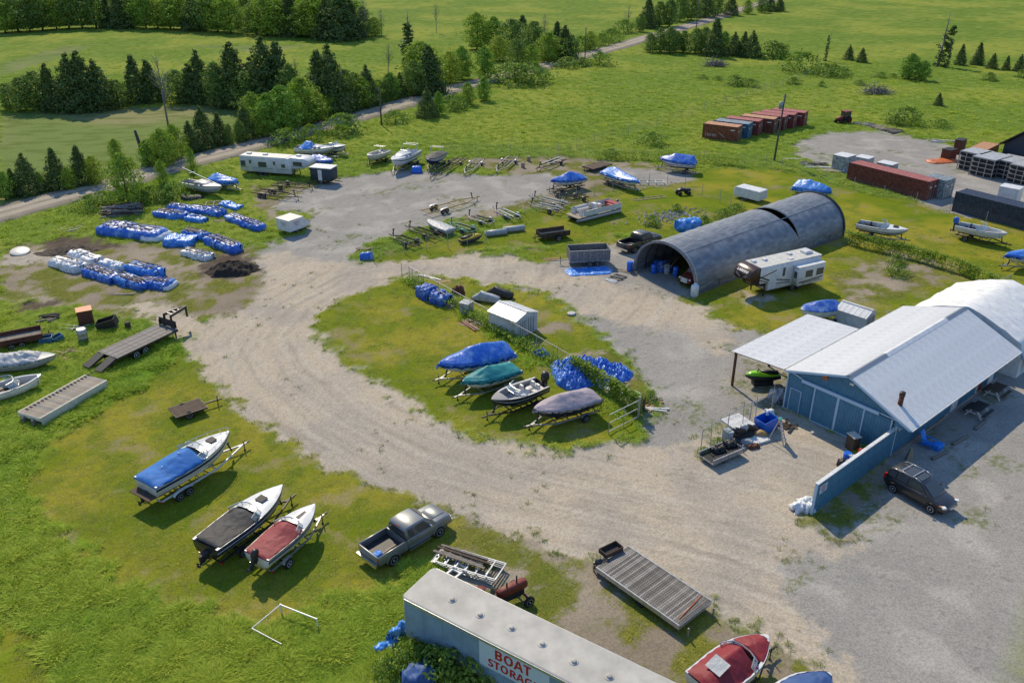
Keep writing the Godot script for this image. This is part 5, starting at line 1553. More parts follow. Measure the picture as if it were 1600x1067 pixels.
	rig("covered_boat", "white boat with denim blue cover beside the small white shed", [Vector3(28.5, 0, -71.69), -2.747, 4.45], 2.3, 1.0, {"top": "gelcoat", "bottom": "gelcoat", "cover": {"from": 0.0, "to": 0.97, "mat": "tarp_royal", "peak": [[0, 0.3], [0.3, 0.6], [0.55, 0.6], [0.8, 0.2], [1, 0.08]], "drop": 0.08, "wrinkle": 0.05}}, {"extra": 0.3}, "trailer under the boat beside the small white shed")
	pontoon()
	# empty trailers
	for t in [
		["white and gold double axle trailer standing empty on the gravel", [Vector3(-7.64, 0, -106.78), 0.797, 9.16], 2.3, {"axles": 2, "mat": "gold_paint", "fender": "white", "bunks": false}],
		["empty teal trailer with tall winch post beside the grey boat", [Vector3(-6.18, 0, -97.73), 2.387, 4.45], 2.0, {"mat": "teal_paint", "post": "teal_paint", "bunk_mat": "wood_pale"}],
		["empty galvanised trailer behind the teal one", [Vector3(-4.13, 0, -100.74), 2.404, 4.41], 1.9, {}],
		["empty galvanised trailer with white bunks near the tall grass", [Vector3(-0.87, 0, -103.16), 2.174, 5.32], 2.0, {"bunk_mat": "white"}],
		["empty black trailer with raised tongue beside the grey boat", [Vector3(-10.74, 0, -96.12), 2.392, 5.69], 2.0, {"mat": "steel_dark"}],
		["empty black trailer behind the chain link gate panel", [Vector3(-12.58, 0, -93.33), 2.371, 4.99], 1.9, {"mat": "steel_dark"}],
		["empty black trailer beside the black covered boat", [Vector3(-9.71, 0, -124.7), -1.929, 11.46], 2.1, {"mat": "steel_dark"}],
		["empty galvanised trailer with pale bunks in the back row", [Vector3(-5.99, 0, -125.32), -1.812, 8.18], 2.0, {"bunk_mat": "wood_grey"}],
		["empty long galvanised trailer with wooden bunks in the back row", [Vector3(-1.12, 0, -126.6), -1.851, 8.82], 2.3, {"bunk_mat": "wood_grey"}],
		["empty trailer with white bunks at the end of the back row", [Vector3(5.64, 0, -126.91), -2.206, 6.88], 2.1, {"bunk_mat": "white", "mat": "steel_dark"}],
		["silver trailer nested in the pair beside the pontoon boat", [Vector3(4.75, 0, -108.25), 2.414, 6.31], 2.0, {"bunk_mat": "rim"}],
		["silver trailer lying along the tall grass by the pontoon boat", [Vector3(4.17, 0, -105.63), 2.503, 5.4], 2.0, {"bunk_mat": "rim"}],
		["dark trailer in the weeds between silver trailers and pontoon boat", [Vector3(8.26, 0, -109.64), -2.556, 3.62], 2.0, {"mat": "steel_dark"}],
		["long black trailer in front of the old fifth wheel", [Vector3(-31.46, 0, -111.24), -0.410, 7.36], 2.3, {"mat": "steel_dark", "axles": 2}],
		["black trailer in the shade of the old fifth wheel", [Vector3(-30.22, 0, -115.31), -0.253, 6.24], 2.2, {"mat": "steel_dark"}],
		["dark trailer standing behind the royal blue wrapped boat", [Vector3(6.15, 0, -112.11), 2.771, 1.64], 1.8, {"mat": "steel_dark"}],
	]: boat_trailer(t[0], t[1], t[2], t[3], empty)

# ---------------------------------------------------------------- vehicles
func glass(o: Node3D, n: String, a: Vector3, b: Vector3, c: Vector3, d: Vector3, ref: Vector3, m := "glass_dark") -> void:
	var nn := (b - a).cross(c - a).normalized()
	if nn.dot(a - ref) < 0: nn = -nn
	var st := nb()
	hexa(st, [a, b, c, d, a + nn * 0.014, b + nn * 0.014, c + nn * 0.014, d + nn * 0.014])
	part(st, n, m, o)

func arch_lip(o: Node3D, at: Vector3, r: float, m: String) -> void:
	var st := nb()
	var p := []
	for i in 11: p.append(at + Vector3(cos(PI * i / 10) * r, sin(PI * i / 10) * r, 0))
	pipe(st, p, 0.035, 5)
	part(st, "wheel_arch", m, o)

func pickup(label: String, pose: Array, paint: String, scraps: bool) -> void:
	var o := thing("pickup_truck", label, "truck", pose[0], pose[1])
	var st := nb(true)
	body(st, [[-0.66, 0.46, 1.2, 0.97, 0.96], [0.4, 0.44, 1.2, 0.99, 0.97], [1.45, 0.44, 1.21, 0.99, 0.95], [1.6, 0.46, 1.22, 0.99, 0.93], [2.3, 0.5, 1.2, 0.98, 0.9], [2.7, 0.52, 1.13, 0.95, 0.86], [2.86, 0.58, 1.02, 0.9, 0.8]], 0.12)
	part(st, "body", paint, o)
	var hd := nb(true)
	body(hd, [[1.56, 1.16, 1.26, 0.6, 0.5], [2.4, 1.12, 1.24, 0.58, 0.48], [2.75, 1.05, 1.12, 0.55, 0.45]], 0.04)
	part(hd, "hood", paint, o)
	var cab := nb(true)
	body(cab, [[-0.68, 1.14, 1.72, 0.94, 0.74], [-0.58, 1.14, 1.87, 0.94, 0.76], [0.1, 1.14, 1.91, 0.94, 0.78], [0.72, 1.14, 1.88, 0.94, 0.76], [0.86, 1.14, 1.84, 0.93, 0.75], [1.58, 1.12, 1.24, 0.92, 0.86]], 0.1)
	part(cab, "cab", paint, o)
	var ref := Vector3(0.2, 1.3, 0)
	glass(o, "windscreen", Vector3(0.92, 1.82, -0.68), Vector3(0.92, 1.82, 0.68), Vector3(1.5, 1.32, 0.8), Vector3(1.5, 1.32, -0.8), ref)
	glass(o, "rear_window", Vector3(-0.69, 1.66, -0.68), Vector3(-0.69, 1.66, 0.68), Vector3(-0.7, 1.28, 0.8), Vector3(-0.7, 1.28, -0.8), ref)
	for s in [-1.0, 1.0]:
		var zz := func(y: float) -> float: return s * (0.945 - 0.26 * (y - 1.16))
		glass(o, "side_window", Vector3(0.02, 1.78, zz.call(1.78)), Vector3(0.72, 1.76, zz.call(1.76)), Vector3(1.18, 1.28, zz.call(1.28)), Vector3(0.02, 1.28, zz.call(1.28)), ref)
		glass(o, "side_window", Vector3(-0.52, 1.76, zz.call(1.76)), Vector3(-0.06, 1.78, zz.call(1.78)), Vector3(-0.06, 1.28, zz.call(1.28)), Vector3(-0.52, 1.28, zz.call(1.28)), ref)
		slab(o, "door_handle", "chrome", Vector3(0.12, 1.08, s * 0.995), Vector3(0.2, 0.04, 0.03))
		slab(o, "door_handle", "chrome", Vector3(-0.42, 1.08, s * 0.985), Vector3(0.2, 0.04, 0.03))
		var mi := nb()
		body(mi, [[0.96, 1.26, 1.48, 0.1, 0.1], [1.08, 1.28, 1.46, 0.08, 0.08]], 0.03)
		part(mi, "mirror", "chrome", o).position.z = s * 1.08
		# bed side with its own thickness
		var bs := nb(true)
		body(bs, [[-2.82, 0.55, 1.2, 0.05, 0.05], [-0.72, 0.5, 1.21, 0.05, 0.05]], 0.03)
		part(bs, "bed_side", paint, o).position.z = s * 0.92
		rod(o, "running_board", "chrome", Vector3(-0.6, 0.42, s * 0.98), Vector3(1.1, 0.42, s * 0.98), 0.14, 0.05)
		slab(o, "tail_light", "tail_red", Vector3(-2.83, 1.0, s * 0.86), Vector3(0.04, 0.3, 0.14))
		slab(o, "headlight", "lamp_clear", Vector3(2.82, 0.9, s * 0.72), Vector3(0.12, 0.18, 0.26), Basis(Vector3.UP, -s * 0.25))
		for x in [1.78, -1.78]:
			wheel(o, Vector3(x, 0.4, s * 0.87), 0.4, 0.27)
			arch_lip(o, Vector3(x, 0.42, s * 0.975), 0.47, paint)
	slab(o, "bed_floor", "steel_dark", Vector3(-1.77, 0.72, 0), Vector3(2.1, 0.06, 1.74))
	slab(o, "bed_front", paint, Vector3(-0.76, 0.95, 0), Vector3(0.06, 0.5, 1.76))
	var tg := nb(true)
	body(tg, [[-2.88, 0.6, 1.18, 0.86, 0.86], [-2.8, 0.6, 1.2, 0.86, 0.86]], 0.03)
	part(tg, "tailgate", paint, o)
	rod(o, "bumper", "chrome", Vector3(-2.98, 0.58, -0.92), Vector3(-2.98, 0.58, 0.92), 0.16, 0.2)
	rod(o, "bumper", "chrome", Vector3(2.92, 0.58, -0.84), Vector3(2.92, 0.58, 0.84), 0.14, 0.22)
	slab(o, "grille", "steel_dark", Vector3(2.87, 0.88, 0), Vector3(0.06, 0.26, 1.1))
	slab(o, "underbody", "black", Vector3(0, 0.42, 0), Vector3(5.2, 0.14, 1.5))
	slab(o, "brake_lamp", "tail_red", Vector3(-0.665, 1.8, 0), Vector3(0.03, 0.05, 0.4))
	if scraps:
		var lp := nb()
		lump(lp, Vector3(0.6, 0.2, 0.5), 0.06, 3.0, 3, 10, 2.5)
		var l1 := one(lp, "tarp_scrap", "tarp_bright", "crumpled blue tarp lying in the silver pickup bed", "tarp", o.position + o.basis * Vector3(-2.4, 0.75, 0.25), o.rotation.y)
		l1.set_meta("category", "tarp")
		var pk := nb()
		bar(pk, Vector3(-0.6, 0.03, -0.1), Vector3(0.5, 0.03, 0.14), 0.12, 0.04)
		one(pk, "plank", "wood_pale", "pale plank lying in the silver pickup bed", "plank", o.position + o.basis * Vector3(-1.6, 0.75, 0.3), o.rotation.y + 0.3)

func suv() -> void:
	var pose := [Vector3(25.86, 0, -44.6), -0.970, 2.58]
	var ctr: Vector3 = pose[0] + Vector3(sin(pose[1]), 0, cos(pose[1])) * -0.8
	var o := thing("parked_car", "black compact suv with roof rails parked by the blue wall", "car", ctr, pose[1])
	var st := nb(true)
	body(st, [[-2.16, 0.5, 0.92, 0.78, 0.78], [-2.05, 0.38, 1.02, 0.86, 0.84], [-1.2, 0.32, 1.06, 0.91, 0.88], [0.4, 0.3, 1.04, 0.91, 0.88], [1.1, 0.32, 1.04, 0.9, 0.84], [1.75, 0.36, 0.96, 0.88, 0.78], [2.08, 0.42, 0.82, 0.8, 0.68], [2.2, 0.5, 0.68, 0.66, 0.56]], 0.14)
	part(st, "body", "black_paint", o)
	var gh := nb(true)
	body(gh, [[-2.1, 0.96, 1.1, 0.82, 0.72], [-1.92, 0.96, 1.55, 0.84, 0.62], [-1.5, 0.96, 1.66, 0.86, 0.64], [-0.4, 0.96, 1.7, 0.87, 0.66], [0.2, 0.96, 1.66, 0.87, 0.64], [0.36, 0.96, 1.6, 0.86, 0.62], [1.28, 0.95, 1.05, 0.82, 0.72]], 0.1)
	part(gh, "cabin", "black_paint", o)
	var ref := Vector3(-0.5, 1.1, 0)
	glass(o, "windscreen", Vector3(0.44, 1.58, -0.56), Vector3(0.44, 1.58, 0.56), Vector3(1.2, 1.11, 0.68), Vector3(1.2, 1.11, -0.68), ref)
	glass(o, "rear_window", Vector3(-1.95, 1.5, -0.54), Vector3(-1.95, 1.5, 0.54), Vector3(-2.08, 1.16, 0.64), Vector3(-2.08, 1.16, -0.64), ref)
	for s in [-1.0, 1.0]:
		var zz := func(y: float) -> float: return s * (0.875 - 0.31 * (y - 0.97))
		glass(o, "side_window", Vector3(-0.5, 1.58, zz.call(1.58)), Vector3(0.24, 1.54, zz.call(1.54)), Vector3(0.86, 1.12, zz.call(1.12)), Vector3(-0.5, 1.12, zz.call(1.12)), ref)
		glass(o, "side_window", Vector3(-1.3, 1.56, zz.call(1.56)), Vector3(-0.56, 1.58, zz.call(1.58)), Vector3(-0.56, 1.12, zz.call(1.12)), Vector3(-1.3, 1.12, zz.call(1.12)), ref)
		glass(o, "side_window", Vector3(-1.78, 1.48, zz.call(1.48)), Vector3(-1.36, 1.55, zz.call(1.55)), Vector3(-1.36, 1.12, zz.call(1.12)), Vector3(-1.86, 1.14, zz.call(1.14)), ref)
		var rl := nb(true)
		pipe(rl, [Vector3(-1.75, 1.62, s * 0.62), Vector3(-1.5, 1.73, s * 0.63), Vector3(-0.2, 1.77, s * 0.64), Vector3(0.2, 1.68, s * 0.63)], 0.025, 6)
		part(rl, "roof_rail", "aluminium", o)
		slab(o, "tail_light", "tail_red", Vector3(-2.06, 0.98, s * 0.78), Vector3(0.14, 0.34, 0.16))
		slab(o, "headlight", "lamp_clear", Vector3(1.98, 0.8, s * 0.68), Vector3(0.34, 0.12, 0.22), Basis(Vector3.UP, -s * 0.5))
		slab(o, "indicator", "amber", Vector3(1.82, 0.83, s * 0.8), Vector3(0.12, 0.08, 0.06))
		var mi := nb()
		body(mi, [[0.66, 1.06, 1.22, 0.09, 0.09], [0.8, 1.08, 1.2, 0.06, 0.06]], 0.03)
		part(mi, "mirror", "black_paint", o).position.z = s * 0.98
		slab(o, "door_trim", "chrome", Vector3(-0.3, 1.075, s * 0.9), Vector3(2.4, 0.02, 0.012))
		for x in [1.33, -1.33]:
			wheel(o, Vector3(x, 0.35, s * 0.8), 0.35, 0.23, "rim")
			arch_lip(o, Vector3(x, 0.36, s * 0.9), 0.4, "plastic_black")
	for x in [-1.15, -0.35]: rod(o, "roof_bar", "aluminium", Vector3(x, 1.77, -0.64), Vector3(x, 1.77, 0.64), 0.07, 0.035)
	glass(o, "sunroof", Vector3(-1.05, 1.705, -0.5), Vector3(-0.45, 1.715, -0.5), Vector3(-0.45, 1.715, 0.5), Vector3(-1.05, 1.705, 0.5), ref)
	glass(o, "sunroof", Vector3(-0.25, 1.71, -0.5), Vector3(0.2, 1.68, -0.5), Vector3(0.2, 1.68, 0.5), Vector3(-0.25, 1.71, 0.5), ref)
	slab(o, "grille", "chrome", Vector3(2.19, 0.66, 0), Vector3(0.04, 0.05, 0.8))
	slab(o, "number_plate", "white", Vector3(2.21, 0.55, 0), Vector3(0.02, 0.12, 0.32))
	slab(o, "underbody", "black", Vector3(0, 0.32, 0), Vector3(4.0, 0.12, 1.4))

func fifth_wheel_new() -> void:
	var p := [Vector3(28.55, 0, -79.02), -2.666, 6.77]
	var yaw: float = p[1]
	var r := Vector3(sin(yaw), 0, cos(yaw))
	var o := thing("camper_trailer", "white fifth wheel camper with brown nose cap beside the hoop shed", "camper", p[0] + r * 1.6, yaw)
	var hl: float = p[2] / 2
	var w := 1.22
	var st := nb(true)
	body(st, [[-hl, 0.62, 3.2, w, w], [hl, 0.62, 3.25, w, w], [hl + 0.04, 1.5, 3.26, w, w], [hl + 1.5, 1.55, 3.24, w, w], [hl + 2.1, 1.75, 3.0, w, w * 0.97], [hl + 2.45, 2.05, 2.6, w * 0.9, w * 0.86]], 0.1)
	part(st, "body", "white", o)
	var cap := nb(true)
	body(cap, [[hl + 1.2, 1.5, 3.28, w + 0.012, w + 0.012], [hl + 1.55, 1.55, 3.27, w + 0.012, w + 0.012], [hl + 2.14, 1.74, 3.03, w + 0.012, w * 0.98 + 0.012], [hl + 2.5, 2.05, 2.6, w * 0.9 + 0.01, w * 0.86 + 0.01]], 0.1)
	var nose := part(cap, "nose_cap", "brown_panel", o)
	var tilt := Vector3(-0.78, 0.62, 0).normalized()
	letters(nose, "LAREDO", 0.3, "letter_white", Vector3(hl + 2.38, 2.84, 0), Vector3(0, 0, -1), tilt)
	var ch := nb()
	for s in [-1.0, 1.0]:
		bar(ch, Vector3(hl + 2.53, 2.5, s * 0.75), Vector3(hl + 2.42, 1.98, 0.0), 0.03, 0.16)
		bar(ch, Vector3(hl + 2.53, 2.32, s * 0.4), Vector3(hl + 2.45, 2.08, 0.0), 0.03, 0.1)
	part(ch, "emblem", "aluminium", nose)
	slab(o, "roof_membrane", "cream", Vector3(0.5, 3.255, 0), Vector3(hl * 2 + 1.3, 0.03, w * 2 - 0.12))
	for v in [[-hl + 0.9, 0.0, 1.0, 0.32, 0.8], [-hl + 2.8, 0.4, 0.45, 0.22, 0.45], [-hl + 3.6, -0.6, 0.5, 0.12, 0.5], [hl - 0.6, 0.3, 0.45, 0.22, 0.45], [hl + 0.7, 0.45, 0.45, 0.22, 0.45]]:
		var q := nb()
		body(q, [[v[0] - v[2] / 2, 3.26, 3.26 + v[3] * 0.7, v[4] / 2, v[4] / 2 - 0.03], [v[0], 3.26, 3.26 + v[3], v[4] / 2, v[4] / 2 - 0.05], [v[0] + v[2] / 2, 3.26, 3.26 + v[3] * 0.8, v[4] / 2, v[4] / 2 - 0.03]], 0.04)
		part(q, "roof_vent" if v[2] < 0.9 else "air_conditioner", "white", o).position.z = v[1]
	# slide-out on the near flank (-Z)
	var so := nb(true)
	body(so, [[-hl + 0.15, 0.8, 2.75, 0.42, 0.42], [-hl + 3.6, 0.8, 2.75, 0.42, 0.42]], 0.03)
	var sl := part(so, "slide_out", "white", o)
	sl.position.z = -w - 0.36
	slab(sl, "awning", "white", Vector3(-hl + 1.9, 2.79, 0), Vector3(3.6, 0.06, 0.9))
	for x in [-hl + 0.75, -hl + 2.2]: slab(sl, "window", "glass_dark", Vector3(x, 1.95, -0.425), Vector3(0.95, 0.7, 0.03))
	slab(sl, "window", "glass_dark", Vector3(-hl + 3.6, 1.9, 0), Vector3(0.03, 0.7, 0.4))
	for g in [[-hl + 0.3, 1.35, -hl + 3.4, 1.15, 0.12], [-hl + 0.6, 1.1, -hl + 3.0, 1.05, 0.07]]: rod(sl, "graphic", "brown_panel", Vector3(g[0], g[1], -0.423), Vector3(g[2], g[3], -0.423), 0.012, g[4])
	for g in [[-hl + 3.9, 1.3, hl - 0.7, 1.75, 0.1], [-hl + 3.9, 1.1, hl - 0.4, 1.3, 0.08], [hl - 0.9, 2.7, hl + 1.2, 2.2, 0.1], [hl - 0.2, 1.7, hl + 1.6, 2.5, 0.14], [hl + 0.1, 1.62, hl + 1.9, 2.2, 0.09]]: rod(o, "graphic", "brown_panel", Vector3(g[0], g[1], -w - 0.004), Vector3(g[2], g[3], -w - 0.004), 0.014, g[4])
	slab(o, "window", "glass_dark", Vector3(hl - 1.9, 2.35, -w - 0.005), Vector3(0.3, 0.9, 0.03))
	slab(o, "hatch", "white", Vector3(hl - 0.55, 1.35, -w - 0.008), Vector3(0.9, 1.1, 0.02))
	var dk := nb()
	body(dk, [[hl - 0.3, 0.9, 1.52, 0.9, 0.9], [hl + 1.6, 1.3, 1.52, 0.6, 0.9]], 0.05)
	part(dk, "pin_box", "black", o)
	for s in [-1.0, 1.0]:
		rod(o, "landing_leg", "steel_dark", Vector3(hl + 0.15, 0, s * 0.9), Vector3(hl + 0.15, 1.5, s * 0.9), 0.1, 0.1)
		rod(o, "stabiliser", "steel_dark", Vector3(-hl + 0.5, 0, s * 0.9), Vector3(-hl + 0.5, 0.65, s * 0.9), 0.08, 0.08)
		for x in [-0.9, -0.05]: wheel(o, Vector3(x, 0.38, s * (w - 0.15)), 0.38, 0.24)
	rod(o, "bumper", "steel_dark", Vector3(-hl - 0.12, 0.7, -w + 0.1), Vector3(-hl - 0.12, 0.7, w - 0.1), 0.12, 0.12)
	slab(o, "underframe", "black", Vector3(0, 0.56, 0), Vector3(hl * 2 - 0.2, 0.14, 1.8))

func fifth_wheel_old() -> void:
	var p := [Vector3(-35.73, 0, -121.43), -0.253, 8.14]
	var yaw: float = p[1]
	var o := thing("camper_trailer", "old white fifth wheel camper with teal trim near the road", "camper", p[0] - Vector3(sin(yaw), 0, cos(yaw)) * 1.2, yaw)
	var hl: float = p[2] / 2
	var w := 1.2
	var st := nb(true)
	body(st, [[-hl, 0.6, 2.85, w, w - 0.03], [hl - 0.4, 0.6, 2.85, w, w - 0.03], [hl, 0.62, 3.0, w, w - 0.03], [hl + 0.05, 1.45, 3.02, w, w - 0.03], [hl + 2.0, 1.55, 3.0, w, w - 0.03], [hl + 2.9, 2.1, 2.7, w * 0.96, w * 0.9]], 0.06)
	part(st, "body", "white", o)
	slab(o, "roof_membrane", "cream", Vector3(-0.3, 2.87, 0), Vector3(hl * 2 - 0.8, 0.03, w * 2 - 0.2))
	for v in [-hl + 1.0, -hl + 3.6, hl + 0.8]:
		var q := nb()
		body(q, [[v - 0.3, 2.86, 3.1, 0.3, 0.25], [v + 0.3, 2.86, 3.1, 0.3, 0.25]], 0.05)
		part(q, "roof_vent", "white", o).position.y = 0.15 if v > hl else 0.0
	for x in [[-hl + 0.5, 0.75, 0.8], [-hl + 3.6, 1.3, 0.75], [hl - 1.2, 0.6, 0.5], [hl + 1.1, 1.4, 0.6]]:
		var y := 2.2 if x[0] > hl else 1.75
		slab(o, "window", "glass_dark", Vector3(x[0], y, w - 0.004), Vector3(x[1], x[2], 0.03))
	for x in [-hl + 1.7, hl - 2.6]:
		slab(o, "door", "cream", Vector3(x, 1.55, w + 0.002), Vector3(0.7, 1.75, 0.03))
		slab(o, "window", "glass_dark", Vector3(x, 2.05, w + 0.012), Vector3(0.32, 0.5, 0.03))
	rod(o, "trim_line", "teal_paint", Vector3(-hl, 1.22, w + 0.004), Vector3(hl, 1.22, w + 0.004), 0.014, 0.06)
	rod(o, "trim_line", "teal_paint", Vector3(hl + 0.1, 1.75, w + 0.002), Vector3(hl + 2.1, 1.85, w + 0.002), 0.014, 0.06)
	for s in [-1.0, 1.0]:
		rod(o, "landing_leg", "steel_dark", Vector3(hl + 0.3, 0, s * 0.8), Vector3(hl + 0.3, 1.5, s * 0.8), 0.1, 0.1)
		for x in [-1.0, -0.15]: wheel(o, Vector3(x, 0.36, s * (w - 0.14)), 0.36, 0.22, "rim_dark")
	slab(o, "underframe", "black", Vector3(0, 0.55, 0), Vector3(hl * 2 - 0.3, 0.12, 1.8))

# open trailer: deck boards along +X, optional side walls
func utility_trailer(label: String, pose: Array, w: float, o_: Dictionary) -> Node3D:
	var l: float = o_.get("l", pose[2])
	var o := thing("utility_trailer", label, "trailer", pose[0], pose[1])
	var y: float = o_.get("y", 0.6)
	var m: String = o_.get("mat", "steel_dark")
	var n: int = o_.get("boards", 8)
	for i in n:
		var z := -w / 2 + (i + 0.5) * w / n
		slab(o, "deck_board", o_.get("deck", "wood_grey"), Vector3(rng.randf_range(-0.02, 0.02), y + rng.randf_range(-0.004, 0.004), z), Vector3(l - 0.05, 0.045, w / n - 0.014))
	for s in [-1.0, 1.0]: rod(o, "side_rail", m, Vector3(-l / 2, y - 0.06, s * (w / 2 + 0.02)), Vector3(l / 2, y - 0.06, s * (w / 2 + 0.02)), 0.06, 0.14)
	for e in [-1.0, 1.0]: rod(o, "end_rail", m, Vector3(e * (l / 2 - 0.02), y - 0.065, -w / 2), Vector3(e * (l / 2 - 0.02), y - 0.065, w / 2), 0.06, 0.12)
	var h: float = o_.get("walls", 0.0)
	if h > 0.0:
		for s in [-1.0, 1.0]: slab(o, "side_wall", o_.get("wall_mat", m), Vector3(0, y + h / 2, s * (w / 2 + 0.02)), Vector3(l, h, 0.04))
		slab(o, "front_wall", o_.get("wall_mat", m), Vector3(l / 2, y + h / 2, 0), Vector3(0.04, h, w))
		if o_.get("gate", false): slab(o, "tail_gate", o_.get("wall_mat", m), Vector3(-l / 2, y + h / 2, 0), Vector3(0.04, h, w))
		for s in [-1.0, 1.0]:
			for k in int(l / 0.7) + 1: rod(o, "stake", m, Vector3(-l / 2 + 0.05 + k * (l - 0.1) / int(l / 0.7), y - 0.1, s * (w / 2 + 0.06)), Vector3(-l / 2 + 0.05 + k * (l - 0.1) / int(l / 0.7), y + h, s * (w / 2 + 0.06)), 0.05, 0.05)
			rod(o, "top_rail", o_.get("cap", m), Vector3(-l / 2, y + h + 0.02, s * (w / 2 + 0.02)), Vector3(l / 2, y + h + 0.02, s * (w / 2 + 0.02)), 0.08, 0.06)
	var tg: float = o_.get("tongue", 1.3)
	rod(o, "tongue", m, Vector3(l / 2 - 0.1, y - 0.12, 0), Vector3(l / 2 + tg, y - 0.16, 0), 0.1, 0.1)
	var jk := nb()
	tube(jk, Vector3(l / 2 + tg - 0.35, 0, 0.1), Vector3(l / 2 + tg - 0.35, y + 0.25, 0.1), 0.04, 0.04, 6)
	part(jk, "jack", "steel_dark", o)
	var ax: int = o_.get("axles", 1)
	for k in ax:
		var x: float = o_.get("axle_x", -l * 0.08) + (k - (ax - 1) / 2.0) * 0.8
		rod(o, "axle", "black", Vector3(x, 0.34, -w / 2), Vector3(x, 0.34, w / 2), 0.08, 0.08)
		for s in [-1.0, 1.0]:
			wheel(o, Vector3(x, 0.34, s * (w / 2 + (0.17 if o_.get("out", true) else -0.12))), 0.34, 0.2, o_.get("rim", "rim"))
			if o_.get("out", true): slab(o, "fender", m, Vector3(x, 0.73, s * (w / 2 + 0.17)), Vector3(0.8, 0.04, 0.26))
	return o

func gooseneck() -> void:
	var p := [Vector3(-32.52, 0, -66.22), 1.060, 6.42]
	var l: float = p[2]
	var w := 2.4
	var o := thing("gooseneck_trailer", "long gooseneck flatbed trailer with weathered plank deck and folding ramps", "trailer", p[0], p[1])
	for i in 11: slab(o, "deck_board", "wood_silver" if i % 3 else "wood_grey", Vector3(0, 0.95 + rng.randf_range(-0.006, 0.006), -w / 2 + (i + 0.5) * w / 11), Vector3(l - 0.06, 0.05, w / 11 - 0.016))
	for s in [-1.0, 1.0]:
		rod(o, "side_rail", "steel_dark", Vector3(-l / 2, 0.86, s * (w / 2 + 0.03)), Vector3(l / 2, 0.86, s * (w / 2 + 0.03)), 0.06, 0.2)
		rod(o, "main_beam", "steel_dark", Vector3(-l / 2, 0.68, s * 0.5), Vector3(l / 2, 0.68, s * 0.5), 0.12, 0.32)
		var rp := nb()
		hexa(rp, [Vector3(-l / 2 - 0.05, 0.7, s * 0.75 - 0.42), Vector3(-l / 2 - 0.05, 0.7, s * 0.75 + 0.42), Vector3(-l / 2 - 1.6, 0.3, s * 0.75 + 0.42), Vector3(-l / 2 - 1.6, 0.3, s * 0.75 - 0.42), Vector3(-l / 2 - 0.05, 0.95, s * 0.75 - 0.42), Vector3(-l / 2 - 0.05, 0.95, s * 0.75 + 0.42), Vector3(-l / 2 - 1.6, 0.42, s * 0.75 + 0.42), Vector3(-l / 2 - 1.6, 0.42, s * 0.75 - 0.42)])
		part(rp, "ramp", "steel_dark", o)
		rod(o, "neck_upright", "steel_dark", Vector3(l / 2, 0.7, s * 0.5), Vector3(l / 2 + 0.15, 2.1, s * 0.42), 0.14, 0.2)
		rod(o, "neck_arm", "steel_dark", Vector3(l / 2 + 0.1, 2.0, s * 0.42), Vector3(l / 2 + 2.2, 2.05, s * 0.08), 0.12, 0.24)
		rod(o, "landing_leg", "steel_dark", Vector3(l / 2 - 0.1, 0, s * 0.95), Vector3(l / 2 - 0.1, 1.5, s * 0.95), 0.1, 0.1)
		for x in [-l * 0.2, -l * 0.2 + 0.95]: wheel(o, Vector3(x, 0.4, s * (w / 2 - 0.14)), 0.4, 0.28, "white")
	slab(o, "headboard", "steel_dark", Vector3(l / 2 + 0.02, 1.35, 0), Vector3(0.06, 0.7, w * 0.9))
	for k in 3: rod(o, "neck_rung", "galvanised", Vector3(l / 2 + 0.4 + k * 0.5, 2.08, -0.36 + k * 0.08), Vector3(l / 2 + 0.4 + k * 0.5, 2.08, 0.36 - k * 0.08), 0.08, 0.06)
	rod(o, "coupler", "steel_dark", Vector3(l / 2 + 2.2, 2.05, 0), Vector3(l / 2 + 2.2, 1.05, 0), 0.14, 0.14)

# wooden dock section; boards across
func dock(label: String, pose: Array, w: float, y: float, boards: int, m: String, rail: String) -> Node3D:
	var l: float = pose[2]
	var o := thing("dock_section", label, "dock", pose[0], pose[1])
	var me := []
	for k in 3:
		var st := nb()
		box(st, Vector3.ZERO, Vector3(l / boards - 0.018, 0.04, w - 0.06))
		st.generate_normals()
		me.append(st.commit())
	var tones := ["cross_pale", "cross_white", "cross_pale", "cross_silver"] if m == "wood_pale" else ["cross_silver", "cross_grey", "cross_silver", "cross_dark", "cross_grey"]
	for i in boards:
		var b := inst(me[i % 3], "deck_board", tones[rng.randi() % tones.size()], o)
		b.position = Vector3(-l / 2 + (i + 0.5) * l / boards, y + rng.randf_range(-0.006, 0.006), rng.randf_range(-0.012, 0.012))
	for s in [-1.0, 1.0]:
		rod(o, "side_beam", rail, Vector3(-l / 2, y - 0.12, s * w / 2), Vector3(l / 2, y - 0.12, s * w / 2), 0.06, 0.3)
		rod(o, "end_beam", rail, Vector3(s * l / 2, y - 0.14, -w / 2), Vector3(s * l / 2, y - 0.14, w / 2), 0.06, 0.26)
	return o

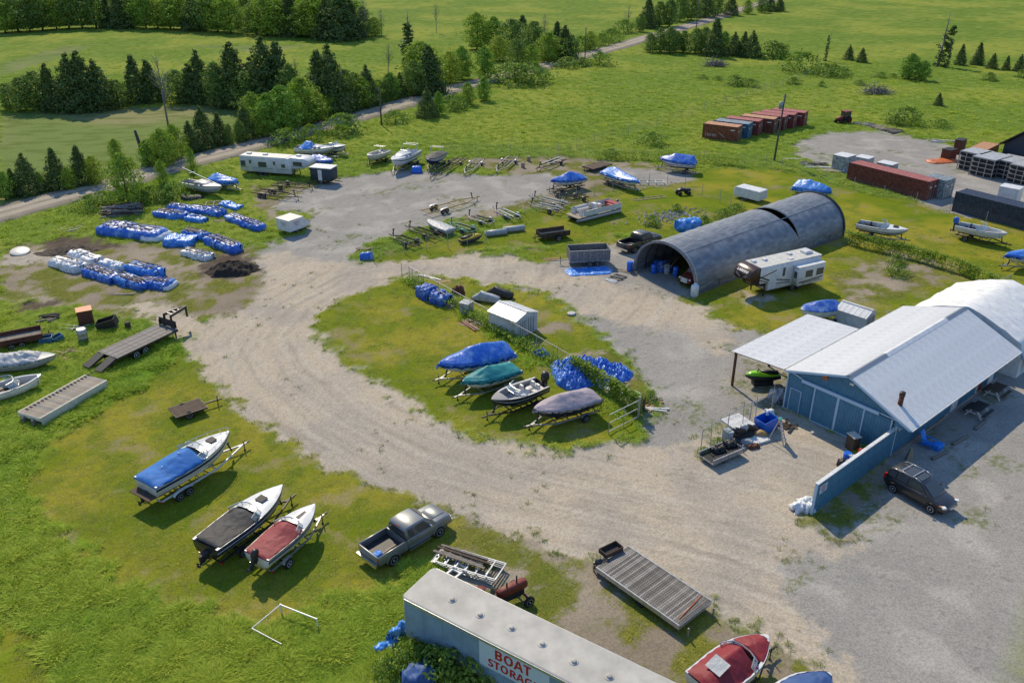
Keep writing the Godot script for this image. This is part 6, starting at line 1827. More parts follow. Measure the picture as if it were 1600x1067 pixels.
func old_tractor() -> void:
	var p := [Vector3(-0.11, 0, -35.54), 0.606, 1.82]
	var o := thing("vintage_tractor", "rusty red vintage tractor behind the storage trailer", "tractor", p[0] - Vector3(cos(p[1]), 0, -sin(p[1])) * 0.6, p[1])
	var h := nb(true)
	body(h, [[-0.2, 0.85, 1.3, 0.2, 0.2], [0.3, 0.8, 1.36, 0.24, 0.22], [1.5, 0.78, 1.34, 0.24, 0.22], [1.66, 0.8, 1.26, 0.2, 0.18]], 0.1)
	part(h, "hood", "red_old", o)
	var en := nb()
	box(en, Vector3(0.6, 0.62, 0), Vector3(1.7, 0.42, 0.34))
	box(en, Vector3(-0.7, 0.7, 0), Vector3(1.1, 0.5, 0.44))
	part(en, "engine", "steel_dark", o)
	for q in [[0.35, 0.35], [1.0, 0.5]]:
		var e := nb()
		tube(e, Vector3(q[0], 1.3, 0.06), Vector3(q[0], 1.36 + q[1], 0.06), 0.045, 0.045, 8)
		part(e, "exhaust_pipe", "steel_dark", o)
	rod(o, "front_axle", "red_old", Vector3(1.35, 0.5, -0.72), Vector3(1.35, 0.5, 0.72), 0.1, 0.1)
	for s in [-1.0, 1.0]:
		wheel(o, Vector3(1.35, 0.34, s * 0.78), 0.34, 0.16, "rim")
		wheel(o, Vector3(-1.0, 0.62, s * 0.78), 0.62, 0.3, "rusty")
		var f := nb(true)
		var rows := []
		for i in 8: rows.append([Vector3(-1.0 + cos(PI * (0.15 + 0.7 * i / 7.0)) * 0.72, 0.62 + sin(PI * (0.15 + 0.7 * i / 7.0)) * 0.72, s * 0.6), Vector3(-1.0 + cos(PI * (0.15 + 0.7 * i / 7.0)) * 0.72, 0.62 + sin(PI * (0.15 + 0.7 * i / 7.0)) * 0.72, s * 0.96)])
		sheet(f, rows, Vector3.UP)
		part(f, "fender", "red_old", o)
	var sw := nb()
	tube(sw, Vector3(-0.1, 1.2, 0), Vector3(-0.5, 1.45, 0), 0.02, 0.02, 6)
	turned(sw, Vector3(-0.5, 1.45, 0), Vector3(-0.8, 0.6, 0).normalized(), [[0.0, 0.18], [0.03, 0.2], [0.05, 0.17]], 14)
	part(sw, "steering_wheel", "black", o)
	slab(o, "seat", "rusty", Vector3(-1.0, 1.15, 0), Vector3(0.4, 0.06, 0.42))

func far_tractor() -> void:
	var p := [Vector3(60.55, 0, -157.02), -2.693, 2.49]
	var o := thing("farm_tractor", "red cab tractor standing in the weeds beyond the containers", "tractor", p[0], p[1])
	o.scale = Vector3.ONE * 0.8
	var h := nb(true)
	body(h, [[0.2, 0.9, 1.7, 0.4, 0.36], [1.9, 0.9, 1.5, 0.36, 0.3]], 0.1)
	part(h, "hood", "container_red", o)
	var c := nb()
	body(c, [[-1.4, 0.9, 2.6, 0.75, 0.7], [0.25, 0.9, 2.6, 0.7, 0.66]], 0.08)
	part(c, "cab", "glass_dark", o)
	slab(o, "cab_roof", "container_red", Vector3(-0.55, 2.68, 0), Vector3(1.9, 0.18, 1.6))
	for s in [-1.0, 1.0]:
		for x in [-1.35, 0.2]: rod(o, "cab_post", "container_red", Vector3(x, 1.2, s * 0.74), Vector3(x, 2.6, s * 0.7), 0.08, 0.08)
		wheel(o, Vector3(1.4, 0.5, s * 0.75), 0.5, 0.3, "red")
		wheel(o, Vector3(-0.8, 0.8, s * 0.9), 0.8, 0.45, "red")
	slab(o, "chassis", "steel_dark", Vector3(0.3, 0.75, 0), Vector3(3.0, 0.4, 0.6))

func jet_ski(label: String, pose: Array, m: String, lift: float) -> void:
	var o := thing("jet_ski", label, "jet ski", pose[0] + Vector3(0, lift, 0), pose[1])
	var h := nb(true)
	body(h, [[-1.35, 0.12, 0.42, 0.42, 0.45], [-0.6, 0.04, 0.48, 0.5, 0.52], [0.5, 0.06, 0.54, 0.48, 0.5], [1.1, 0.2, 0.6, 0.34, 0.36], [1.5, 0.42, 0.62, 0.1, 0.12]], 0.12)
	part(h, "hull", "plastic_black", o)
	var d := nb(true)
	body(d, [[-1.3, 0.4, 0.5, 0.4, 0.36], [-0.5, 0.44, 0.56, 0.46, 0.42], [0.4, 0.5, 0.8, 0.44, 0.3], [1.0, 0.56, 0.82, 0.34, 0.22], [1.46, 0.58, 0.66, 0.14, 0.08]], 0.06)
	part(d, "deck", m, o)
	var s := nb(true)
	body(s, [[-1.2, 0.48, 0.74, 0.2, 0.16], [-0.4, 0.5, 0.82, 0.2, 0.17], [0.3, 0.5, 0.88, 0.17, 0.13]], 0.07)
	part(s, "seat", "plastic_black", o)
	var b := nb()
	tube(b, Vector3(0.42, 1.0, -0.36), Vector3(0.42, 1.0, 0.36), 0.03, 0.03, 6)
	tube(b, Vector3(0.6, 0.78, 0), Vector3(0.42, 1.0, 0), 0.05, 0.05, 6)
	part(b, "handlebar", "black", o)

func machine(n: String, label: String, cat: String, pose: Array, m: String, covered: bool, group := "") -> void:
	var o := thing(n, label, cat, pose[0], pose[1], group)
	if covered:
		var c := nb(true)
		body(c, [[-1.35, 0.1, 0.62, 0.48, 0.4], [-0.6, 0.08, 0.86, 0.52, 0.34], [0.1, 0.08, 0.95, 0.52, 0.32], [0.5, 0.08, 1.12, 0.5, 0.26], [0.8, 0.1, 0.8, 0.5, 0.34], [1.4, 0.12, 0.42, 0.4, 0.26]], 0.2)
		part(c, "cover", m, o)
		for s in [-1.0, 1.0]: rod(o, "ski", "black", Vector3(0.3, 0.05, s * 0.45), Vector3(1.7, 0.09, s * 0.42), 0.14, 0.05)
		slab(o, "track", "tyre", Vector3(-0.5, 0.1, 0), Vector3(1.7, 0.2, 0.4))
		return
	var b := nb(true)
	body(b, [[-0.95, 0.55, 0.82, 0.35, 0.3], [-0.3, 0.5, 0.86, 0.26, 0.18], [0.2, 0.5, 0.95, 0.26, 0.2], [0.9, 0.5, 0.82, 0.34, 0.26]], 0.08)
	part(b, "body", m, o)
	var hb := nb()
	tube(hb, Vector3(0.3, 1.1, -0.38), Vector3(0.3, 1.1, 0.38), 0.025, 0.025, 6)
	tube(hb, Vector3(0.42, 0.85, 0), Vector3(0.3, 1.1, 0), 0.04, 0.04, 6)
	part(hb, "handlebar", "black", o)
	for s in [-1.0, 1.0]:
		for x in [-0.62, 0.66]: wheel(o, Vector3(x, 0.3, s * 0.45), 0.3, 0.24, "rim_dark")

func vehicles() -> void:
	pickup("dark silver crew cab pickup on the grass with scraps in its bed", [[Vector3(-5.79, 0, -39.95), 0.800, 3.48][0] + Vector3(-0.55, 0, -0.6), [Vector3(-5.79, 0, -39.95), 0.800, 3.48][1]], "silver_paint", true)
	pickup("black pickup parked at the open end of the hoop shed", [Vector3(14.58, 0, -91.85), 0.692, 6.62], "black_paint", false)
	suv()
	fifth_wheel_new()
	fifth_wheel_old()
	gooseneck()
	# small green and white truck camper
	var p := [Vector3(-26.65, 0, -117.32), -0.286, 3.4]
	var o := thing("camper_trailer", "small dark green camper with white roof beside the old fifth wheel", "camper", p[0] + Vector3(0, 0, -1.0), p[1])
	var st := nb(true)
	body(st, [[-1.6, 0.55, 2.3, 1.0, 1.0], [1.6, 0.55, 2.3, 1.0, 1.0]], 0.06)
	part(st, "body", "slate_siding", o)
	slab(o, "roof", "white", Vector3(0, 2.36, 0), Vector3(3.4, 0.1, 2.15))
	slab(o, "door", "white", Vector3(-0.1, 1.35, 1.01), Vector3(0.6, 1.5, 0.03))
	slab(o, "window", "glass_dark", Vector3(-1.0, 1.7, 1.01), Vector3(0.8, 0.6, 0.03))
	for s in [-1.0, 1.0]: wheel(o, Vector3(0, 0.32, s * 0.9), 0.32, 0.2)
	rod(o, "tongue", "steel_dark", Vector3(1.6, 0.45, 0), Vector3(2.8, 0.4, 0), 0.1, 0.1)
	# white wedge-nosed box trailer
	var q := [Vector3(-26.31, 0, -96.61), 0.707, 3.18]
	var wd := thing("box_trailer", "small white wedge nosed box trailer with faded red print on gravel", "trailer", q[0] + Vector3(0, 0, -0.9), q[1] + 0.25)
	var ws := nb()
	hexa(ws, [Vector3(-1.5, 0.5, -1.1), Vector3(0.7, 0.5, -1.1), Vector3(0.7, 0.5, 1.1), Vector3(-1.5, 0.5, 1.1), Vector3(-1.5, 1.85, -1.1), Vector3(0.7, 1.85, -1.1), Vector3(0.7, 1.85, 1.1), Vector3(-1.5, 1.85, 1.1)])
	part(ws, "box", "white", wd)
	var wn := nb()
	hexa(wn, [Vector3(0.702, 0.5, -1.1), Vector3(1.9, 0.62, -0.9), Vector3(1.9, 0.62, 0.9), Vector3(0.702, 0.5, 1.1), Vector3(0.702, 1.85, -1.1), Vector3(1.95, 0.8, -0.9), Vector3(1.95, 0.8, 0.9), Vector3(0.702, 1.85, 1.1)])
	part(wn, "nose", "white", wd)
	slab(wd, "roof", "cream", Vector3(-0.4, 1.88, 0), Vector3(2.3, 0.05, 2.3))
	for k in 3:
		slab(wd, "faded_print", "print_faded", Vector3(-0.45 + 0.1 * k, 1.5 - k * 0.2, 1.106), Vector3(0.9 - 0.2 * k, 0.09, 0.012))
		slab(wd, "faded_print", "print_faded", Vector3(-1.506, 1.45 - k * 0.18, 0.1), Vector3(0.012, 0.07, 0.9 - 0.2 * k))
	for s in [-1.0, 1.0]: wheel(wd, Vector3(-0.3, 0.28, s * 0.98), 0.28, 0.16)
	rod(wd, "tongue", "steel_dark", Vector3(1.9, 0.5, 0), Vector3(2.7, 0.42, 0), 0.08, 0.08)
	# white low enclosed trailer on the lawn by the hoop shed
	var e := [Vector3(31.83, 0, -110.44), 2.324, 3.95]
	var et := thing("box_trailer", "low white enclosed trailer with grey roof on the lawn", "trailer", e[0], e[1])
	var es := nb()
	body(es, [[-e[2] / 2, 0.35, 1.55, 1.05, 1.0], [e[2] / 2 - 0.2, 0.35, 1.55, 1.05, 1.0], [e[2] / 2, 0.45, 1.35, 0.98, 0.9]], 0.06)
	part(es, "box", "white", et)
	slab(et, "roof", "roof_white", Vector3(-0.1, 1.57, 0), Vector3(e[2] - 0.4, 0.04, 1.95))
	for s in [-1.0, 1.0]: wheel(et, Vector3(0, 0.28, s * 0.95), 0.28, 0.18)
	utility_trailer("small flat wooden trailer standing on the lawn by the cruiser", [Vector3(-24.63, 0, -55.49), 0.677, 2.4], 1.7, {"deck": "wood_brown", "tongue": 1.4, "out": false, "boards": 9})
	utility_trailer("dark open utility trailer with low walls beside blue scrap", [Vector3(-43.64, 0, -67.46), 0.517, 3.62], 2.0, {"walls": 0.35, "axles": 2, "deck": "wood_grey", "tongue": 0.9, "mat": "rusty"})
	utility_trailer("open wooden utility trailer with dark sides on the lawn", [Vector3(4.82, 0, -94.96), -2.761, 3.62], 1.7, {"walls": 0.45, "deck": "wood_pale", "wall_mat": "wood_brown", "tongue": 0.8, "rim": "white"})
	utility_trailer("flat dark plank trailer beside the back fence", [Vector3(12.74, 0, -125.57), -2.392, 4.28], 2.2, {"deck": "wood_brown", "tongue": 0.9, "out": false})
	utility_trailer("grey high sided dump trailer with tandem wheels", [Vector3(8.3, 0, -86.93), -3.010, 4.41], 2.0, {"walls": 1.15, "gate": true, "axles": 2, "mat": "galvanised", "wall_mat": "steel_grey", "cap": "galvanised", "deck": "steel_dark", "y": 0.7, "tongue": 1.2, "l": 4.4})
	# docks
	var d := dock("grey plank floating dock on wheels with pale rails by the drive", [Vector3(7.81, 0, -36.31), -0.847, 5.98], 2.75, 0.75, 44, "wood_grey", "aluminium")
	for s in [-1.0, 1.0]: wheel(d, Vector3(0.2, 0.34, s * 1.2), 0.34, 0.2, "rim_dark")
	rod(d, "axle", "steel_dark", Vector3(0.2, 0.34, -1.2), Vector3(0.2, 0.34, 1.2), 0.09, 0.09)
	for s in [-1.0, 1.0]: rod(d, "support", "steel_dark", Vector3(0.2, 0.3, s * 0.8), Vector3(0.2, 0.7, s * 0.8), 0.1, 0.1)
	for x in [-3.4, 3.4]:
		for s in [-1.0, 1.0]: rod(d, "leg", "galvanised", Vector3(x, 0, s * 1.1), Vector3(x, 0.7, s * 1.1), 0.08, 0.08)
	var d2 := dock("long pale timber dock section lying in the grass", [Vector3(-34.69, 0, -56.93), 1.167, 6.27], 2.3, 0.8, 54, "wood_pale", "cream")
	var dh: float = [Vector3(-34.69, 0, -56.93), 1.167, 6.27][2] / 2 - 0.06
	for s in [-1.0, 1.0]:
		rod(d2, "skirt", "cream", Vector3(-dh, 0.34, s * 1.13), Vector3(dh, 0.34, s * 1.13), 0.05, 0.6)
		rod(d2, "runner", "wood_grey", Vector3(-dh - 0.3, 0.3, s * 0.5), Vector3(dh, 0.3, s * 0.5), 0.2, 0.6)
	for i in 20: slab(d2, "cleat_block", "wood_dark", Vector3(-2.6 + i * 0.34, 0.84, -0.82), Vector3(0.13, 0.06, 0.24))
	old_tractor()
	far_tractor()
	jet_ski("lime green and black jet ski on a stand under the carport edge", [Vector3(20.3, 0, -60.18), -2.999, 2.99], "lime", 0.4)
	var js := nb()
	box(js, Vector3(0, 0.2, 0), Vector3(1.6, 0.4, 0.7))
	var jp := [Vector3(20.3, 0, -60.18), -2.999, 2.99]
	one(js, "stand", "wood_dark", "dark timber stand under the lime green jet ski", "stand", jp[0], jp[1])
	jet_ski("yellow and black jet ski in the grass by the driveway", [Vector3(-4.85, 0, -93.53), 0.531, 3.44], "yellow", 0.12)
	machine("snowmobile", "covered snowmobile beside the metal shed, pale cover", "snowmobile", [Vector3(-2.55, 0, -76.65), 2.833, 2.06], "tarp_grey", true, "covered snowmobiles by the metal shed")
	machine("snowmobile", "covered snowmobile next to the metal shed roof, dark cover", "snowmobile", [Vector3(-1.22, 0, -77.84), 2.665, 2.45], "steel_dark", true, "covered snowmobiles by the metal shed")
	machine("quad_bike", "dark quad bike parked by the fence near the blue wrapped boat", "quad", [Vector3(23.3, 0, -112.44), -2.911, 2.61], "plastic_black", false)
	# old red truck and oddments inside the hoop shed
	var ot := thing("old_truck", "old red flat nosed truck parked inside the hoop shed", "truck", Vector3(15.8, 0, -81.4) + Basis(Vector3.UP, deg_to_rad(40.0)) * Vector3(2.7, 0, 2.0), deg_to_rad(222.0))
	var os := nb(true)
	body(os, [[-2.4, 0.5, 1.2, 0.9, 0.88], [1.0, 0.5, 1.2, 0.92, 0.86], [2.0, 0.5, 1.1, 0.8, 0.6], [2.2, 0.55, 1.0, 0.6, 0.5]], 0.12)
	part(os, "body", "red_old", ot)
	var oc := nb(true)
	body(oc, [[-0.7, 1.1, 1.9, 0.85, 0.72], [0.4, 1.1, 1.9, 0.85, 0.72], [0.85, 1.1, 1.2, 0.84, 0.78]], 0.1)
	part(oc, "cab", "red_old", ot)
	glass(ot, "windscreen", Vector3(0.45, 1.82, -0.62), Vector3(0.45, 1.82, 0.62), Vector3(0.82, 1.28, 0.7), Vector3(0.82, 1.28, -0.7), Vector3(0, 1, 0))
	slab(ot, "grille", "cream", Vector3(2.22, 0.85, 0), Vector3(0.06, 0.5, 0.8))
	for s in [-1.0, 1.0]:
		slab(ot, "headlight", "lamp_clear", Vector3(2.1, 0.98, s * 0.62), Vector3(0.1, 0.18, 0.18))
		for x in [1.4, -1.5]: wheel(ot, Vector3(x, 0.38, s * 0.82), 0.38, 0.24, "rim_dark")

# ---------------------------------------------------------------- things lying about
func bundle(label: String, pose: Array, w: float, h: float, m: String, battens: int, sd: int, group := "", end_mat := "") -> void:
	var l: float = pose[2]
	var o := thing("wrapped_bundle", label, "bundle", pose[0], pose[1], group)
	var st := nb(true)
	lump(st, Vector3(l, h * 0.8, w * 0.9), 0.16, 1.1, sd, 26, 6.0, 10)
	part(st, "wrap", m, o)
	# second, looser sheet thrown over part of it
	var s2 := nb(sd % 2 == 0)
	lump(s2, Vector3(l * (0.4 + 0.05 * (sd % 4)), h * 0.93, w * 1.02), 0.22, 1.5, sd + 40, 20, 3.6, 9)
	var fold := part(s2, "loose_sheet", m if m != "tarp_blue" or sd % 3 else "tarp_bright", o)
	fold.position.x = l * (0.18 if sd % 2 else -0.2)
	fold.rotation.y = 0.06 * (sd % 5 - 2)
	for i in battens:
		var z := -w * 0.36 + w * 0.72 * (i + 0.5) / battens
		rod(o, "batten", ["wood_grey", "wood_brown", "wood_silver", "wood_dark"][(i + sd) % 4], Vector3(-l * 0.45 + rng.randf() * 0.4, h * 0.92 + 0.05 + rng.randf() * 0.05, z), Vector3(l * 0.45 - rng.randf() * 0.5, h * 0.9 + 0.04 + rng.randf() * 0.05, z + rng.randf_range(-0.15, 0.15)), 0.14, 0.05)
	if end_mat:
		var e := nb(true)
		lump(e, Vector3(l * 0.3, h * 0.55, w * 1.04), 0.05, 2.0, sd + 3, 10, 5.0, 6)
		part(e, "exposed_end", end_mat, o).position.x = l * 0.38

func plank_pile(n: String, label: String, at: Vector3, yaw: float, count: int, l: float, w: float, m: Array, sd: int, mess := 0.25, th := 0.05) -> void:
	var o := thing(n, label, "pile", at, yaw)
	var r := RandomNumberGenerator.new()
	r.seed = sd
	var per := maxi(3, int(w / 0.2))
	for i in count:
		var lay := int(float(i) / per)
		var a := r.randf_range(-mess, mess)
		var c := Vector3(r.randf_range(-0.3, 0.3) * l * mess, 0.03 + lay * th * 1.05, -w / 2 + w * ((i % per) + 0.5) / per + r.randf_range(-0.04, 0.04))
		var d := Vector3(cos(a), r.randf_range(-0.02, 0.03), sin(a)) * l * r.randf_range(0.35, 0.5)
		rod(o, "plank", m[r.randi() % m.size()], c - d + Vector3(0, absf(d.y), 0), c + d + Vector3(0, absf(d.y), 0), r.randf_range(0.1, 0.18), th)

func blob(n: String, m: String, label: String, cat: String, at: Vector3, s: Vector3, amp: float, freq: float, sd: int, yaw := 0.0, square := 2.4, group := "", seg := 18) -> void:
	var st := nb(true)
	lump(st, s, amp, freq, sd, seg, square, maxi(7, seg / 2))
	one(st, n, m, label, cat, at, yaw, group)

func mound(n: String, m: String, label: String, cat: String, at: Vector3, s: Vector3, amp: float, freq: float, sd: int, yaw := 0.0, _square := 2.0, group := "", seg := 40) -> void:
	var st := nb(true)
	heap(st, s, amp, freq, sd, seg * 2, 0.6 if n.begins_with("shrink") else 1.2)
	one(st, n, m, label, cat, at, yaw, group)

func barrel(n: String, label: String, at: Vector3, r: float, h: float, m: String) -> void:
	var o := thing(n, label, "barrel", at)
	var st := nb(true)
	turned(st, Vector3.ZERO, Vector3.UP, [[0.0, r * 0.95], [0.03, r], [h * 0.33, r], [h * 0.35, r * 1.04], [h * 0.37, r], [h * 0.66, r], [h * 0.68, r * 1.04], [h * 0.7, r], [h - 0.03, r], [h, r * 0.95]], 18)
	part(st, "drum", m, o)
	var l := nb()
	turned(l, Vector3(0, h, 0), Vector3.UP, [[-0.02, r * 0.88], [0.015, r * 0.88], [0.016, 0.02]], 18)
	part(l, "lid", m, o)

func open_box(n: String, label: String, cat: String, at: Vector3, yaw: float, s: Vector3, m: String, inner: String, tip := 0.0) -> void:
	var o := thing(n, label, cat, at, yaw)
	var h := Node3D.new()
	h.name = "frame"
	o.add_child(h)
	h.rotation.z = tip
	h.position.y = absf(sin(tip)) * s.x / 2
	slab(h, "base", inner, Vector3(0, 0.03, 0), Vector3(s.x, 0.05, s.z))
	for e in [-1.0, 1.0]:
		slab(h, "side", m, Vector3(e * (s.x / 2 - 0.02), s.y / 2, 0), Vector3(0.04, s.y - 0.01, s.z))
		slab(h, "side", m, Vector3(0, s.y / 2, e * (s.z / 2 - 0.02)), Vector3(s.x - 0.09, s.y - 0.02, 0.04))

func frame_panel(n: String, label: String, cat: String, at: Vector3, yaw: float, l: float, w: float, rungs: int, m: String, r := 0.03, y := 0.05, group := "") -> void:
	var o := thing(n, label, cat, at, yaw, group)
	for s in [-1.0, 1.0]: rod(o, "rail", m, Vector3(-l / 2, y, s * w / 2), Vector3(l / 2, y, s * w / 2), r * 2, r * 2)
	for i in rungs: rod(o, "rung", m, Vector3(-l / 2 + r + (l - r * 2) * i / (rungs - 1), y, -w / 2), Vector3(-l / 2 + r + (l - r * 2) * i / (rungs - 1), y, w / 2), r * 1.8, r * 1.8)

func bw(x: float, y: float, z: float) -> Vector3:
	return Vector3(20.97, 0, -56.38) + Basis(Vector3.UP, deg_to_rad(40.5)) * Vector3(x, y, z)

func blue_wall() -> void:
	var p := [Vector3(22.87, 0, -46.7), 0.711, 10.2]
	var l: float = p[2]
	var o := thing("privacy_wall", "blue ribbed metal screen wall with white cap beside the suv", "wall", p[0], p[1])
	var n := int(l / 0.86)
	var me := ribbed_mesh(Vector3(l / n, 0, 0), Vector3(0, 2.3, 0), 4, 0.025, Vector3.BACK)
	var me2 := ribbed_mesh(Vector3(l / n, 0, 0), Vector3(0, 2.3, 0), 4, 0.025, Vector3.FORWARD)
	for i in n:
		inst(me, "wall_panel", "blue_siding", o).position = Vector3(-l / 2 + i * l / n, 0.02, 0.05)
		inst(me2, "wall_panel", "blue_siding", o).position = Vector3(-l / 2 + i * l / n, 0.02, -0.05)
	rod(o, "cap", "white", Vector3(-l / 2 - 0.03, 2.36, 0), Vector3(l / 2, 2.36, 0), 0.24, 0.08)
	rod(o, "end_post", "blue_trim", Vector3(-l / 2, 0, 0), Vector3(-l / 2, 2.32, 0), 0.1, 0.16)
	var s := nb()
	box(s, Vector3(-l / 2 + 0.75, 1.75, 0.095), Vector3(0.85, 0.62, 0.02))
	var sg := part(s, "sign", "sign_white", o)
	for k in 4: slab(sg, "sign_line", "letter_red" if k != 3 else "navy", Vector3(-l / 2 + 0.75, 1.93 - k * 0.12, 0.107), Vector3([0.5, 0.62, 0.58, 0.4][k], 0.05, 0.006))

func adirondack(label: String, at: Vector3, yaw: float) -> void:
	var o := thing("garden_chair", label, "chair", at, yaw)
	for s in [-1.0, 1.0]:
		rod(o, "leg", "blue_chair", Vector3(0.35, 0, s * 0.3), Vector3(0.35, 0.55, s * 0.3), 0.05, 0.09)
		rod(o, "leg", "blue_chair", Vector3(-0.45, 0.02, s * 0.28), Vector3(0.36, 0.36, s * 0.28), 0.04, 0.1)
		rod(o, "armrest", "blue_chair", Vector3(-0.35, 0.58, s * 0.34), Vector3(0.42, 0.58, s * 0.34), 0.14, 0.035)
		rod(o, "arm_support", "blue_chair", Vector3(-0.25, 0.1, s * 0.3), Vector3(-0.25, 0.57, s * 0.3), 0.05, 0.06)
	for k in 5:
		rod(o, "back_slat", "blue_chair", Vector3(-0.2, 0.26, -0.22 + k * 0.11), Vector3(-0.55, 1.05 + (0.08 if k == 2 else 0.04 if k in [1, 3] else 0.0), -0.24 + k * 0.12), 0.1, 0.025)
		rod(o, "seat_slat", "blue_chair", Vector3(-0.2 + k * 0.13, 0.27 + k * 0.025, -0.28), Vector3(-0.2 + k * 0.13, 0.27 + k * 0.025, 0.28), 0.11, 0.025)

func step_ladder(label: String, at: Vector3, yaw: float) -> void:
	var o := thing("step_ladder", label, "ladder", at, yaw)
	for s in [-1.0, 1.0]:
		rod(o, "rail", "aluminium", Vector3(0.55, 0, s * 0.3), Vector3(0, 1.9, s * 0.18), 0.03, 0.09)
		rod(o, "rear_rail", "aluminium", Vector3(-0.6, 0, s * 0.3), Vector3(-0.02, 1.88, s * 0.18), 0.03, 0.05)
	for k in 6:
		var t := (k + 1) / 7.0
		rod(o, "step", "aluminium", Vector3(0.55 * (1 - t), 1.9 * t, -0.3 + 0.12 * t), Vector3(0.55 * (1 - t), 1.9 * t, 0.3 - 0.12 * t), 0.12, 0.03)
	slab(o, "top_cap", "tarp_teal", Vector3(0, 1.93, 0), Vector3(0.2, 0.06, 0.44))

func utility_pole(label: String, at: Vector3, h: float, box_: bool, lean := 0.0) -> void:
	var o := thing("utility_pole", label, "pole", at)
	o.rotation.z = lean
	var st := nb(true)
	tube(st, Vector3(0, -0.3, 0), Vector3(0, h, 0), 0.16, 0.11, 10)
	part(st, "pole", "pole_wood", o)
	rod(o, "crossarm", "pole_wood", Vector3(0, h - 0.5, -0.6), Vector3(0, h - 0.5, 0.6), 0.1, 0.12)
	for z in [-0.5, 0.5]:
		var i := nb()
		turned(i, Vector3(0, h - 0.44, z), Vector3.UP, [[0.0, 0.05], [0.1, 0.06], [0.16, 0.03]], 8)
		part(i, "insulator", "grey_hull", o)
	if box_:
		var t := nb(true)
		turned(t, Vector3(-0.45, h - 2.2, 0.15), Vector3.UP, [[0.0, 0.26], [0.1, 0.3], [0.95, 0.3], [1.05, 0.2]], 14)
		part(t, "transformer", "container_grey", o)

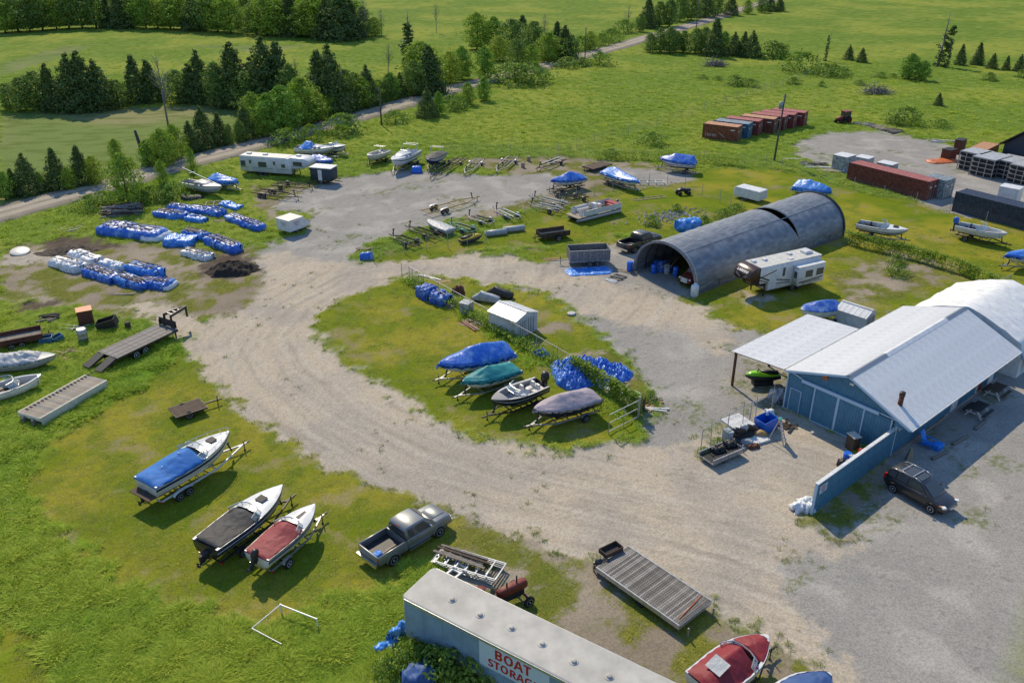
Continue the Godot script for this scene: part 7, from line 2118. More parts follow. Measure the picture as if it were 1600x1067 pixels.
func yard_things() -> void:
	var wg := "wrapped dock bundles on the rough ground"
	bundle("white wrapped bundle at the end beside the bare soil", [Vector3(-47.91, 0, -85.74), -0.523, 4.9], 2.0, 0.95, "wrap_white", 2, 1, wg)
	bundle("white wrapped bundle with blue strip behind the first white one", [Vector3(-47.07, 0, -87.95), -0.546, 4.54], 1.8, 0.9, "wrap_white", 1, 2, wg)
	bundle("round white wrapped roll among the blue bundles", [Vector3(-42.98, 0, -85.27), -0.603, 3.29], 1.3, 1.0, "wrap_white", 0, 3, wg)
	bundle("blue wrapped bundle next to the white wrapped roll", [Vector3(-43.06, 0, -82.98), -0.556, 5.39], 1.9, 0.9, "tarp_blue", 4, 4, wg)
	bundle("blue wrapped bundle behind with white battens on top", [Vector3(-38.92, 0, -83.98), -0.463, 4.88], 1.8, 1.1, "tarp_bright", 3, 5, wg)
	bundle("blue wrapped bundle with torn wooden battens in the middle", [Vector3(-39.06, 0, -80.89), -0.555, 4.53], 1.7, 0.9, "tarp_blue", 4, 6, wg)
	bundle("blue wrapped bundle at the end over a white float", [Vector3(-36.52, 0, -80.62), -0.216, 3.95], 1.9, 0.85, "tarp_blue", 3, 7, wg, "wrap_white")
	bundle("large high blue bundle with white base beside the log pile", [Vector3(-45.02, 0, -95.99), -0.310, 8.95], 3.0, 1.35, "tarp_blue", 4, 8, wg, "wrap_white")
	bundle("blue bundle with planks on top near the round green tree", [Vector3(-42.8, 0, -102.66), -0.282, 4.57], 2.0, 1.0, "tarp_blue", 4, 9, wg)
	bundle("narrow blue bundle behind the planked one", [Vector3(-42.7, 0, -105.26), -0.268, 3.01], 1.6, 1.0, "tarp_blue", 2, 10, wg)
	bundle("long blue bundle at the back of the upper row", [Vector3(-38.89, 0, -104.08), -0.380, 5.63], 1.9, 1.0, "tarp_blue", 2, 11, wg)
	bundle("small blue bundle before the long upper one", [Vector3(-39.16, 0, -101.02), -0.333, 3.03], 1.5, 0.85, "tarp_bright", 1, 12, wg)
	bundle("blue bundle with dark boards at the gravel side of the row", [Vector3(-32.69, 0, -99.72), -0.702, 7.13], 1.9, 0.95, "tarp_blue", 3, 13, wg)
	bundle("domed bright blue tarp over a low stack", [Vector3(-38.28, 0, -93.21), -0.121, 3.58], 2.6, 1.0, "tarp_bright", 0, 14, wg)
	bundle("blue bundle with weathered boards next to the domed one", [Vector3(-37.21, 0, -95.14), -0.496, 3.76], 1.6, 1.0, "tarp_blue", 5, 15, wg)
	bundle("blue bundle beside the dark soil mound", [Vector3(-33.08, 0, -92.01), -0.671, 5.78], 2.0, 1.05, "tarp_blue", 4, 16, wg)
	bundle("long white wrapped bundle before the domed tarp", [Vector3(-35.07, 0, -89.01), -0.493, 4.23], 1.6, 0.75, "wrap_white", 3, 17, wg)
	bundle("light blue tarp over an open timber frame", [Vector3(-36.54, 0, -106.61), -0.557, 3.6], 1.6, 0.7, "tarp_bright", 0, 18, wg)
	frame_panel("timber_trestle", "open weathered timber frame beside the light blue tarp", "frame", Vector3(-38.48, 0, -107.41), 0.2, 3.0, 1.6, 4, "wood_pale", 0.06, 0.4)
	plank_pile("log_pile", "tangled pile of grey logs and boards under the round tree", Vector3(-49.72, 0, -104.21), 0.3, 70, 4.4, 2.8, ["wood_grey", "wood_silver", "wood_brown"], 21, 0.5, 0.16)
	plank_pile("board_pile", "weathered boards lying between the blue bundles", Vector3(-36.08, 0, -100.93), -0.3, 14, 3.2, 1.4, ["wood_pale", "wood_brown"], 22)
	plank_pile("board_pile", "two pale boards on the dirt before the bundles", Vector3(-39.02, 0, -78.43), 0.0, 3, 3.0, 0.5, ["wood_grey"], 23, 0.1)
	plank_pile("scrap_pile", "scattered pale kindling sticks beside the weathered boat", Vector3(-38.6, 0, -65.12), 0.5, 26, 2.0, 1.6, ["wood_new", "wood_pale", "wood_brown"], 24, 1.2)
	plank_pile("scrap_pile", "grey scrap timber below the road verge", Vector3(-53.12, 0, -97.81), 0.4, 20, 2.6, 2.4, ["wood_grey", "wood_dark", "tarp_grey"], 25, 0.7, 0.1)
	plank_pile("scrap_pile", "black charred debris and boards near the utility trailer", Vector3(-43.52, 0, -72.39), 0.5, 22, 1.6, 1.4, ["black", "wood_dark", "wood_grey"], 26, 0.9, 0.1)
	mound("soil_mound", "soil", "dark loose soil mound beside the gravel lot", "mound", Vector3(-29.93, 0, -84.61), Vector3(5.8, 1.05, 4.0), 0.28, 1.2, 31, 0.3, 2.0, "", 34)
	mound("soil_mound", "soil_brown", "brown soil heap near the white bundles", "mound", Vector3(-50.02, 0, -90.81), Vector3(7.5, 0.5, 3.4), 0.25, 0.9, 32, 0.2, 2.0, "", 30)
	var dsc := nb(true)
	turned(dsc, Vector3.ZERO, Vector3(0.1, 1, 0.15).normalized(), [[0.0, 0.95], [0.08, 1.05], [0.12, 1.0], [0.13, 0.1]], 26)
	one(dsc, "round_table_top", "cream", "round pale table top lying on the bare ground", "disc", Vector3(-55.43, 0, -90.19) + Vector3(0, 0.15, 0))
	# left edge oddments
	open_box("cabinet", "open rusty brown cabinet standing in the grass", "cabinet", Vector3(-39.6, 0, -71.55), 0.5, Vector3(1.3, 1.5, 1.2), "rusty", "wood_brown")
	slab(get_node("cabinet"), "top", "orange", Vector3(0, 1.52, 0), Vector3(1.34, 0.04, 1.24))
	open_box("storage_bin", "tipped black storage bin beside the open cabinet", "bin", Vector3(-37.05, 0, -70.46), 0.2, Vector3(1.7, 0.8, 1.2), "black", "wood_pale", 0.25)
	barrel("water_heater", "galvanised drum standing on a black base in the grass", Vector3(-38.28, 0, -67.96), 0.42, 1.2, "galvanised")
	open_box("scrap_crate", "broken blue crate behind the dark utility trailer", "crate", Vector3(-41.47, 0, -67.71), 0.4, Vector3(1.1, 0.6, 0.9), "container_blue", "galvanised")
	open_box("scrap_crate", "small blue crate lying alone on the grass", "crate", Vector3(-40.51, 0, -67.96), 0.9, Vector3(0.9, 0.5, 0.7), "container_blue", "galvanised", 0.2)
	barrel("tree_stump", "short sawn stump near the gooseneck trailer", Vector3(-35.29, 0, -70.46), 0.25, 0.7, "wood_brown")
	var hs := nb()
	for q in [[-1.2, 0.1, 0.9, 0.5], [-0.9, -0.6, 1.1, 0.2], [-0.4, 0.7, 1.4, -0.3], [0.0, -0.4, 0.3, 0.8]]: tube(hs, Vector3(q[0], 0.15, q[1]), Vector3(q[2], 0.3, q[3]), 0.04, 0.04, 6)
	one(hs, "pipe_scrap", "galvanised", "tangle of pale pipes beside the open cabinet", "scrap", Vector3(-40.35, 0, -70.46))
	# island
	bundle("stack of royal blue floats leaning at the chain link fence", [Vector3(-8.41, 0, -77.83), -0.848, 2.14], 1.8, 1.35, "tarp_royal", 0, 41)
	bundle("second stack of royal blue floats beside the lumber", [Vector3(-6.93, 0, -76.33), -0.824, 1.9], 1.8, 1.3, "tarp_royal", 1, 42)
	plank_pile("board_pile", "grey plank lying across the royal blue floats", Vector3(-8.28, 0, -79.24) + Vector3(0, 1.4, 0), -0.6, 2, 3.0, 0.5, ["galvanised"], 27, 0.05, 0.12)
	plank_pile("board_pile", "new yellow plank behind the royal blue floats", Vector3(-7.16, 0, -81.59), 0.2, 2, 1.8, 0.4, ["wood_new"], 28, 0.1)
	plank_pile("lumber_stack", "stack of pale boards along the island fence", Vector3(-6.05, 0, -75.77), -0.75, 22, 2.6, 1.2, ["wood_pale", "wood_grey"], 29, 0.08, 0.09)
	plank_pile("lumber_stack", "loose lumber and bricks beside the grey tub", Vector3(-3.44, 0, -71.28), -0.75, 20, 2.6, 1.6, ["wood_pale", "wood_grey", "red_old"], 30, 0.3, 0.08)
	crate("storage_tub", "weathered grey tub with lid beside the lumber", "tub", [Vector3(-4.33, 0, -73.76), -0.463, 0.98], 1.0, 1.25, "container_grey", "tarp_grey")
	blob("old_stove", "rusty", "rusty stove lump behind the boards", "scrap", Vector3(-5.38, 0, -78.27), Vector3(1.1, 1.0, 0.8), 0.2, 2.0, 44)
	barrel("grill_lid", "grey metal lid lying on the island grass", Vector3(5.66, 0, -73.54), 0.42, 0.22, "galvanised")
	mound("shrink_wrap_heap", "wrap_blue", "huge crumpled heap of glossy blue shrink wrap", "heap", Vector3(6.36, 0, -61.8), Vector3(7.0, 1.0, 4.4), 0.5, 2.0, 51, -0.2, 2.6, "", 60)
	mound("shrink_wrap_heap", "wrap_blue", "blue shrink wrap spilling over the vine covered fence", "heap", Vector3(4.81, 0, -59.98), Vector3(3.4, 0.9, 1.9), 0.4, 2.2, 52, -0.8, 2.6, "", 36)
	mound("shrink_wrap_heap", "wrap_blue", "small scrap of blue wrap under the island fence", "heap", Vector3(2.54, 0, -65.12), Vector3(1.7, 0.6, 0.9), 0.2, 2.0, 53, -0.3, 2.4, "", 20)
	plank_pile("scrap_pile", "white boards and dark scrap beside the blue wrap heap", Vector3(8.7, 0, -59.98), 0.4, 16, 1.4, 1.6, ["white", "black", "wood_pale"], 33, 0.8, 0.07)
	frame_panel("white_door", "white slab door lying behind the vine covered fence", "panel", Vector3(8.07, 0, -59.46), -0.5, 2.4, 0.9, 12, "white", 0.06)
	plank_pile("scrap_pile", "splayed pale sticks and pipes at the gate end", Vector3(10.79, 0, -56.57), 0.6, 14, 2.2, 1.5, ["wood_new", "wood_pale", "white"], 34, 1.0, 0.08)
	barrel("steel_drum", "dark rusty drum by the island gate", Vector3(9.89, 0, -56.19), 0.34, 1.2, "rusty")
	barrel("plastic_drum", "grey lidded drum behind the rusty one", Vector3(9.6, 0, -56.96), 0.36, 1.0, "container_grey")
	# middle
	var wb := nb()
	lump(wb, Vector3(5.0, 0.16, 2.2), 0.08, 1.2, 61, 18, 3.0, 9)
	one(wb, "flat_tarp", "tarp_bright", "bright blue tarp spread flat beside the dump trailer", "tarp", Vector3(8.2, 0, -84.61), 0.15)
	plank_pile("plywood_sheet", "pale plywood sheets lying at the trailer tongue", Vector3(4.52, 0, -88), 0.2, 4, 2.2, 1.2, ["wood_new"], 35, 0.1, 0.03)
	plank_pile("scrap_pile", "white and black panels stacked by the drive", Vector3(10.84, 0, -82.46), -0.7, 16, 1.5, 2.2, ["white", "black", "steel_dark", "galvanised"], 36, 0.2, 0.06)
	plank_pile("board_pile", "pale boards behind the stacked panels", Vector3(12.16, 0, -84.61), -0.5, 5, 3.2, 0.9, ["wood_pale"], 37, 0.1)
	barrel("plastic_drum", "blue plastic drum at the hoop shed mouth", Vector3(12.57, 0, -84.61), 0.32, 1.1, "blue_plastic")
	var pt := thing("propane_tank", "white upright propane tank at the hoop shed corner", "tank", Vector3(18.2, 0, -77.95))
	var ps := nb(true)
	turned(ps, Vector3.ZERO, Vector3.UP, [[0.0, 0.3], [0.08, 0.36], [0.22, 0.4], [1.05, 0.4], [1.2, 0.34], [1.3, 0.16], [1.3, 0.14], [1.45, 0.14], [1.46, 0.0]], 20)
	part(ps, "vessel", "white", pt)
	rod(pt, "valve", "galvanised", Vector3(0, 1.44, 0), Vector3(0, 1.56, 0), 0.06, 0.06)
	var qb := Basis(Vector3.UP, deg_to_rad(40.0))
	var qo := Vector3(15.8, 0, -81.4)
	for b in [[1.2, -2.6, "blue_plastic", "blue drum among the clutter in the hoop shed"], [2.4, -0.6, "blue_plastic", "second blue drum near the old truck"], [2.2, -1.6, "tarp_grey", "grey drum inside the hoop shed"]]: barrel("plastic_drum", b[3], qo + qb * Vector3(b[0], 0, b[1]), 0.3, 1.0, b[2])
	blob("clutter_heap", "tarp_royal", "blue tarped clutter inside the hoop shed", "heap", qo + qb * Vector3(2.6, 0, -2.6), Vector3(2.0, 1.0, 1.6), 0.25, 2.0, 63)
	plank_pile("board_pile", "boards laid over the clutter in the hoop shed", qo + qb * Vector3(3.2, 0.9, -1.8), 0.9, 5, 3.0, 0.8, ["wood_pale", "wood_brown"], 38, 0.3)
	blob("tarp_heap", "tarp_bright", "bright blue tarped heap behind the hoop shed", "heap", Vector3(21.32, 0, -98.28), Vector3(3.2, 1.3, 2.0), 0.25, 1.6, 64, 0.2, 3.0)
	frame_panel("ladder_frame", "pale ladder frame lying on the lawn", "frame", Vector3(18.39, 0, -110.79), 0.35, 4.8, 0.9, 6, "wood_pale", 0.05)  # plain ladder frame of rails and rungs, not a boat lift
	frame_panel("ladder_frame", "pale ladder frame lying beside the light blue wrapped boat", "frame", Vector3(19.76, 0, -117.8), 0.0, 3.6, 1.2, 4, "cream", 0.06, 0.3)  # another rail and rung frame, no lift either
	for c in [[775, 368, 0.35, "dark grey plastic culvert pipe lying in the grass edge"], [802, 362, 0.35, "pale grey culvert pipe behind the dark one"]]:
		var cs := nb(true)
		tube(cs, Vector3(-1.3, 0.36, 0), Vector3(1.3, 0.36, 0), 0.38, 0.38, 16)
		one(cs, "culvert_pipe", "grey_hull" if c[0] < 790 else "tarp_grey", c[3], "pipe", Vector3(-1.9, 0, -95.98) if c[0] < 790 else Vector3(0.23, 0, -97.35), c[2])
	plank_pile("beam_pile", "rough wooden beams beside the lot fence", Vector3(-16.93, 0, -90.6), -0.15, 9, 1.7, 1.3, ["wood_pale", "wood_brown"], 39, 0.15, 0.16)
	blob("tarp_heap", "tarp_blue", "small blue tarp heap against the lot fence", "heap", Vector3(-16.06, 0, -88.2), Vector3(1.5, 0.8, 1.0), 0.15, 2.0, 65)
	blob("blue_buoy", "blue_plastic", "round blue buoy lying by the cuddy cruiser", "buoy", Vector3(-14.11, 0, -123.84), Vector3(1.6, 1.0, 1.4), 0.08, 1.0, 66, 0.0, 2.0)
	blob("dinghy_tarp", "tarp_black", "dark tarped dinghy below the small sailboat", "dinghy", Vector3(-42.77, 0, -110.21), Vector3(3.0, 0.6, 1.6), 0.15, 1.4, 67, 0.1)
	for q in [[817, 262, "sawn stump on the gravel edge of the back row"], [826, 252, "sawn stump near the back fence"]]: barrel("tree_stump", q[2], Vector3(1.64, 0, -126.34) if q[0] == 817 else Vector3(2.57, 0, -130.07), 0.28, 0.8, "wood_pale")
	# junk corner by the workshop
	utility_trailer("low black flat trailer full of scrap by the workshop fence", [Vector3(14.67, 0, -49.69), 0.566, 2.96], 1.3, {"walls": 0.22, "mat": "galvanised", "deck": "black", "tongue": 0.7, "y": 0.42, "out": false})
	for q in [[1126, 704, 71, "black scrap heap in the low flat trailer"], [1142, 697, 72, "dark engine parts at the trailer end"]]: blob("scrap_heap", "black", q[3], "scrap", (Vector3(14.5, 0, -49.95) if q[2] == 71 else Vector3(15.41, 0, -50.59)) + Vector3(0, 0.47, 0), Vector3(1.0, 0.3, 0.7), 0.15, 3.0, q[2], 0.4)
	crate("plastic_bin", "grey plastic bin beside the scrap trailer", "bin", [Vector3(15.51, 0, -51.65), 0.389, 0.44], 0.7, 1.0, "tarp_grey", "container_grey")
	var vs := thing("outboard_rack", "black outboard motors lying on a stand in the junk corner", "motor", Vector3(16.74, 0, -52.16), 0.4)
	slab(vs, "stand", "wood_dark", Vector3(0, 0.25, 0), Vector3(1.4, 0.5, 0.7))
	outboard(vs, Vector3(-0.3, 0.75, 0.1), 0.9, "plastic_black", 1.1)
	outboard(vs, Vector3(0.5, 0.75, -0.1), 0.85, "tarp_grey", 1.2)
	frame_panel("door_slab", "white sheet panel leaning among the outboard motors", "panel", Vector3(16.7, 0, -53.54), 0.5, 1.8, 1.6, 14, "white", 0.08, 0.5)
	frame_panel("door_slab", "white door panel with black hole on the ground", "panel", Vector3(17.73, 0, -51.82), 0.45, 1.7, 0.8, 11, "white", 0.08, 0.1)
	open_box("blue_tote", "large bright blue plastic tote in the junk corner", "tote", Vector3(18.79, 0, -53.36), 0.5, Vector3(1.3, 1.0, 1.1), "blue_plastic", "black", 0.15)
	blob("white_bag", "wrap_white", "white bag stuffed into the blue tote", "bag", Vector3(19.14, 0, -54.16) + Vector3(0, 0.9, 0), Vector3(0.7, 0.35, 0.6), 0.1, 2.0, 73)
	step_ladder("aluminium step ladder standing open beside the blue tote", Vector3(19.14, 0, -51.74), -0.5)
	blob("scrap_heap", "rusty", "rusty scrap on the concrete before the outboards", "scrap", Vector3(17.29, 0, -50.99), Vector3(0.9, 0.25, 0.5), 0.1, 3.0, 74, 0.3)
	plank_pile("scrap_pile", "dark sticks and cords beside the step ladder", Vector3(20.33, 0, -53.63), 0.2, 12, 1.3, 1.0, ["black", "wood_brown"], 75, 1.2, 0.05)
	blob("clutter_heap", "tarp_grey", "grey clutter at the workshop corner by the carport", "heap", bw(0.6, 0, -0.9), Vector3(1.4, 1.1, 1.0), 0.3, 2.4, 76)
	for q in [[Vector3(16.01, 0, -51.41), 0.4, "steel_dark", "dark engine block on the junk corner ground"], [Vector3(16.84, 0, -51.41), 0.4, "grey_hull", "grey outboard cowl among the outboard motors"], [Vector3(17.68, 0, -52.93), 0.45, "steel_dark", "dark gearbox behind the outboard motors"], [Vector3(18.11, 0, -52.41), 0.45, "wood_new", "tan box beside the blue tote"], [Vector3(16.25, 0, -52.41), 0.35, "black", "black battery box by the white slab"]]:
		var es := nb()
		body(es, [[-q[1], 0.0, q[1] * 0.9, q[1] * 0.6, q[1] * 0.5], [0.0, 0.0, q[1] * 1.2, q[1] * 0.7, q[1] * 0.5], [q[1], 0.0, q[1] * 0.7, q[1] * 0.5, q[1] * 0.4]], 0.1)
		one(es, "machine_part", q[2], q[3], "machinery", q[0], q[1] * 7.0)
	for q in [[Vector3(14.16, 0, -50.91), 2.2], [Vector3(17.02, 0, -53.28), 2.4], [Vector3(18.19, 0, -54.16), 2.3], [Vector3(19.83, 0, -55.44), 2.6]]:
		var us := nb()
		tube(us, Vector3.ZERO, Vector3(0.15, q[1], 0.05), 0.03, 0.025, 6)
		one(us, "metal_pole", "galvanised", "thin upright pole standing in the junk corner", "pole", q[0], q[1], "upright poles in the junk corner")
	# along the blue wall
	blue_wall()
	crate("wood_stove", "brown wood stove standing behind the blue wall", "stove", [Vector3(24.2, 0, -50.75), 0.306, 0.54], 0.8, 1.2, "wood_brown", "cream")
	barrel("plastic_drum", "blue drum beside the brown wood stove", Vector3(23.25, 0, -49.09), 0.3, 0.8, "blue_plastic")
	blob("clutter_heap", "red", "red cloth heap behind the blue wall", "heap", bw(-1.6, 0, 7.6), Vector3(0.9, 0.8, 0.7), 0.15, 2.4, 77)
	blob("clutter_heap", "wrap_white", "white clutter along the inside of the blue wall", "heap", bw(-2.7, 0, 7.7), Vector3(1.5, 0.8, 0.8), 0.22, 2.6, 78)
	blob("clutter_heap", "steel_dark", "dark machine heap before the blue drum", "heap", bw(-3.6, 0, 7.2), Vector3(0.9, 0.6, 0.7), 0.2, 2.6, 79)
	for b in [[1246, 796, 1.0, "white bag"], [1257, 790, 1.1, "white bag"], [1263, 797, 0.8, "white bag"]]: blob("rubbish_bag", "wrap_white", "knotted white rubbish bag at the end of the blue wall", "bag", Vector3(18.31, 0, -43.89) if b[0] == 1246 else (Vector3(18.86, 0, -44.35) if b[0] == 1257 else Vector3(18.9, 0, -43.82)), Vector3(b[2], 0.55, 0.8), 0.12, 2.2, b[0], 0.3, 2.2, "white rubbish bags by the blue wall")
	adirondack("bright blue slatted garden chair by the workshop wall", Vector3(29.75, 0, -51.16), -0.9)
	crate("foot_stool", "small bright blue stool before the garden chair", "stool", [Vector3(30.34, 0, -50.79), 0.602, 0.72], 0.45, 0.4, "blue_chair", "blue_chair")
	for q in [[[Vector3(30.09, 0, -49.87), 0.562, 1.78], "parking log nearest the black suv"], [[Vector3(32.43, 0, -51.78), 0.591, 1.95], "parking log between the other two"], [[Vector3(34.88, 0, -53.85), 0.715, 1.76], "parking log beside the picnic bench"]]:
		var ls := nb(true)
		tube(ls, Vector3(-q[0][2] / 2, 0.11, 0), Vector3(q[0][2] / 2, 0.11, 0), 0.12, 0.11, 10)
		one(ls, "parking_log", "wood_grey", q[1], "log", q[0][0], q[0][1], "parking logs along the workshop")
	for t in [[Vector3(35.42, 0, -55.44), "black topped picnic bench with white legs by the workshop", "plastic_black"], [Vector3(38.3, 0, -58.34), "brown picnic bench by the workshop side door", "wood_brown"]]:
		var o := thing("picnic_table", t[1], "table", t[0], deg_to_rad(40.5))
		for k in 5: slab(o, "top_board", t[2], Vector3(0, 0.75, -0.36 + k * 0.18), Vector3(1.7, 0.045, 0.165))
		for s in [-1.0, 1.0]:
			slab(o, "seat_board", t[2], Vector3(0, 0.45, s * 0.72), Vector3(1.7, 0.045, 0.26))
			rod(o, "leg", "white", Vector3(s * 0.65, 0, -0.6), Vector3(s * 0.65, 0.73, -0.15), 0.08, 0.08)
			rod(o, "leg", "white", Vector3(s * 0.65, 0, 0.6), Vector3(s * 0.65, 0.73, 0.15), 0.08, 0.08)
			rod(o, "seat_bearer", "white", Vector3(s * 0.65, 0.4, -0.8), Vector3(s * 0.65, 0.4, 0.8), 0.06, 0.08)
	var wp := nb()
	hexa(wp, [Vector3(-0.25, 0, -0.2), Vector3(0.25, 0, -0.2), Vector3(0.25, 0, 0.2), Vector3(-0.25, 0, 0.2), Vector3(-0.08, 1.0, -0.08), Vector3(0.08, 1.0, -0.08), Vector3(0.08, 1.0, 0.08), Vector3(-0.08, 1.0, 0.08)])
	one(wp, "tapered_post", "wood_pale", "tapered pale post at the workshop corner behind the suv", "post", Vector3(27.73, 0, -49.4))
	rod(get_node("workshop"), "kick_board", "wood_pale", Vector3(0.2, 0.12, 8.78), Vector3(8.0, 0.12, 8.78), 0.06, 0.16)
	# round the storage trailer
	for k in 4:
		var fo := [Vector3(-2.7, 0, -38.53), -0.471, 3.26]
		frame_panel("dock_truss", "white aluminium dock frame in the stack behind the storage trailer", "frame", fo[0] + Vector3(0.1 * k, 0, 0.06 * k), fo[1] + 0.02 * k, 4.2 - 0.1 * k, 1.45, 7, ["aluminium", "cream", "aluminium", "white"][k], 0.035, 0.08 + 0.13 * k, "stacked dock frames")
	plank_pile("beam_pile", "long weathered timbers lying on the stacked dock frames", Vector3(-2.92, 0, -38.72) + Vector3(0, 0.55, 0), [Vector3(-2.7, 0, -38.53), -0.471, 3.26][1], 6, 3.8, 0.9, ["wood_grey", "wood_brown", "white"], 81, 0.05, 0.06)
	frame_panel("white_bracket", "white bracket leaning at the dock frames", "frame", Vector3(-3.17, 0, -37.75), 0.9, 1.2, 0.6, 3, "white", 0.06, 0.35)
	var hp := nb()
	pipe(hp, [Vector3(0, 0.7, 0), Vector3(2.2, 0.75, 1.1)], 0.04, 6)
	pipe(hp, [Vector3(0, 0.7, 0), Vector3(-1.2, 0.4, 1.4), Vector3(0.6, 0.3, 2.4)], 0.03, 6)
	tube(hp, Vector3(0, 0, 0), Vector3(0, 0.75, 0), 0.04, 0.04, 6)
	tube(hp, Vector3(2.2, 0, 1.1), Vector3(2.2, 0.8, 1.1), 0.04, 0.04, 6)
	one(hp, "pipe_stand", "white", "white pipe frame half hidden in the tall grass", "frame", Vector3(-12.53, 0, -34.74))
	blob("tarp_heap", "tarp_bright", "crumpled blue tarp at the storage trailer corner", "heap", Vector3(-5.99, 0, -33), Vector3(1.1, 0.9, 0.6), 0.2, 2.4, 82, 0.9)
	blob("tarp_heap", "tarp_bright", "flat blue tarp in the grass by the storage trailer", "heap", Vector3(-6.51, 0, -32.39), Vector3(1.4, 0.35, 0.6), 0.12, 2.4, 83, 0.5)
	blob("tarp_heap", "tarp_navy", "blue tarped box among the bushes by the storage trailer", "heap", Vector3(-4.57, 0, -29.81), Vector3(1.6, 1.3, 1.3), 0.15, 1.6, 84, 0.5, 4.0)
	open_box("wood_crate", "slatted wooden pallet box on the plank dock", "crate", Vector3(5.88, 0, -38.34) + Vector3(-0.1, 0.78, -0.6), 0.6, Vector3(1.3, 0.3, 0.7), "wood_brown", "wood_dark")
	blob("scrap_heap", "steel_dark", "dark bags at the corner of the plank dock", "scrap", Vector3(5.19, 0, -38.13) + Vector3(0, 0.35, 0), Vector3(0.8, 0.5, 0.6), 0.15, 2.6, 85)
	rod_thing("wood_pole", "orange", "orange pole lying across the plank dock", Vector3(8.86, 0.8, -33.65), Vector3(10.38, 0.8, -35.35))
	# containers yard edge
	plank_pile("scrap_pile", "dark scrap heap at the end of the gravel yard", Vector3(64.01, 0, -155.14), 0.2, 30, 3.4, 3.2, ["wood_dark", "wood_grey", "galvanised"], 91, 0.6, 0.16)
	plank_pile("scrap_pile", "pale pallets stacked at the gravel yard edge", Vector3(65.9, 0, -152.56), 0.0, 40, 3.2, 4.0, ["wood_pale", "wood_grey"], 92, 0.3, 0.16)
	plank_pile("scrap_pile", "dark pallets beside the pale ones at the yard edge", Vector3(67.17, 0, -150.06), 0.1, 30, 3.0, 3.2, ["wood_dark", "wood_grey"], 93, 0.3, 0.16)
	plank_pile("scrap_pile", "white slabs lying along the yard edge", Vector3(72.94, 0, -142.51), -0.3, 12, 6.0, 1.4, ["white", "wood_pale"], 94, 0.15, 0.12)
	plank_pile("scrap_pile", "pale boards beside the utility pole", Vector3(43.43, 0, -130.45), 0.0, 14, 4.2, 2.2, ["wood_pale", "cream"], 95, 0.3, 0.08)
	plank_pile("scrap_pile", "white and black pipe scrap by the blue grey box", Vector3(45.84, 0, -127.44), -0.3, 40, 4.0, 3.2, ["white", "black", "wood_pale", "galvanised"], 96, 0.5, 0.1)
	plank_pile("scrap_pile", "stacked white boards before the blue grey box", Vector3(47.4, 0, -124.54), -0.3, 24, 4.4, 2.2, ["white", "wood_pale", "wood_grey"], 97, 0.1, 0.12)
	for q in [[Vector3(77.54, 0, -185.32), 3.2, "grey brush pile in the meadow beyond the tractor"], [Vector3(51.13, 0, -222.11), 3.0, "pale brush pile near the cedar group by the road"]]:
		var bs := nb()
		var br := RandomNumberGenerator.new()
		br.seed = 5
		for i in 240:
			var c := Vector3(br.randfn() * q[1] * 0.45, absf(br.randfn()) * 0.7, br.randfn() * q[1] * 0.25)
			var d := Vector3(br.randfn(), br.randfn() * 0.5, br.randfn()).normalized() * br.randf_range(0.5, 1.4)
			tube(bs, c - d, c + d, 0.06, 0.03, 4, false)
		one(bs, "brush_pile", "dead_wood", q[2], "brush", q[0]).set_meta("kind", "stuff")
	utility_pole("tall leaning wooden utility pole with transformer by the containers", Vector3(40.55, 0, -130.07), 10.2, true, -0.03)
	utility_pole("wooden utility pole by the country road near the cedars", Vector3(-23.54, 0, -154.62), 6.9, false)
	utility_pole("distant wooden utility pole beside the country road", Vector3(18.89, 0, -229.41), 8.5, false)
	utility_pole("farthest wooden utility pole along the country road", Vector3(61.35, 0, -299.81), 9.0, false)
	var dt := nb(true)
	tube(dt, Vector3(0, -0.2, 0), Vector3(-0.7, 4.6, 0), 0.35, 0.2, 9)
	one(dt, "dead_tree", "bark", "broken dead trunk standing beside the road", "trunk", Vector3(-57.06, 0, -130.84))
	# rubble
	var r := RandomNumberGenerator.new()
	r.seed = 7
	var rb := nb()
	for i in 260:
		var p := Vector3(r.randfn() * 2.2, 0.03, r.randfn() * 1.1)
		box(rb, p, Vector3(r.randf_range(0.08, 0.36), r.randf_range(0.06, 0.25), r.randf_range(0.08, 0.3)), Basis.from_euler(Vector3(r.randf(), r.randf() * 3, r.randf())))
	var ro := one(rb, "rubble", "stone", "pale broken stone rubble beside the hoop shed", "rubble", Vector3(19.8, 0, -103.18), 0.5)
	ro.set_meta("kind", "stuff")

func rod_thing(n: String, m: String, label: String, a: Vector3, b: Vector3) -> void:
	var st := nb()
	var c := Vector3((a.x + b.x) / 2, a.y, (a.z + b.z) / 2)
	tube(st, a - c, b - c, 0.03, 0.03, 6)
	one(st, n, m, label, "pole", c)

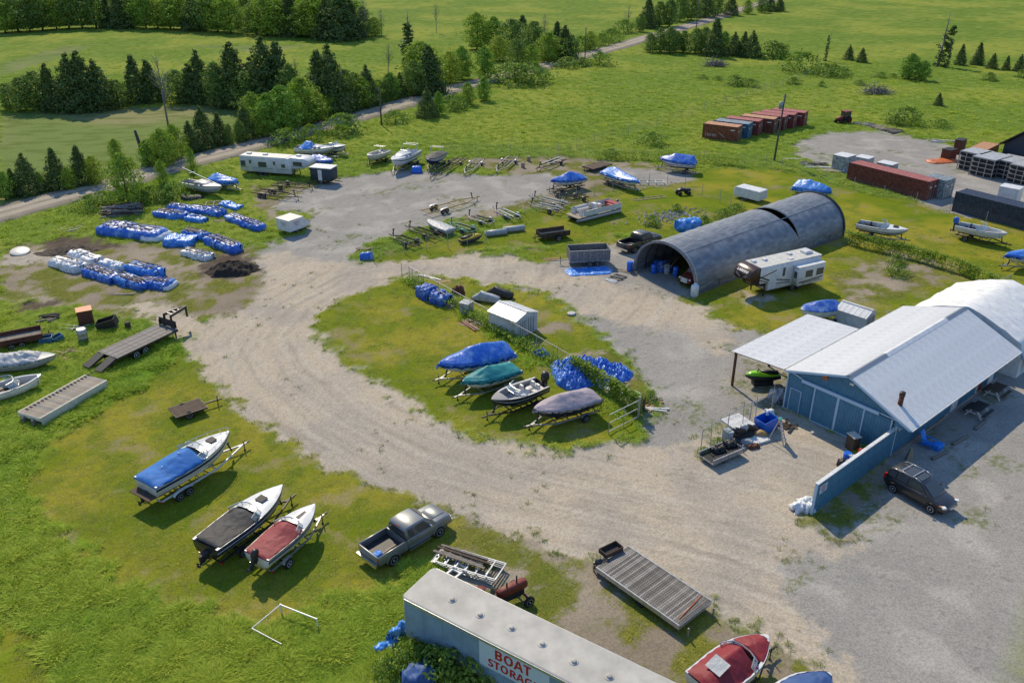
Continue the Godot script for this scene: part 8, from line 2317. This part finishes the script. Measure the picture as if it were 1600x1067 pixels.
# ---------------------------------------------------------------- chain link fences
func fence(label: String, line: Array, h: float, step: float, rail: bool, linked := true) -> Node3D:
	var p := pts(line)
	var o := thing("chain_link_fence", label, "fence", Vector3(p[0].x, 0, p[0].y))
	var post := nb()
	tube(post, Vector3(0, -0.1, 0), Vector3(0, h + 0.05, 0), 0.035, 0.035, 6)
	post.generate_normals()
	var pm := post.commit()
	for i in p.size() - 1:
		var d := p[i + 1] - p[i]
		var n := maxi(1, int(round(d.length() / step)))
		for k in n + (1 if i == p.size() - 2 else 0):
			var q := p[i] + d * k / n - p[0]
			inst(pm, "post", "galvanised", o).position = Vector3(q.x, 0, q.y)
		for k in n:
			var a := p[i] + d * k / n - p[0]
			var b := p[i] + d * (k + 1) / n - p[0]
			if rail: rod(o, "top_rail", "galvanised", Vector3(a.x, h, a.y), Vector3(b.x, h, b.y), 0.045, 0.045)
			if not linked: continue
			var st := SurfaceTool.new()
			st.begin(Mesh.PRIMITIVE_TRIANGLES)
			var w := a.distance_to(b)
			var c := [[a, 0.03, 0.0], [a, h, 0.0], [b, h, w], [a, 0.03, 0.0], [b, h, w], [b, 0.03, w]]
			for q in c:
				st.set_uv(Vector2(q[2], q[1]))
				st.add_vertex(Vector3(q[0].x, q[1], q[0].y))
			part(st, "mesh_panel", "chain_link", o)
	return o

func fences() -> void:
	fence("chain link fence running up the meadow behind the containers", [7.33, -134.4, 23.21, -150.55, 37.22, -167.5, 54.99, -189.01, 68.72, -205.2], 1.8, 4.5, false)
	fence("chain link fence along the back of the boat lot", [-11.23, -134.81, -0.3, -133.59, 7.03, -132.4, 15.95, -131.22, 29.51, -129.31, 35.26, -127.44, 38.17, -126.34, 39.97, -124.19, 44.63, -118.44, 49.84, -110.79, 55.87, -104.47, 60.06, -94.64], 1.8, 5.5, false)
	fence("chain link fence across the lawn behind the pontoon boat", [1.62, -103.18, 8.54, -109.93, 16.53, -115.89, 22.03, -117.8, 23.85, -114.35, 27.49, -108.8, 29.24, -104.47], 1.8, 3.0, false)
	fence("chain link fence along the middle of the driveway loop", [-10.63, -81.77, -3.95, -73.25, 2.11, -65.6, 5.51, -61.04, 9.72, -55.25], 1.7, 3.0, true)
	fence("loose chain link panel at the end of the loop fence", [-11.5, -82.46, -10.21, -80.91, -9.38, -79.24], 1.8, 2.0, false)
	fence("chain link fence along the edge of the boat lot", [-15.27, -87.61, -12.11, -90.19, -7.31, -91.63, -2.97, -93.33], 1.6, 3.0, false)
	fence("chain link fence round the junk corner by the workshop", [13.39, -50.51, 15.74, -52.67, 19.83, -55.81], 1.8, 2.4, true)
	fence("vine grown chain link fence across the side lawn", [38.58, -93.76, 44.11, -88.79, 47.74, -84.42, 49.31, -79.74], 1.5, 3.0, false)
	fence("short chain link return at the end of the vine grown fence", [45.47, -75.62, 50.42, -79.74], 1.6, 3.0, true)
	var g := thing("tube_gate", "open tubular chain link gate at the end of the loop", "gate", Vector3(7.08, 0, -52.67))
	var e: Vector3 = Vector3(9.45, 0, -54.7) - Vector3(7.08, 0, -52.67)
	for y in [0.25, 1.0, 1.7]: rod(g, "rail", "aluminium", Vector3(0, y, 0), Vector3(e.x, y, e.z), 0.05, 0.05)
	for t in [0.0, 0.5, 1.0]: rod(g, "stile", "galvanised", Vector3(e.x * t, 0.05, e.z * t), Vector3(e.x * t, 1.72, e.z * t), 0.05, 0.05)
	var gp := nb()
	tube(gp, Vector3(e.x, 0, e.z) * 1.03, Vector3(e.x * 1.03, 2.0, e.z * 1.03), 0.09, 0.09, 10)
	part(gp, "gate_post", "galvanised", g)

# ---------------------------------------------------------------- plants
func leaf_face(st: SurfaceTool, c: Vector3, s: float, r: RandomNumberGenerator, col: Color, out: Vector3) -> void:
	var n := (out + Vector3(r.randfn(), r.randfn() + 0.35, r.randfn()) * 0.75).normalized()
	var x := n.cross(Vector3(r.randfn(), r.randfn(), r.randfn())).normalized() * s
	var y := n.cross(x) * r.randf_range(0.55, 0.95)
	st.set_color(col)
	for q in [-x, y * 0.8, x, -x, x, -y * 0.8]: st.add_vertex(c + q)

# crown of leaf clumps; shape: list of [height share, radius share]; drawn for a plant 1 m high scaled by h
func crown_mesh(h: float, rad: float, shape: Array, clumps: int, leaves: int, size: float, lo: Color, hi: Color, sd: int, ragged := 0.25, hollow := 0.55) -> ArrayMesh:
	var r := RandomNumberGenerator.new()
	r.seed = sd
	var st := nb()
	for i in clumps:
		var t := 1.0 - pow(r.randf(), 0.62) if shape[-1][1] < 0.05 else r.randf()
		var a := r.randf() * TAU
		var rr := prof(t, shape) * rad
		var k := lerpf(hollow, 1.0, sqrt(r.randf())) * (1.0 + ragged * r.randfn() * 0.5)
		var c := Vector3(cos(a) * rr * k, t * h, sin(a) * rr * k)
		var tint := lo.lerp(hi, clampf(r.randf() * 0.8 + 0.1 + 0.1 * r.randfn(), 0.0, 1.0))
		var cs := (rad * r.randf_range(0.12, 0.26)) * (0.25 + 0.75 * rr / rad) + size * 0.4
		var out := Vector3(cos(a), 0.35, sin(a))
		for j in leaves:
			var p := c + Vector3(r.randfn(), r.randfn() * 0.75, r.randfn()) * cs * 0.6
			if p.y < 0.02: p.y = 0.02 + r.randf() * 0.1
			leaf_face(st, p, size * r.randf_range(0.6, 1.25), r, tint.lerp(lo.lerp(hi, r.randf()), 0.35), out)
	st.generate_normals()
	return st.commit()

func trunk_mesh(h: float, r0: float, limbs: int, spread: float, sd: int) -> ArrayMesh:
	var r := RandomNumberGenerator.new()
	r.seed = sd
	var st := nb(true)
	var top := Vector3(r.randfn() * 0.05, 1, r.randfn() * 0.05) * h * 0.85
	tube(st, Vector3(0, -0.2, 0), top * 0.5, r0, r0 * 0.65, 7)
	tube(st, top * 0.5, top, r0 * 0.65, r0 * 0.12, 7)
	for i in limbs:
		var t := r.randf_range(0.25, 0.85)
		var a := r.randf() * TAU
		var l := spread * r.randf_range(0.5, 1.0) * (1.1 - t)
		var s := top * t
		var e := s + Vector3(cos(a) * l, l * r.randf_range(0.5, 1.3), sin(a) * l)
		tube(st, s, e, r0 * 0.4 * (1.0 - t * 0.6), r0 * 0.1, 5)
		if limbs > 12:
			for k in 3:
				var q := s.lerp(e, r.randf_range(0.3, 0.9))
				tube(st, q, q + Vector3(r.randfn(), absf(r.randfn()) + 0.3, r.randfn()) * l * 0.28, r0 * 0.11, r0 * 0.03, 4)
	st.generate_normals()
	return st.commit()

var plant_kinds := {}

func plant_variants() -> void:
	var cone := [[0.0, 0.9], [0.1, 1.0], [0.45, 0.66], [0.75, 0.32], [0.92, 0.1], [1.0, 0.02]]
	var round_ := [[0.0, 0.6], [0.18, 0.92], [0.45, 1.0], [0.78, 0.7], [1.0, 0.15]]
	var shrub := [[0.0, 1.0], [0.35, 1.0], [0.7, 0.75], [1.0, 0.15]]
	var k := []
	for i in 4: k.append([crown_mesh(8.0, 2.3 + 0.25 * i, cone, 420, 11, 0.19, Color(0.05, 0.095, 0.022), Color(0.17, 0.23, 0.055), 100 + i, 0.22, 0.35), trunk_mesh(8, 0.16, 3, 0.8, 120 + i), "bark"])
	plant_kinds["cedar"] = k
	k = []
	for i in 5: k.append([crown_mesh(6.6, 2.3 + 0.2 * (i % 3), round_, 360, 13, 0.17, Color(0.11 + 0.03 * (i % 3), 0.23, 0.02), Color(0.30 + 0.09 * (i % 3), 0.46 + 0.04 * (i % 3), 0.05), 140 + i, 0.55, 0.4), trunk_mesh(7, 0.17, 9, 2.6, 160 + i), "bark"])
	plant_kinds["leafy"] = k
	k = []
	for i in 3: k.append([crown_mesh(6.8, 2.2 + 0.3 * i, round_, 340, 12, 0.17, Color(0.08, 0.16, 0.022), Color(0.25, 0.34, 0.06), 170 + i, 0.55, 0.35), trunk_mesh(7.4, 0.17, 9, 2.4, 180 + i), "bark"])
	plant_kinds["dark_leafy"] = k
	k = []
	for i in 4: k.append([crown_mesh(1.9, 1.5 + 0.2 * i, shrub, 110, 10, 0.12, Color(0.11, 0.19, 0.02), Color(0.30, 0.40, 0.06), 190 + i, 0.3, 0.3), trunk_mesh(1.8, 0.05, 6, 1.0, 195 + i), "bark"])
	plant_kinds["shrub"] = k
	k = []
	for i in 3: k.append([null, trunk_mesh(9.0, 0.17, 26, 3.4, 200 + i), "dead_wood"])
	plant_kinds["bare"] = k
	k = []
	for i in 2: k.append([crown_mesh(6.0, 0.75, [[0.0, 1.0], [0.5, 0.75], [1.0, 0.35]], 110, 9, 0.16, Color(0.05, 0.09, 0.02), Color(0.14, 0.2, 0.04), 220 + i, 0.4, 0.2), trunk_mesh(9.0, 0.15, 14, 1.2, 230 + i), "dead_wood"])
	plant_kinds["ivy"] = k

func plant(kind: String, q: Array, wide: float, label: String, group: String, lean := 0.0) -> void:
	var v: Array = plant_kinds[kind]
	var g: Array = v[rng.randi() % v.size()]
	var base := 2.0 if kind == "shrub" else 9.0 if kind in ["bare", "ivy"] else 8.0
	var s: float = q[2] / base
	var nm: String = {"cedar": "cedar_tree", "leafy": "leafy_tree", "dark_leafy": "leafy_tree", "shrub": "shrub", "bare": "bare_tree", "ivy": "ivy_clad_tree"}[kind]
	if group and kind != "bare":
		var size := "low " if q[2] < base * 0.5 else "young " if q[2] < base * 0.8 else "mid-height " if q[2] < base * 1.15 else "tall "
		label = size + ("slender " if wide < 1.0 else "full " if wide < 1.15 else "broad ") + label.trim_prefix("tall ")
	var o := thing(nm, label, "shrub" if kind == "shrub" else "tree", Vector3(q[0], 0, q[1]), rng.randf() * TAU, group)
	if lean: o.rotation = Vector3(0, 0, lean)
	o.scale = Vector3(s * wide, s, s * wide)
	inst(g[1], "trunk", g[2], o)
	if g[0]:
		var c := inst(g[0], "crown", "leaf", o)
		if kind in ["leafy", "dark_leafy"]: c.position.y = 0.7

func vines(label: String, line: Array, h: float, thick: float, count: int, sd: int) -> void:
	var p := pts(line)
	var r := RandomNumberGenerator.new()
	r.seed = sd
	var st := nb()
	var total := 0.0
	for i in p.size() - 1: total += p[i].distance_to(p[i + 1])
	for i in count:
		var d := r.randf() * total
		var k := 0
		while k < p.size() - 2 and d > p[k].distance_to(p[k + 1]):
			d -= p[k].distance_to(p[k + 1])
			k += 1
		var q := p[k].lerp(p[k + 1], d / p[k].distance_to(p[k + 1])) - p[0]
		var dens := n01(q.x, q.y, 0.8, sd)
		if r.randf() > dens * 1.5: continue
		var c := Vector3(q.x + r.randfn() * thick * 0.5, absf(h * (1.0 - pow(r.randf(), 1.7)) + r.randfn() * 0.08), q.y + r.randfn() * thick * 0.5)
		var tint := Color(0.14, 0.24, 0.02).lerp(Color(0.38, 0.46, 0.05), r.randf())
		leaf_face(st, c, r.randf_range(0.06, 0.13), r, tint, Vector3.UP * 0.5)
	one(st, "vine_hedge", "leaf", label, "hedge", Vector3(p[0].x, 0, p[0].y))

func trees() -> void:
	plant_variants()
	var far := "woodland edge across the far field"
	var r := RandomNumberGenerator.new()
	r.seed = 77
	# far wood: two ragged rows
	for q in [[-163.22, -289.51, 11.49], [-160.84, -292.86, 13.12], [-157.95, -294.57, 10.33], [-154.61, -296.3, 13.64], [-151.66, -299.81, 11.07], [-148.23, -301.59, 12.89], [-144.76, -303.4, 11.59], [-140.02, -303.4, 13.54], [-136.49, -305.22, 10.26], [-131.41, -303.4, 12.76], [-127.53, -303.4, 10.8], [-122.53, -301.59, 13.27], [-118.67, -301.59, 10.15], [-113.75, -299.81, 12.24], [-109.91, -299.81, 13.78], [-104.48, -296.3, 11.34], [-100.13, -294.57, 13.38], [-95.84, -292.86, 11.23], [-90.68, -289.51, 12.99], [-81.55, -286.22, 10.25], [-77.05, -283, 13.09], [-73.03, -281.42, 11.75], [-69.22, -281.42, 14.3], [-65.07, -279.85, 11.51], [-61.15, -278.3, 13.8], [-56.59, -275.25, 12.95], [-52.39, -273.75, 15.19], [-49.12, -275.25, 11.88], [-46.3, -279.85, 9.32], [-43.17, -283, 6.06]]:
		plant(["cedar", "dark_leafy", "leafy", "leafy", "dark_leafy"][r.randi() % 5], q, r.randf_range(1.0, 1.35), "tall tree in the dense wood edge across the far field", far)
	for q in [[-174.39, -314.67, 13.99], [-167.43, -318.61, 14.56], [-160.31, -322.64, 14.72], [-151.63, -324.69, 14.6], [-141.98, -324.69, 14.18], [-131.99, -322.64, 14.72], [-122.12, -320.61, 14.43], [-112.16, -316.63, 13.87], [-101.83, -310.83, 13.44], [-88.18, -299.81, 11.07], [-78.8, -298.04, 15.05], [-70.36, -296.3, 15.92], [-61.67, -292.86, 16.13], [-53.58, -289.51, 15.59]]:
		plant(["dark_leafy", "cedar", "leafy"][r.randi() % 3], q, r.randf_range(1.0, 1.3), "tall dark tree deeper in the wood across the far field", far)
	plant("bare", [-40.72, -279.85, 10.42], 0.7, "slender bare tree at the end of the far wood", far)
	plant("bare", [-44.84, -276.77, 14.62], 0.6, "tall bare tree rising above the far wood end", far)
	plant("bare", [-24.32, -289.51, 11.49], 0.5, "lone bare tree between the far fields", "bare trees among the fields")
	# row between field and road
	var hedge := "tree row between the fields and the road"
	for q in [[-89.41, -168.71, 8.88], [-85.16, -168.71, 10.51], [-82.91, -168.71, 11.21], [-80.7, -169.94, 9.17], [-75.4, -175.02, 9.63], [-73.06, -176.33, 8.72], [-65, -176.33, 7.74], [-62.92, -176.33, 10.18], [-54.96, -173.08, 12.27], [-51.55, -173.72, 9.33], [-48.34, -171.18, 13.55], [-45.43, -171.18, 12.74], [-36.73, -166.3, 11.76], [-34.41, -165.12, 12.59], [-28.66, -172.44, 7.84], [-23.25, -181.77, 5.16], [-17.35, -184.6, 10.57]]:
		plant("cedar", q, r.randf_range(0.95, 1.25), "dark conical cedar in the row between field and road", hedge)
	for q in [[-97.9, -168.71, 5.33], [-94.28, -167.5, 6.72], [-92.15, -168.71, 7.7], [-77.69, -171.18, 5.64], [-67.14, -175.02, 6.96], [-58.34, -172.44, 8.8], [-56.56, -172.44, 7.6], [-51.45, -168.71, 7.7], [-42.15, -166.3, 9.47], [-32.47, -168.71, 8.17], [-31.08, -172.44, 6.88], [-27.04, -176.33, 4.78], [-25.04, -179.01, 5.6], [-20.31, -181.77, 7.94]]:
		plant("dark_leafy", q, r.randf_range(0.95, 1.3), "dark leafy tree in the row between field and road", hedge)
	for q in [[-47.63, -158.34, 5.74], [-41.26, -146.2, 7.91], [-39.53, -149.07, 8.67], [-37.73, -155.14, 9.17], [-35.84, -158.34, 6.19], [-29.41, -169.94, 6.56], [-27.7, -173.72, 5.46], [-24.78, -179.01, 5.85], [-19.32, -188.26, 11.13], [-13.85, -197.61, 7.57], [-11.52, -202.61, 8.01], [-6.37, -203.47, 7.9], [-43.26, -150.55, 4.97], [-33.85, -162.81, 4.71]]:
		plant("leafy", q, r.randf_range(0.9, 1.25), "bright green leafy tree in the row beside the road", hedge)
	for q in [[-43.21, -145.26, 5.36], [-40.89, -150.06, 5.07], [-38.77, -153.58, 5.49], [-36.68, -156.73, 5.36], [-31.94, -165.71, 4.9], [-30.47, -168.71, 4.85], [-25.57, -176.99, 4.67], [-21.69, -184.6, 4.71], [-20.08, -187.52, 4.25], [-45.22, -141.62, 4.01], [-46.41, -139.86, 3.76], [-54.75, -126.34, 4.43], [-54.22, -128.55, 4.68]]: plant("leafy" if r.randf() < 0.65 else "dark_leafy", q, r.randf_range(0.85, 1.15), "roadside leafy tree before the cedar row", hedge)
	for q in [[-62.27, -155.14, 14.94], [-29.45, -208.75, 8.92], [-50.9, -206.96, 5.47]]: plant("bare", q, 0.7, "grey bare tree standing above the cedar row", "bare trees among the fields")
	plant("ivy", [-24.48, -210.56, 17.08], 1.6, "big dead tree clad in ivy behind the cedar row", "bare trees among the fields")
	# near road, lower left
	for q in [[-65.98, -113.14, 5.46], [-62.83, -114.96, 5.88], [-60.3, -116.84, 5.77], [-51.31, -135.63, 5.08], [-50.35, -138.99, 6.6], [-48.26, -140.73, 5.43], [-45.02, -144.34, 5.75], [-15.86, -161.67, 5.61], [-67.29, -111.95, 3.87]]: plant("cedar", q, r.randf_range(0.9, 1.15), "dark cedar standing along the road verge", "cedars along the road verge")
	plant("leafy", [-50.11, -107.41, 7.48], 0.95, "round bright green tree beside the log pile", "")
	for q in [[-67.75, -110.21, 4.34], [-58.5, -116.84, 4.53], [-61.43, -130.84, 3.57], [-52.24, -126.34, 6.31], [-52.09, -130.84, 5.91], [-64.71, -113.74, 3.04], [-13.87, -163.96, 4.74], [-8.85, -173.72, 4.72], [-5.76, -177.66, 5.06], [-60.94, -114.35, 3.58]]: plant("leafy", q, r.randf_range(0.8, 1.1), "leafy green tree along the road verge", "leafy trees along the road verge")
	for q in [[-47, -111.95, 5.42], [-45.9, -120.08, 4.99]]: plant("leafy", q, 0.5, "slim young tree between the road and the boats", "young trees by the boats")
	# along the road, middle and right
	for q in [[-9.93, -251.65, 10.81], [-5.11, -254.22, 9.23], [0, -246.64, 9.32], [5.86, -239.46, 9.4], [9.24, -228.34, 8.11], [15.18, -228.34, 7.18], [22.04, -251.65, 5.46], [41.67, -292.86, 5.86], [50.11, -307.07, 8.52], [90.56, -349.02, 5.5], [97.23, -353.82, 6.03], [4.78, -220.11, 6.06], [-3.33, -230.48, 6.93], [1.29, -222.11, 7.02], [45.2, -246.64, 6.03], [47.51, -246.64, 6.03], [53.18, -246.64, 7.02], [57.96, -244.2, 6.31]]: plant("leafy" if r.randf() < 0.5 else "dark_leafy", q, r.randf_range(1.0, 1.4), "leafy tree in the clump by the road bend", "tree clumps by the road bend")
	for q in [[2.95, -256.85, 8.98], [11.86, -234.89, 9.56], [13.64, -230.48, 9.4], [45.67, -303.4, 10.01], [53.6, -307.07, 9.32], [59.83, -322.64, 10.58], [64.72, -326.77, 9.86], [71.54, -335.34, 10.09], [77.73, -342.05, 8.73], [83.09, -344.34, 8.11], [38.29, -246.64, 5.37], [40.95, -246.64, 6.69], [43.2, -244.2, 7.29], [50.23, -244.2, 6.96], [54.49, -239.46, 10.04], [59.66, -239.46, 6.2], [62.25, -239.46, 6.52], [63.91, -237.16, 6.79], [101.81, -358.75, 6.57], [105.6, -358.75, 6.1]]: plant("cedar" if r.randf() < 0.5 else "dark_leafy", q, r.randf_range(1.0, 1.3), "dark tree in the clump by the road bend", "tree clumps by the road bend")
	plant("bare", [37.5, -292.86, 10.08], 0.8, "forked bare tree beside the road clump", "bare trees among the fields")
	plant("bare", [9.39, -262.26, 10.87], 0.7, "thin bare tree above the road clump", "bare trees among the fields")
	for q in [[-29.31, -148.1, 3.72], [-21.33, -157.26, 2.31], [-11.74, -168.71, 2.93], [-10.63, -171.18, 2.23], [0.86, -196.8, 4.7], [4.38, -200.08, 4.48], [13.71, -220.11, 2.75], [17.68, -222.11, 2.46], [22.05, -224.15, 3.41], [-33.87, -143.42, 2.78], [-37.33, -140.73, 2.74], [36.06, -289.51, 4.26], [29.69, -267.89, 3.98], [26.03, -259.53, 3.52], [19.32, -249.12, 4.07], [-1.49, -205.2, 3.16]]: plant("shrub", q, r.randf_range(0.9, 1.5), "green shrub growing along the road ditch", "shrubs along the road ditch")
	# meadow on the far side
	for q in [[69.21, -237.16, 4.54], [70.46, -234.89, 4.19], [69.98, -214.29, 4.75], [73.77, -208.75, 2.92], [75.59, -206.96, 2.9], [79.23, -208.75, 1.75], [71.5, -156.2, 3.2], [69.45, -155.14, 1.83], [63.25, -196.8, 1.67], [68.54, -193.61, 1.37], [77.61, -195.19, 1.38], [86.06, -205.2, 1.44], [89.04, -205.2, 1.15], [109.73, -201.76, 1.99], [118.92, -205.2, 2.02], [76.62, -153.07, 1.58], [23.12, -140.73, 2.11], [15.55, -133.19, 1.22], [61.47, -244.2, 1.67], [44.17, -203.47, 1.15], [47.36, -201.76, 1.14], [49.65, -195.19, 2.48], [52.4, -193.61, 1.92]]: plant("shrub", q, r.randf_range(0.9, 1.5), "green bush scattered in the far meadow", "bushes in the far meadow")
	for q in [[88.3, -232.67, 3.84], [90.07, -228.34, 3.77], [84.84, -172.44, 2.73], [118.57, -218.13, 3.93], [121.04, -216.2, 3.6], [123.16, -214.29, 4.16], [113.5, -224.15, 5.25], [117.88, -224.15, 5.86]]: plant("cedar", q, r.randf_range(0.9, 1.2), "small dark cedar standing in the far meadow", "cedars in the far meadow")
	for q in [[91.91, -203.47, 6.23], [94.14, -201.76, 4.8]]: plant("leafy", q, 1.3, "pale green tree pair in the far meadow", "leafy trees in the far meadow")
	plant("ivy", [81.54, -230.48, 9.71], 0.6, "thin dead tree with ivy in the far meadow", "")
	plant("ivy", [107.07, -222.11, 14.99], 1.3, "tall leaning ivy clad tree in the far meadow", "", -0.2)
	plant("ivy", [108.41, -220.11, 9.33], 0.7, "lesser ivy clad trunk beside the tall leaning one", "")
	# round the yard
	for q in [[-3.85, -30.72, 1.84], [-2.99, -30.24, 2.08], [-1.89, -29.93, 1.99], [-0.94, -29.62, 1.48], [-5.16, -30.97, 1.67], [-6.21, -30.56, 1.14], [-4.72, -31.38, 1.33]]: plant("shrub", q, 0.9, "leafy bush growing against the storage trailer", "bushes against the storage trailer")
	for q in [[-47.69, -109.64, 2.09], [-45.34, -110.21, 2.45], [-54.02, -108.52, 1.73], [-54.5, -105.79, 2.04], [-48.28, -108.52, 1.91]]: plant("shrub", q, 1.2, "bush between the road and the bundles", "bushes beside the bundles")
	for q in [[23.54, -99.71, 1.31], [26.44, -102.17, 1.33], [28.41, -103.7, 1.51], [17.27, -99.71, 1.31], [21.21, -105.26, 1.02], [41.9, -86.85, 1.19], [10.83, -57.54, 0.81], [13.51, -49.95, 0.64], [14.78, -51.24, 0.65], [40.69, -83.52, 1.3], [42.2, -113.74, 1.26]]: plant("shrub", q, 1.1, "small weedy bush at the edge of the yard", "weedy bushes round the yard")
	vines("dense green vine growing over the loop fence", [4.93, -61.8, 7.15, -58.94, 9.69, -55.07], 1.75, 0.3, 9000, 5)
	vines("weeds growing along the middle loop fence", [-10.59, -81.42, -3.93, -72.96, 2.1, -65.36, 4.91, -61.58], 0.75, 0.7, 7000, 11)
	vines("straggling vine on the fence across the side lawn", [38.43, -93.33, 43.94, -88.39, 47.49, -83.88, 49.06, -79.24], 1.5, 0.35, 9000, 6)
	vines("vine tangle along the back lot fence", [12.96, -131.22, 19.88, -130.84, 29.36, -128.55, 35.08, -126.7], 1.3, 0.5, 5000, 8)

# ---------------------------------------------------------------- grass
func tuft_mesh(blades: int, rad: float, h: float, w: float, sd: int) -> ArrayMesh:
	var r := RandomNumberGenerator.new()
	r.seed = sd
	var st := nb()
	for i in blades:
		var a := r.randf() * TAU
		var p := Vector3(cos(a), 0, sin(a)) * rad * sqrt(r.randf())
		var l := h * r.randf_range(0.5, 1.1)
		var tip := p + Vector3(p.x * 1.2 + r.randfn() * 0.55 * h, l * 0.8, p.z * 1.2 + r.randfn() * 0.55 * h)
		var s := Vector3(-sin(a + r.randfn()), 0, cos(a + r.randfn())) * w
		st.set_color(Color.WHITE)
		for q in [p - s, p + s, tip]: st.add_vertex(q)
	st.generate_normals()
	return st.commit()

func scatter(n: String, label: String, me: Mesh, count: int, rmin: float, rmax: float, pick: Callable, sd: int, grow: float) -> void:
	var r := RandomNumberGenerator.new()
	r.seed = sd
	var tf := []
	var cs := []
	for i in count:
		var d := rmin * pow(rmax / rmin, r.randf())
		var a := r.randf_range(-0.74, 0.74)
		var x := sin(a) * d
		var z := -cos(a) * d
		var w := kinds_at(x, z)
		var q: Array = pick.call(x, z, w, r)
		if q[0] <= 0.0: continue
		var s: float = q[0] * (1.0 + grow * d / 100.0)
		tf.append(Transform3D(Basis(Vector3.UP, r.randf() * TAU).scaled(Vector3(s, s * r.randf_range(0.7, 1.15), s)), Vector3(x, ground_height(x, z, w) - 0.02, z)))
		cs.append(q[1])
	var mm := MultiMesh.new()
	mm.transform_format = MultiMesh.TRANSFORM_3D
	mm.use_colors = true
	mm.mesh = me
	mm.instance_count = tf.size()
	for i in tf.size():
		mm.set_instance_transform(i, tf[i])
		mm.set_instance_color(i, cs[i])
	var o := MultiMeshInstance3D.new()
	o.multimesh = mm
	o.material_override = M["grass"]
	o.name = n
	add_child(o)
	tag(o, label, "grass", "", "stuff")

func grass() -> void:
	scatter("tall_grass", "tall rough grass along the edges and the meadow", tuft_mesh(26, 0.24, 0.26, 0.022, 3), 200000, 25.0, 320.0, func(x, z, w, r):
		var k: float = w[LUSH] * 1.0 + w[MEADOW] * 0.68
		if k < 0.45 or r.randf() < smoothstep(90.0, 300.0, Vector2(x, z).length()): return [0.0, Color.BLACK]
		var n := n01(x, z, 0.3, 77.0)
		var b := n01(x, z, 0.04, 5.0)
		var c := Color(0.24, 0.39, 0.02).lerp(Color(0.46, 0.52, 0.05), clampf(b * 0.6 + n * 0.5 + r.randfn() * 0.15, 0.0, 1.0))
		return [(0.55 + 0.75 * n) * k, c], 9, 0.7)
	scatter("lawn_grass", "short patchy lawn grass of the yard", tuft_mesh(20, 0.2, 0.08, 0.016, 4), 110000, 27.0, 110.0, func(x, z, w, r):
		if w[LAWN] + w[SPARSE] * 0.5 < 0.5: return [0.0, Color.BLACK]
		var bare := n01(x, z, 0.14, 150.0) * 0.7 + n01(x, z, 0.55, 90.0) * 0.3
		if bare > 0.72 or (w[SPARSE] > 0.5 and n01(x, z, 0.22, 410.0) < 0.5): return [0.0, Color.BLACK]
		var m := n01(x, z, 0.11, 40.0)
		var c := Color(0.23, 0.29, 0.02).lerp(Color(0.44, 0.40, 0.06), clampf(m + r.randfn() * 0.2, 0.0, 1.0))
		return [r.randf_range(0.6, 1.2), c], 10, 0.5)
	scatter("edge_weeds", "weeds and tufts fringing the gravel and the fences", tuft_mesh(22, 0.14, 0.28, 0.016, 6), 60000, 27.0, 150.0, func(x, z, w, r):
		var hard: float = w[GRAVEL] + w[DIRT]
		if hard < 0.12 or hard > 0.9: 
			if not (hard > 0.9 and n01(x, z, 0.09, 310.0) > 0.66 and r.randf() < 0.12): return [0.0, Color.BLACK]
		if r.randf() < 0.35: return [0.0, Color.BLACK]
		var c := Color(0.16, 0.24, 0.03).lerp(Color(0.36, 0.35, 0.1), r.randf())
		return [r.randf_range(0.35, 1.0), c], 11, 0.3)
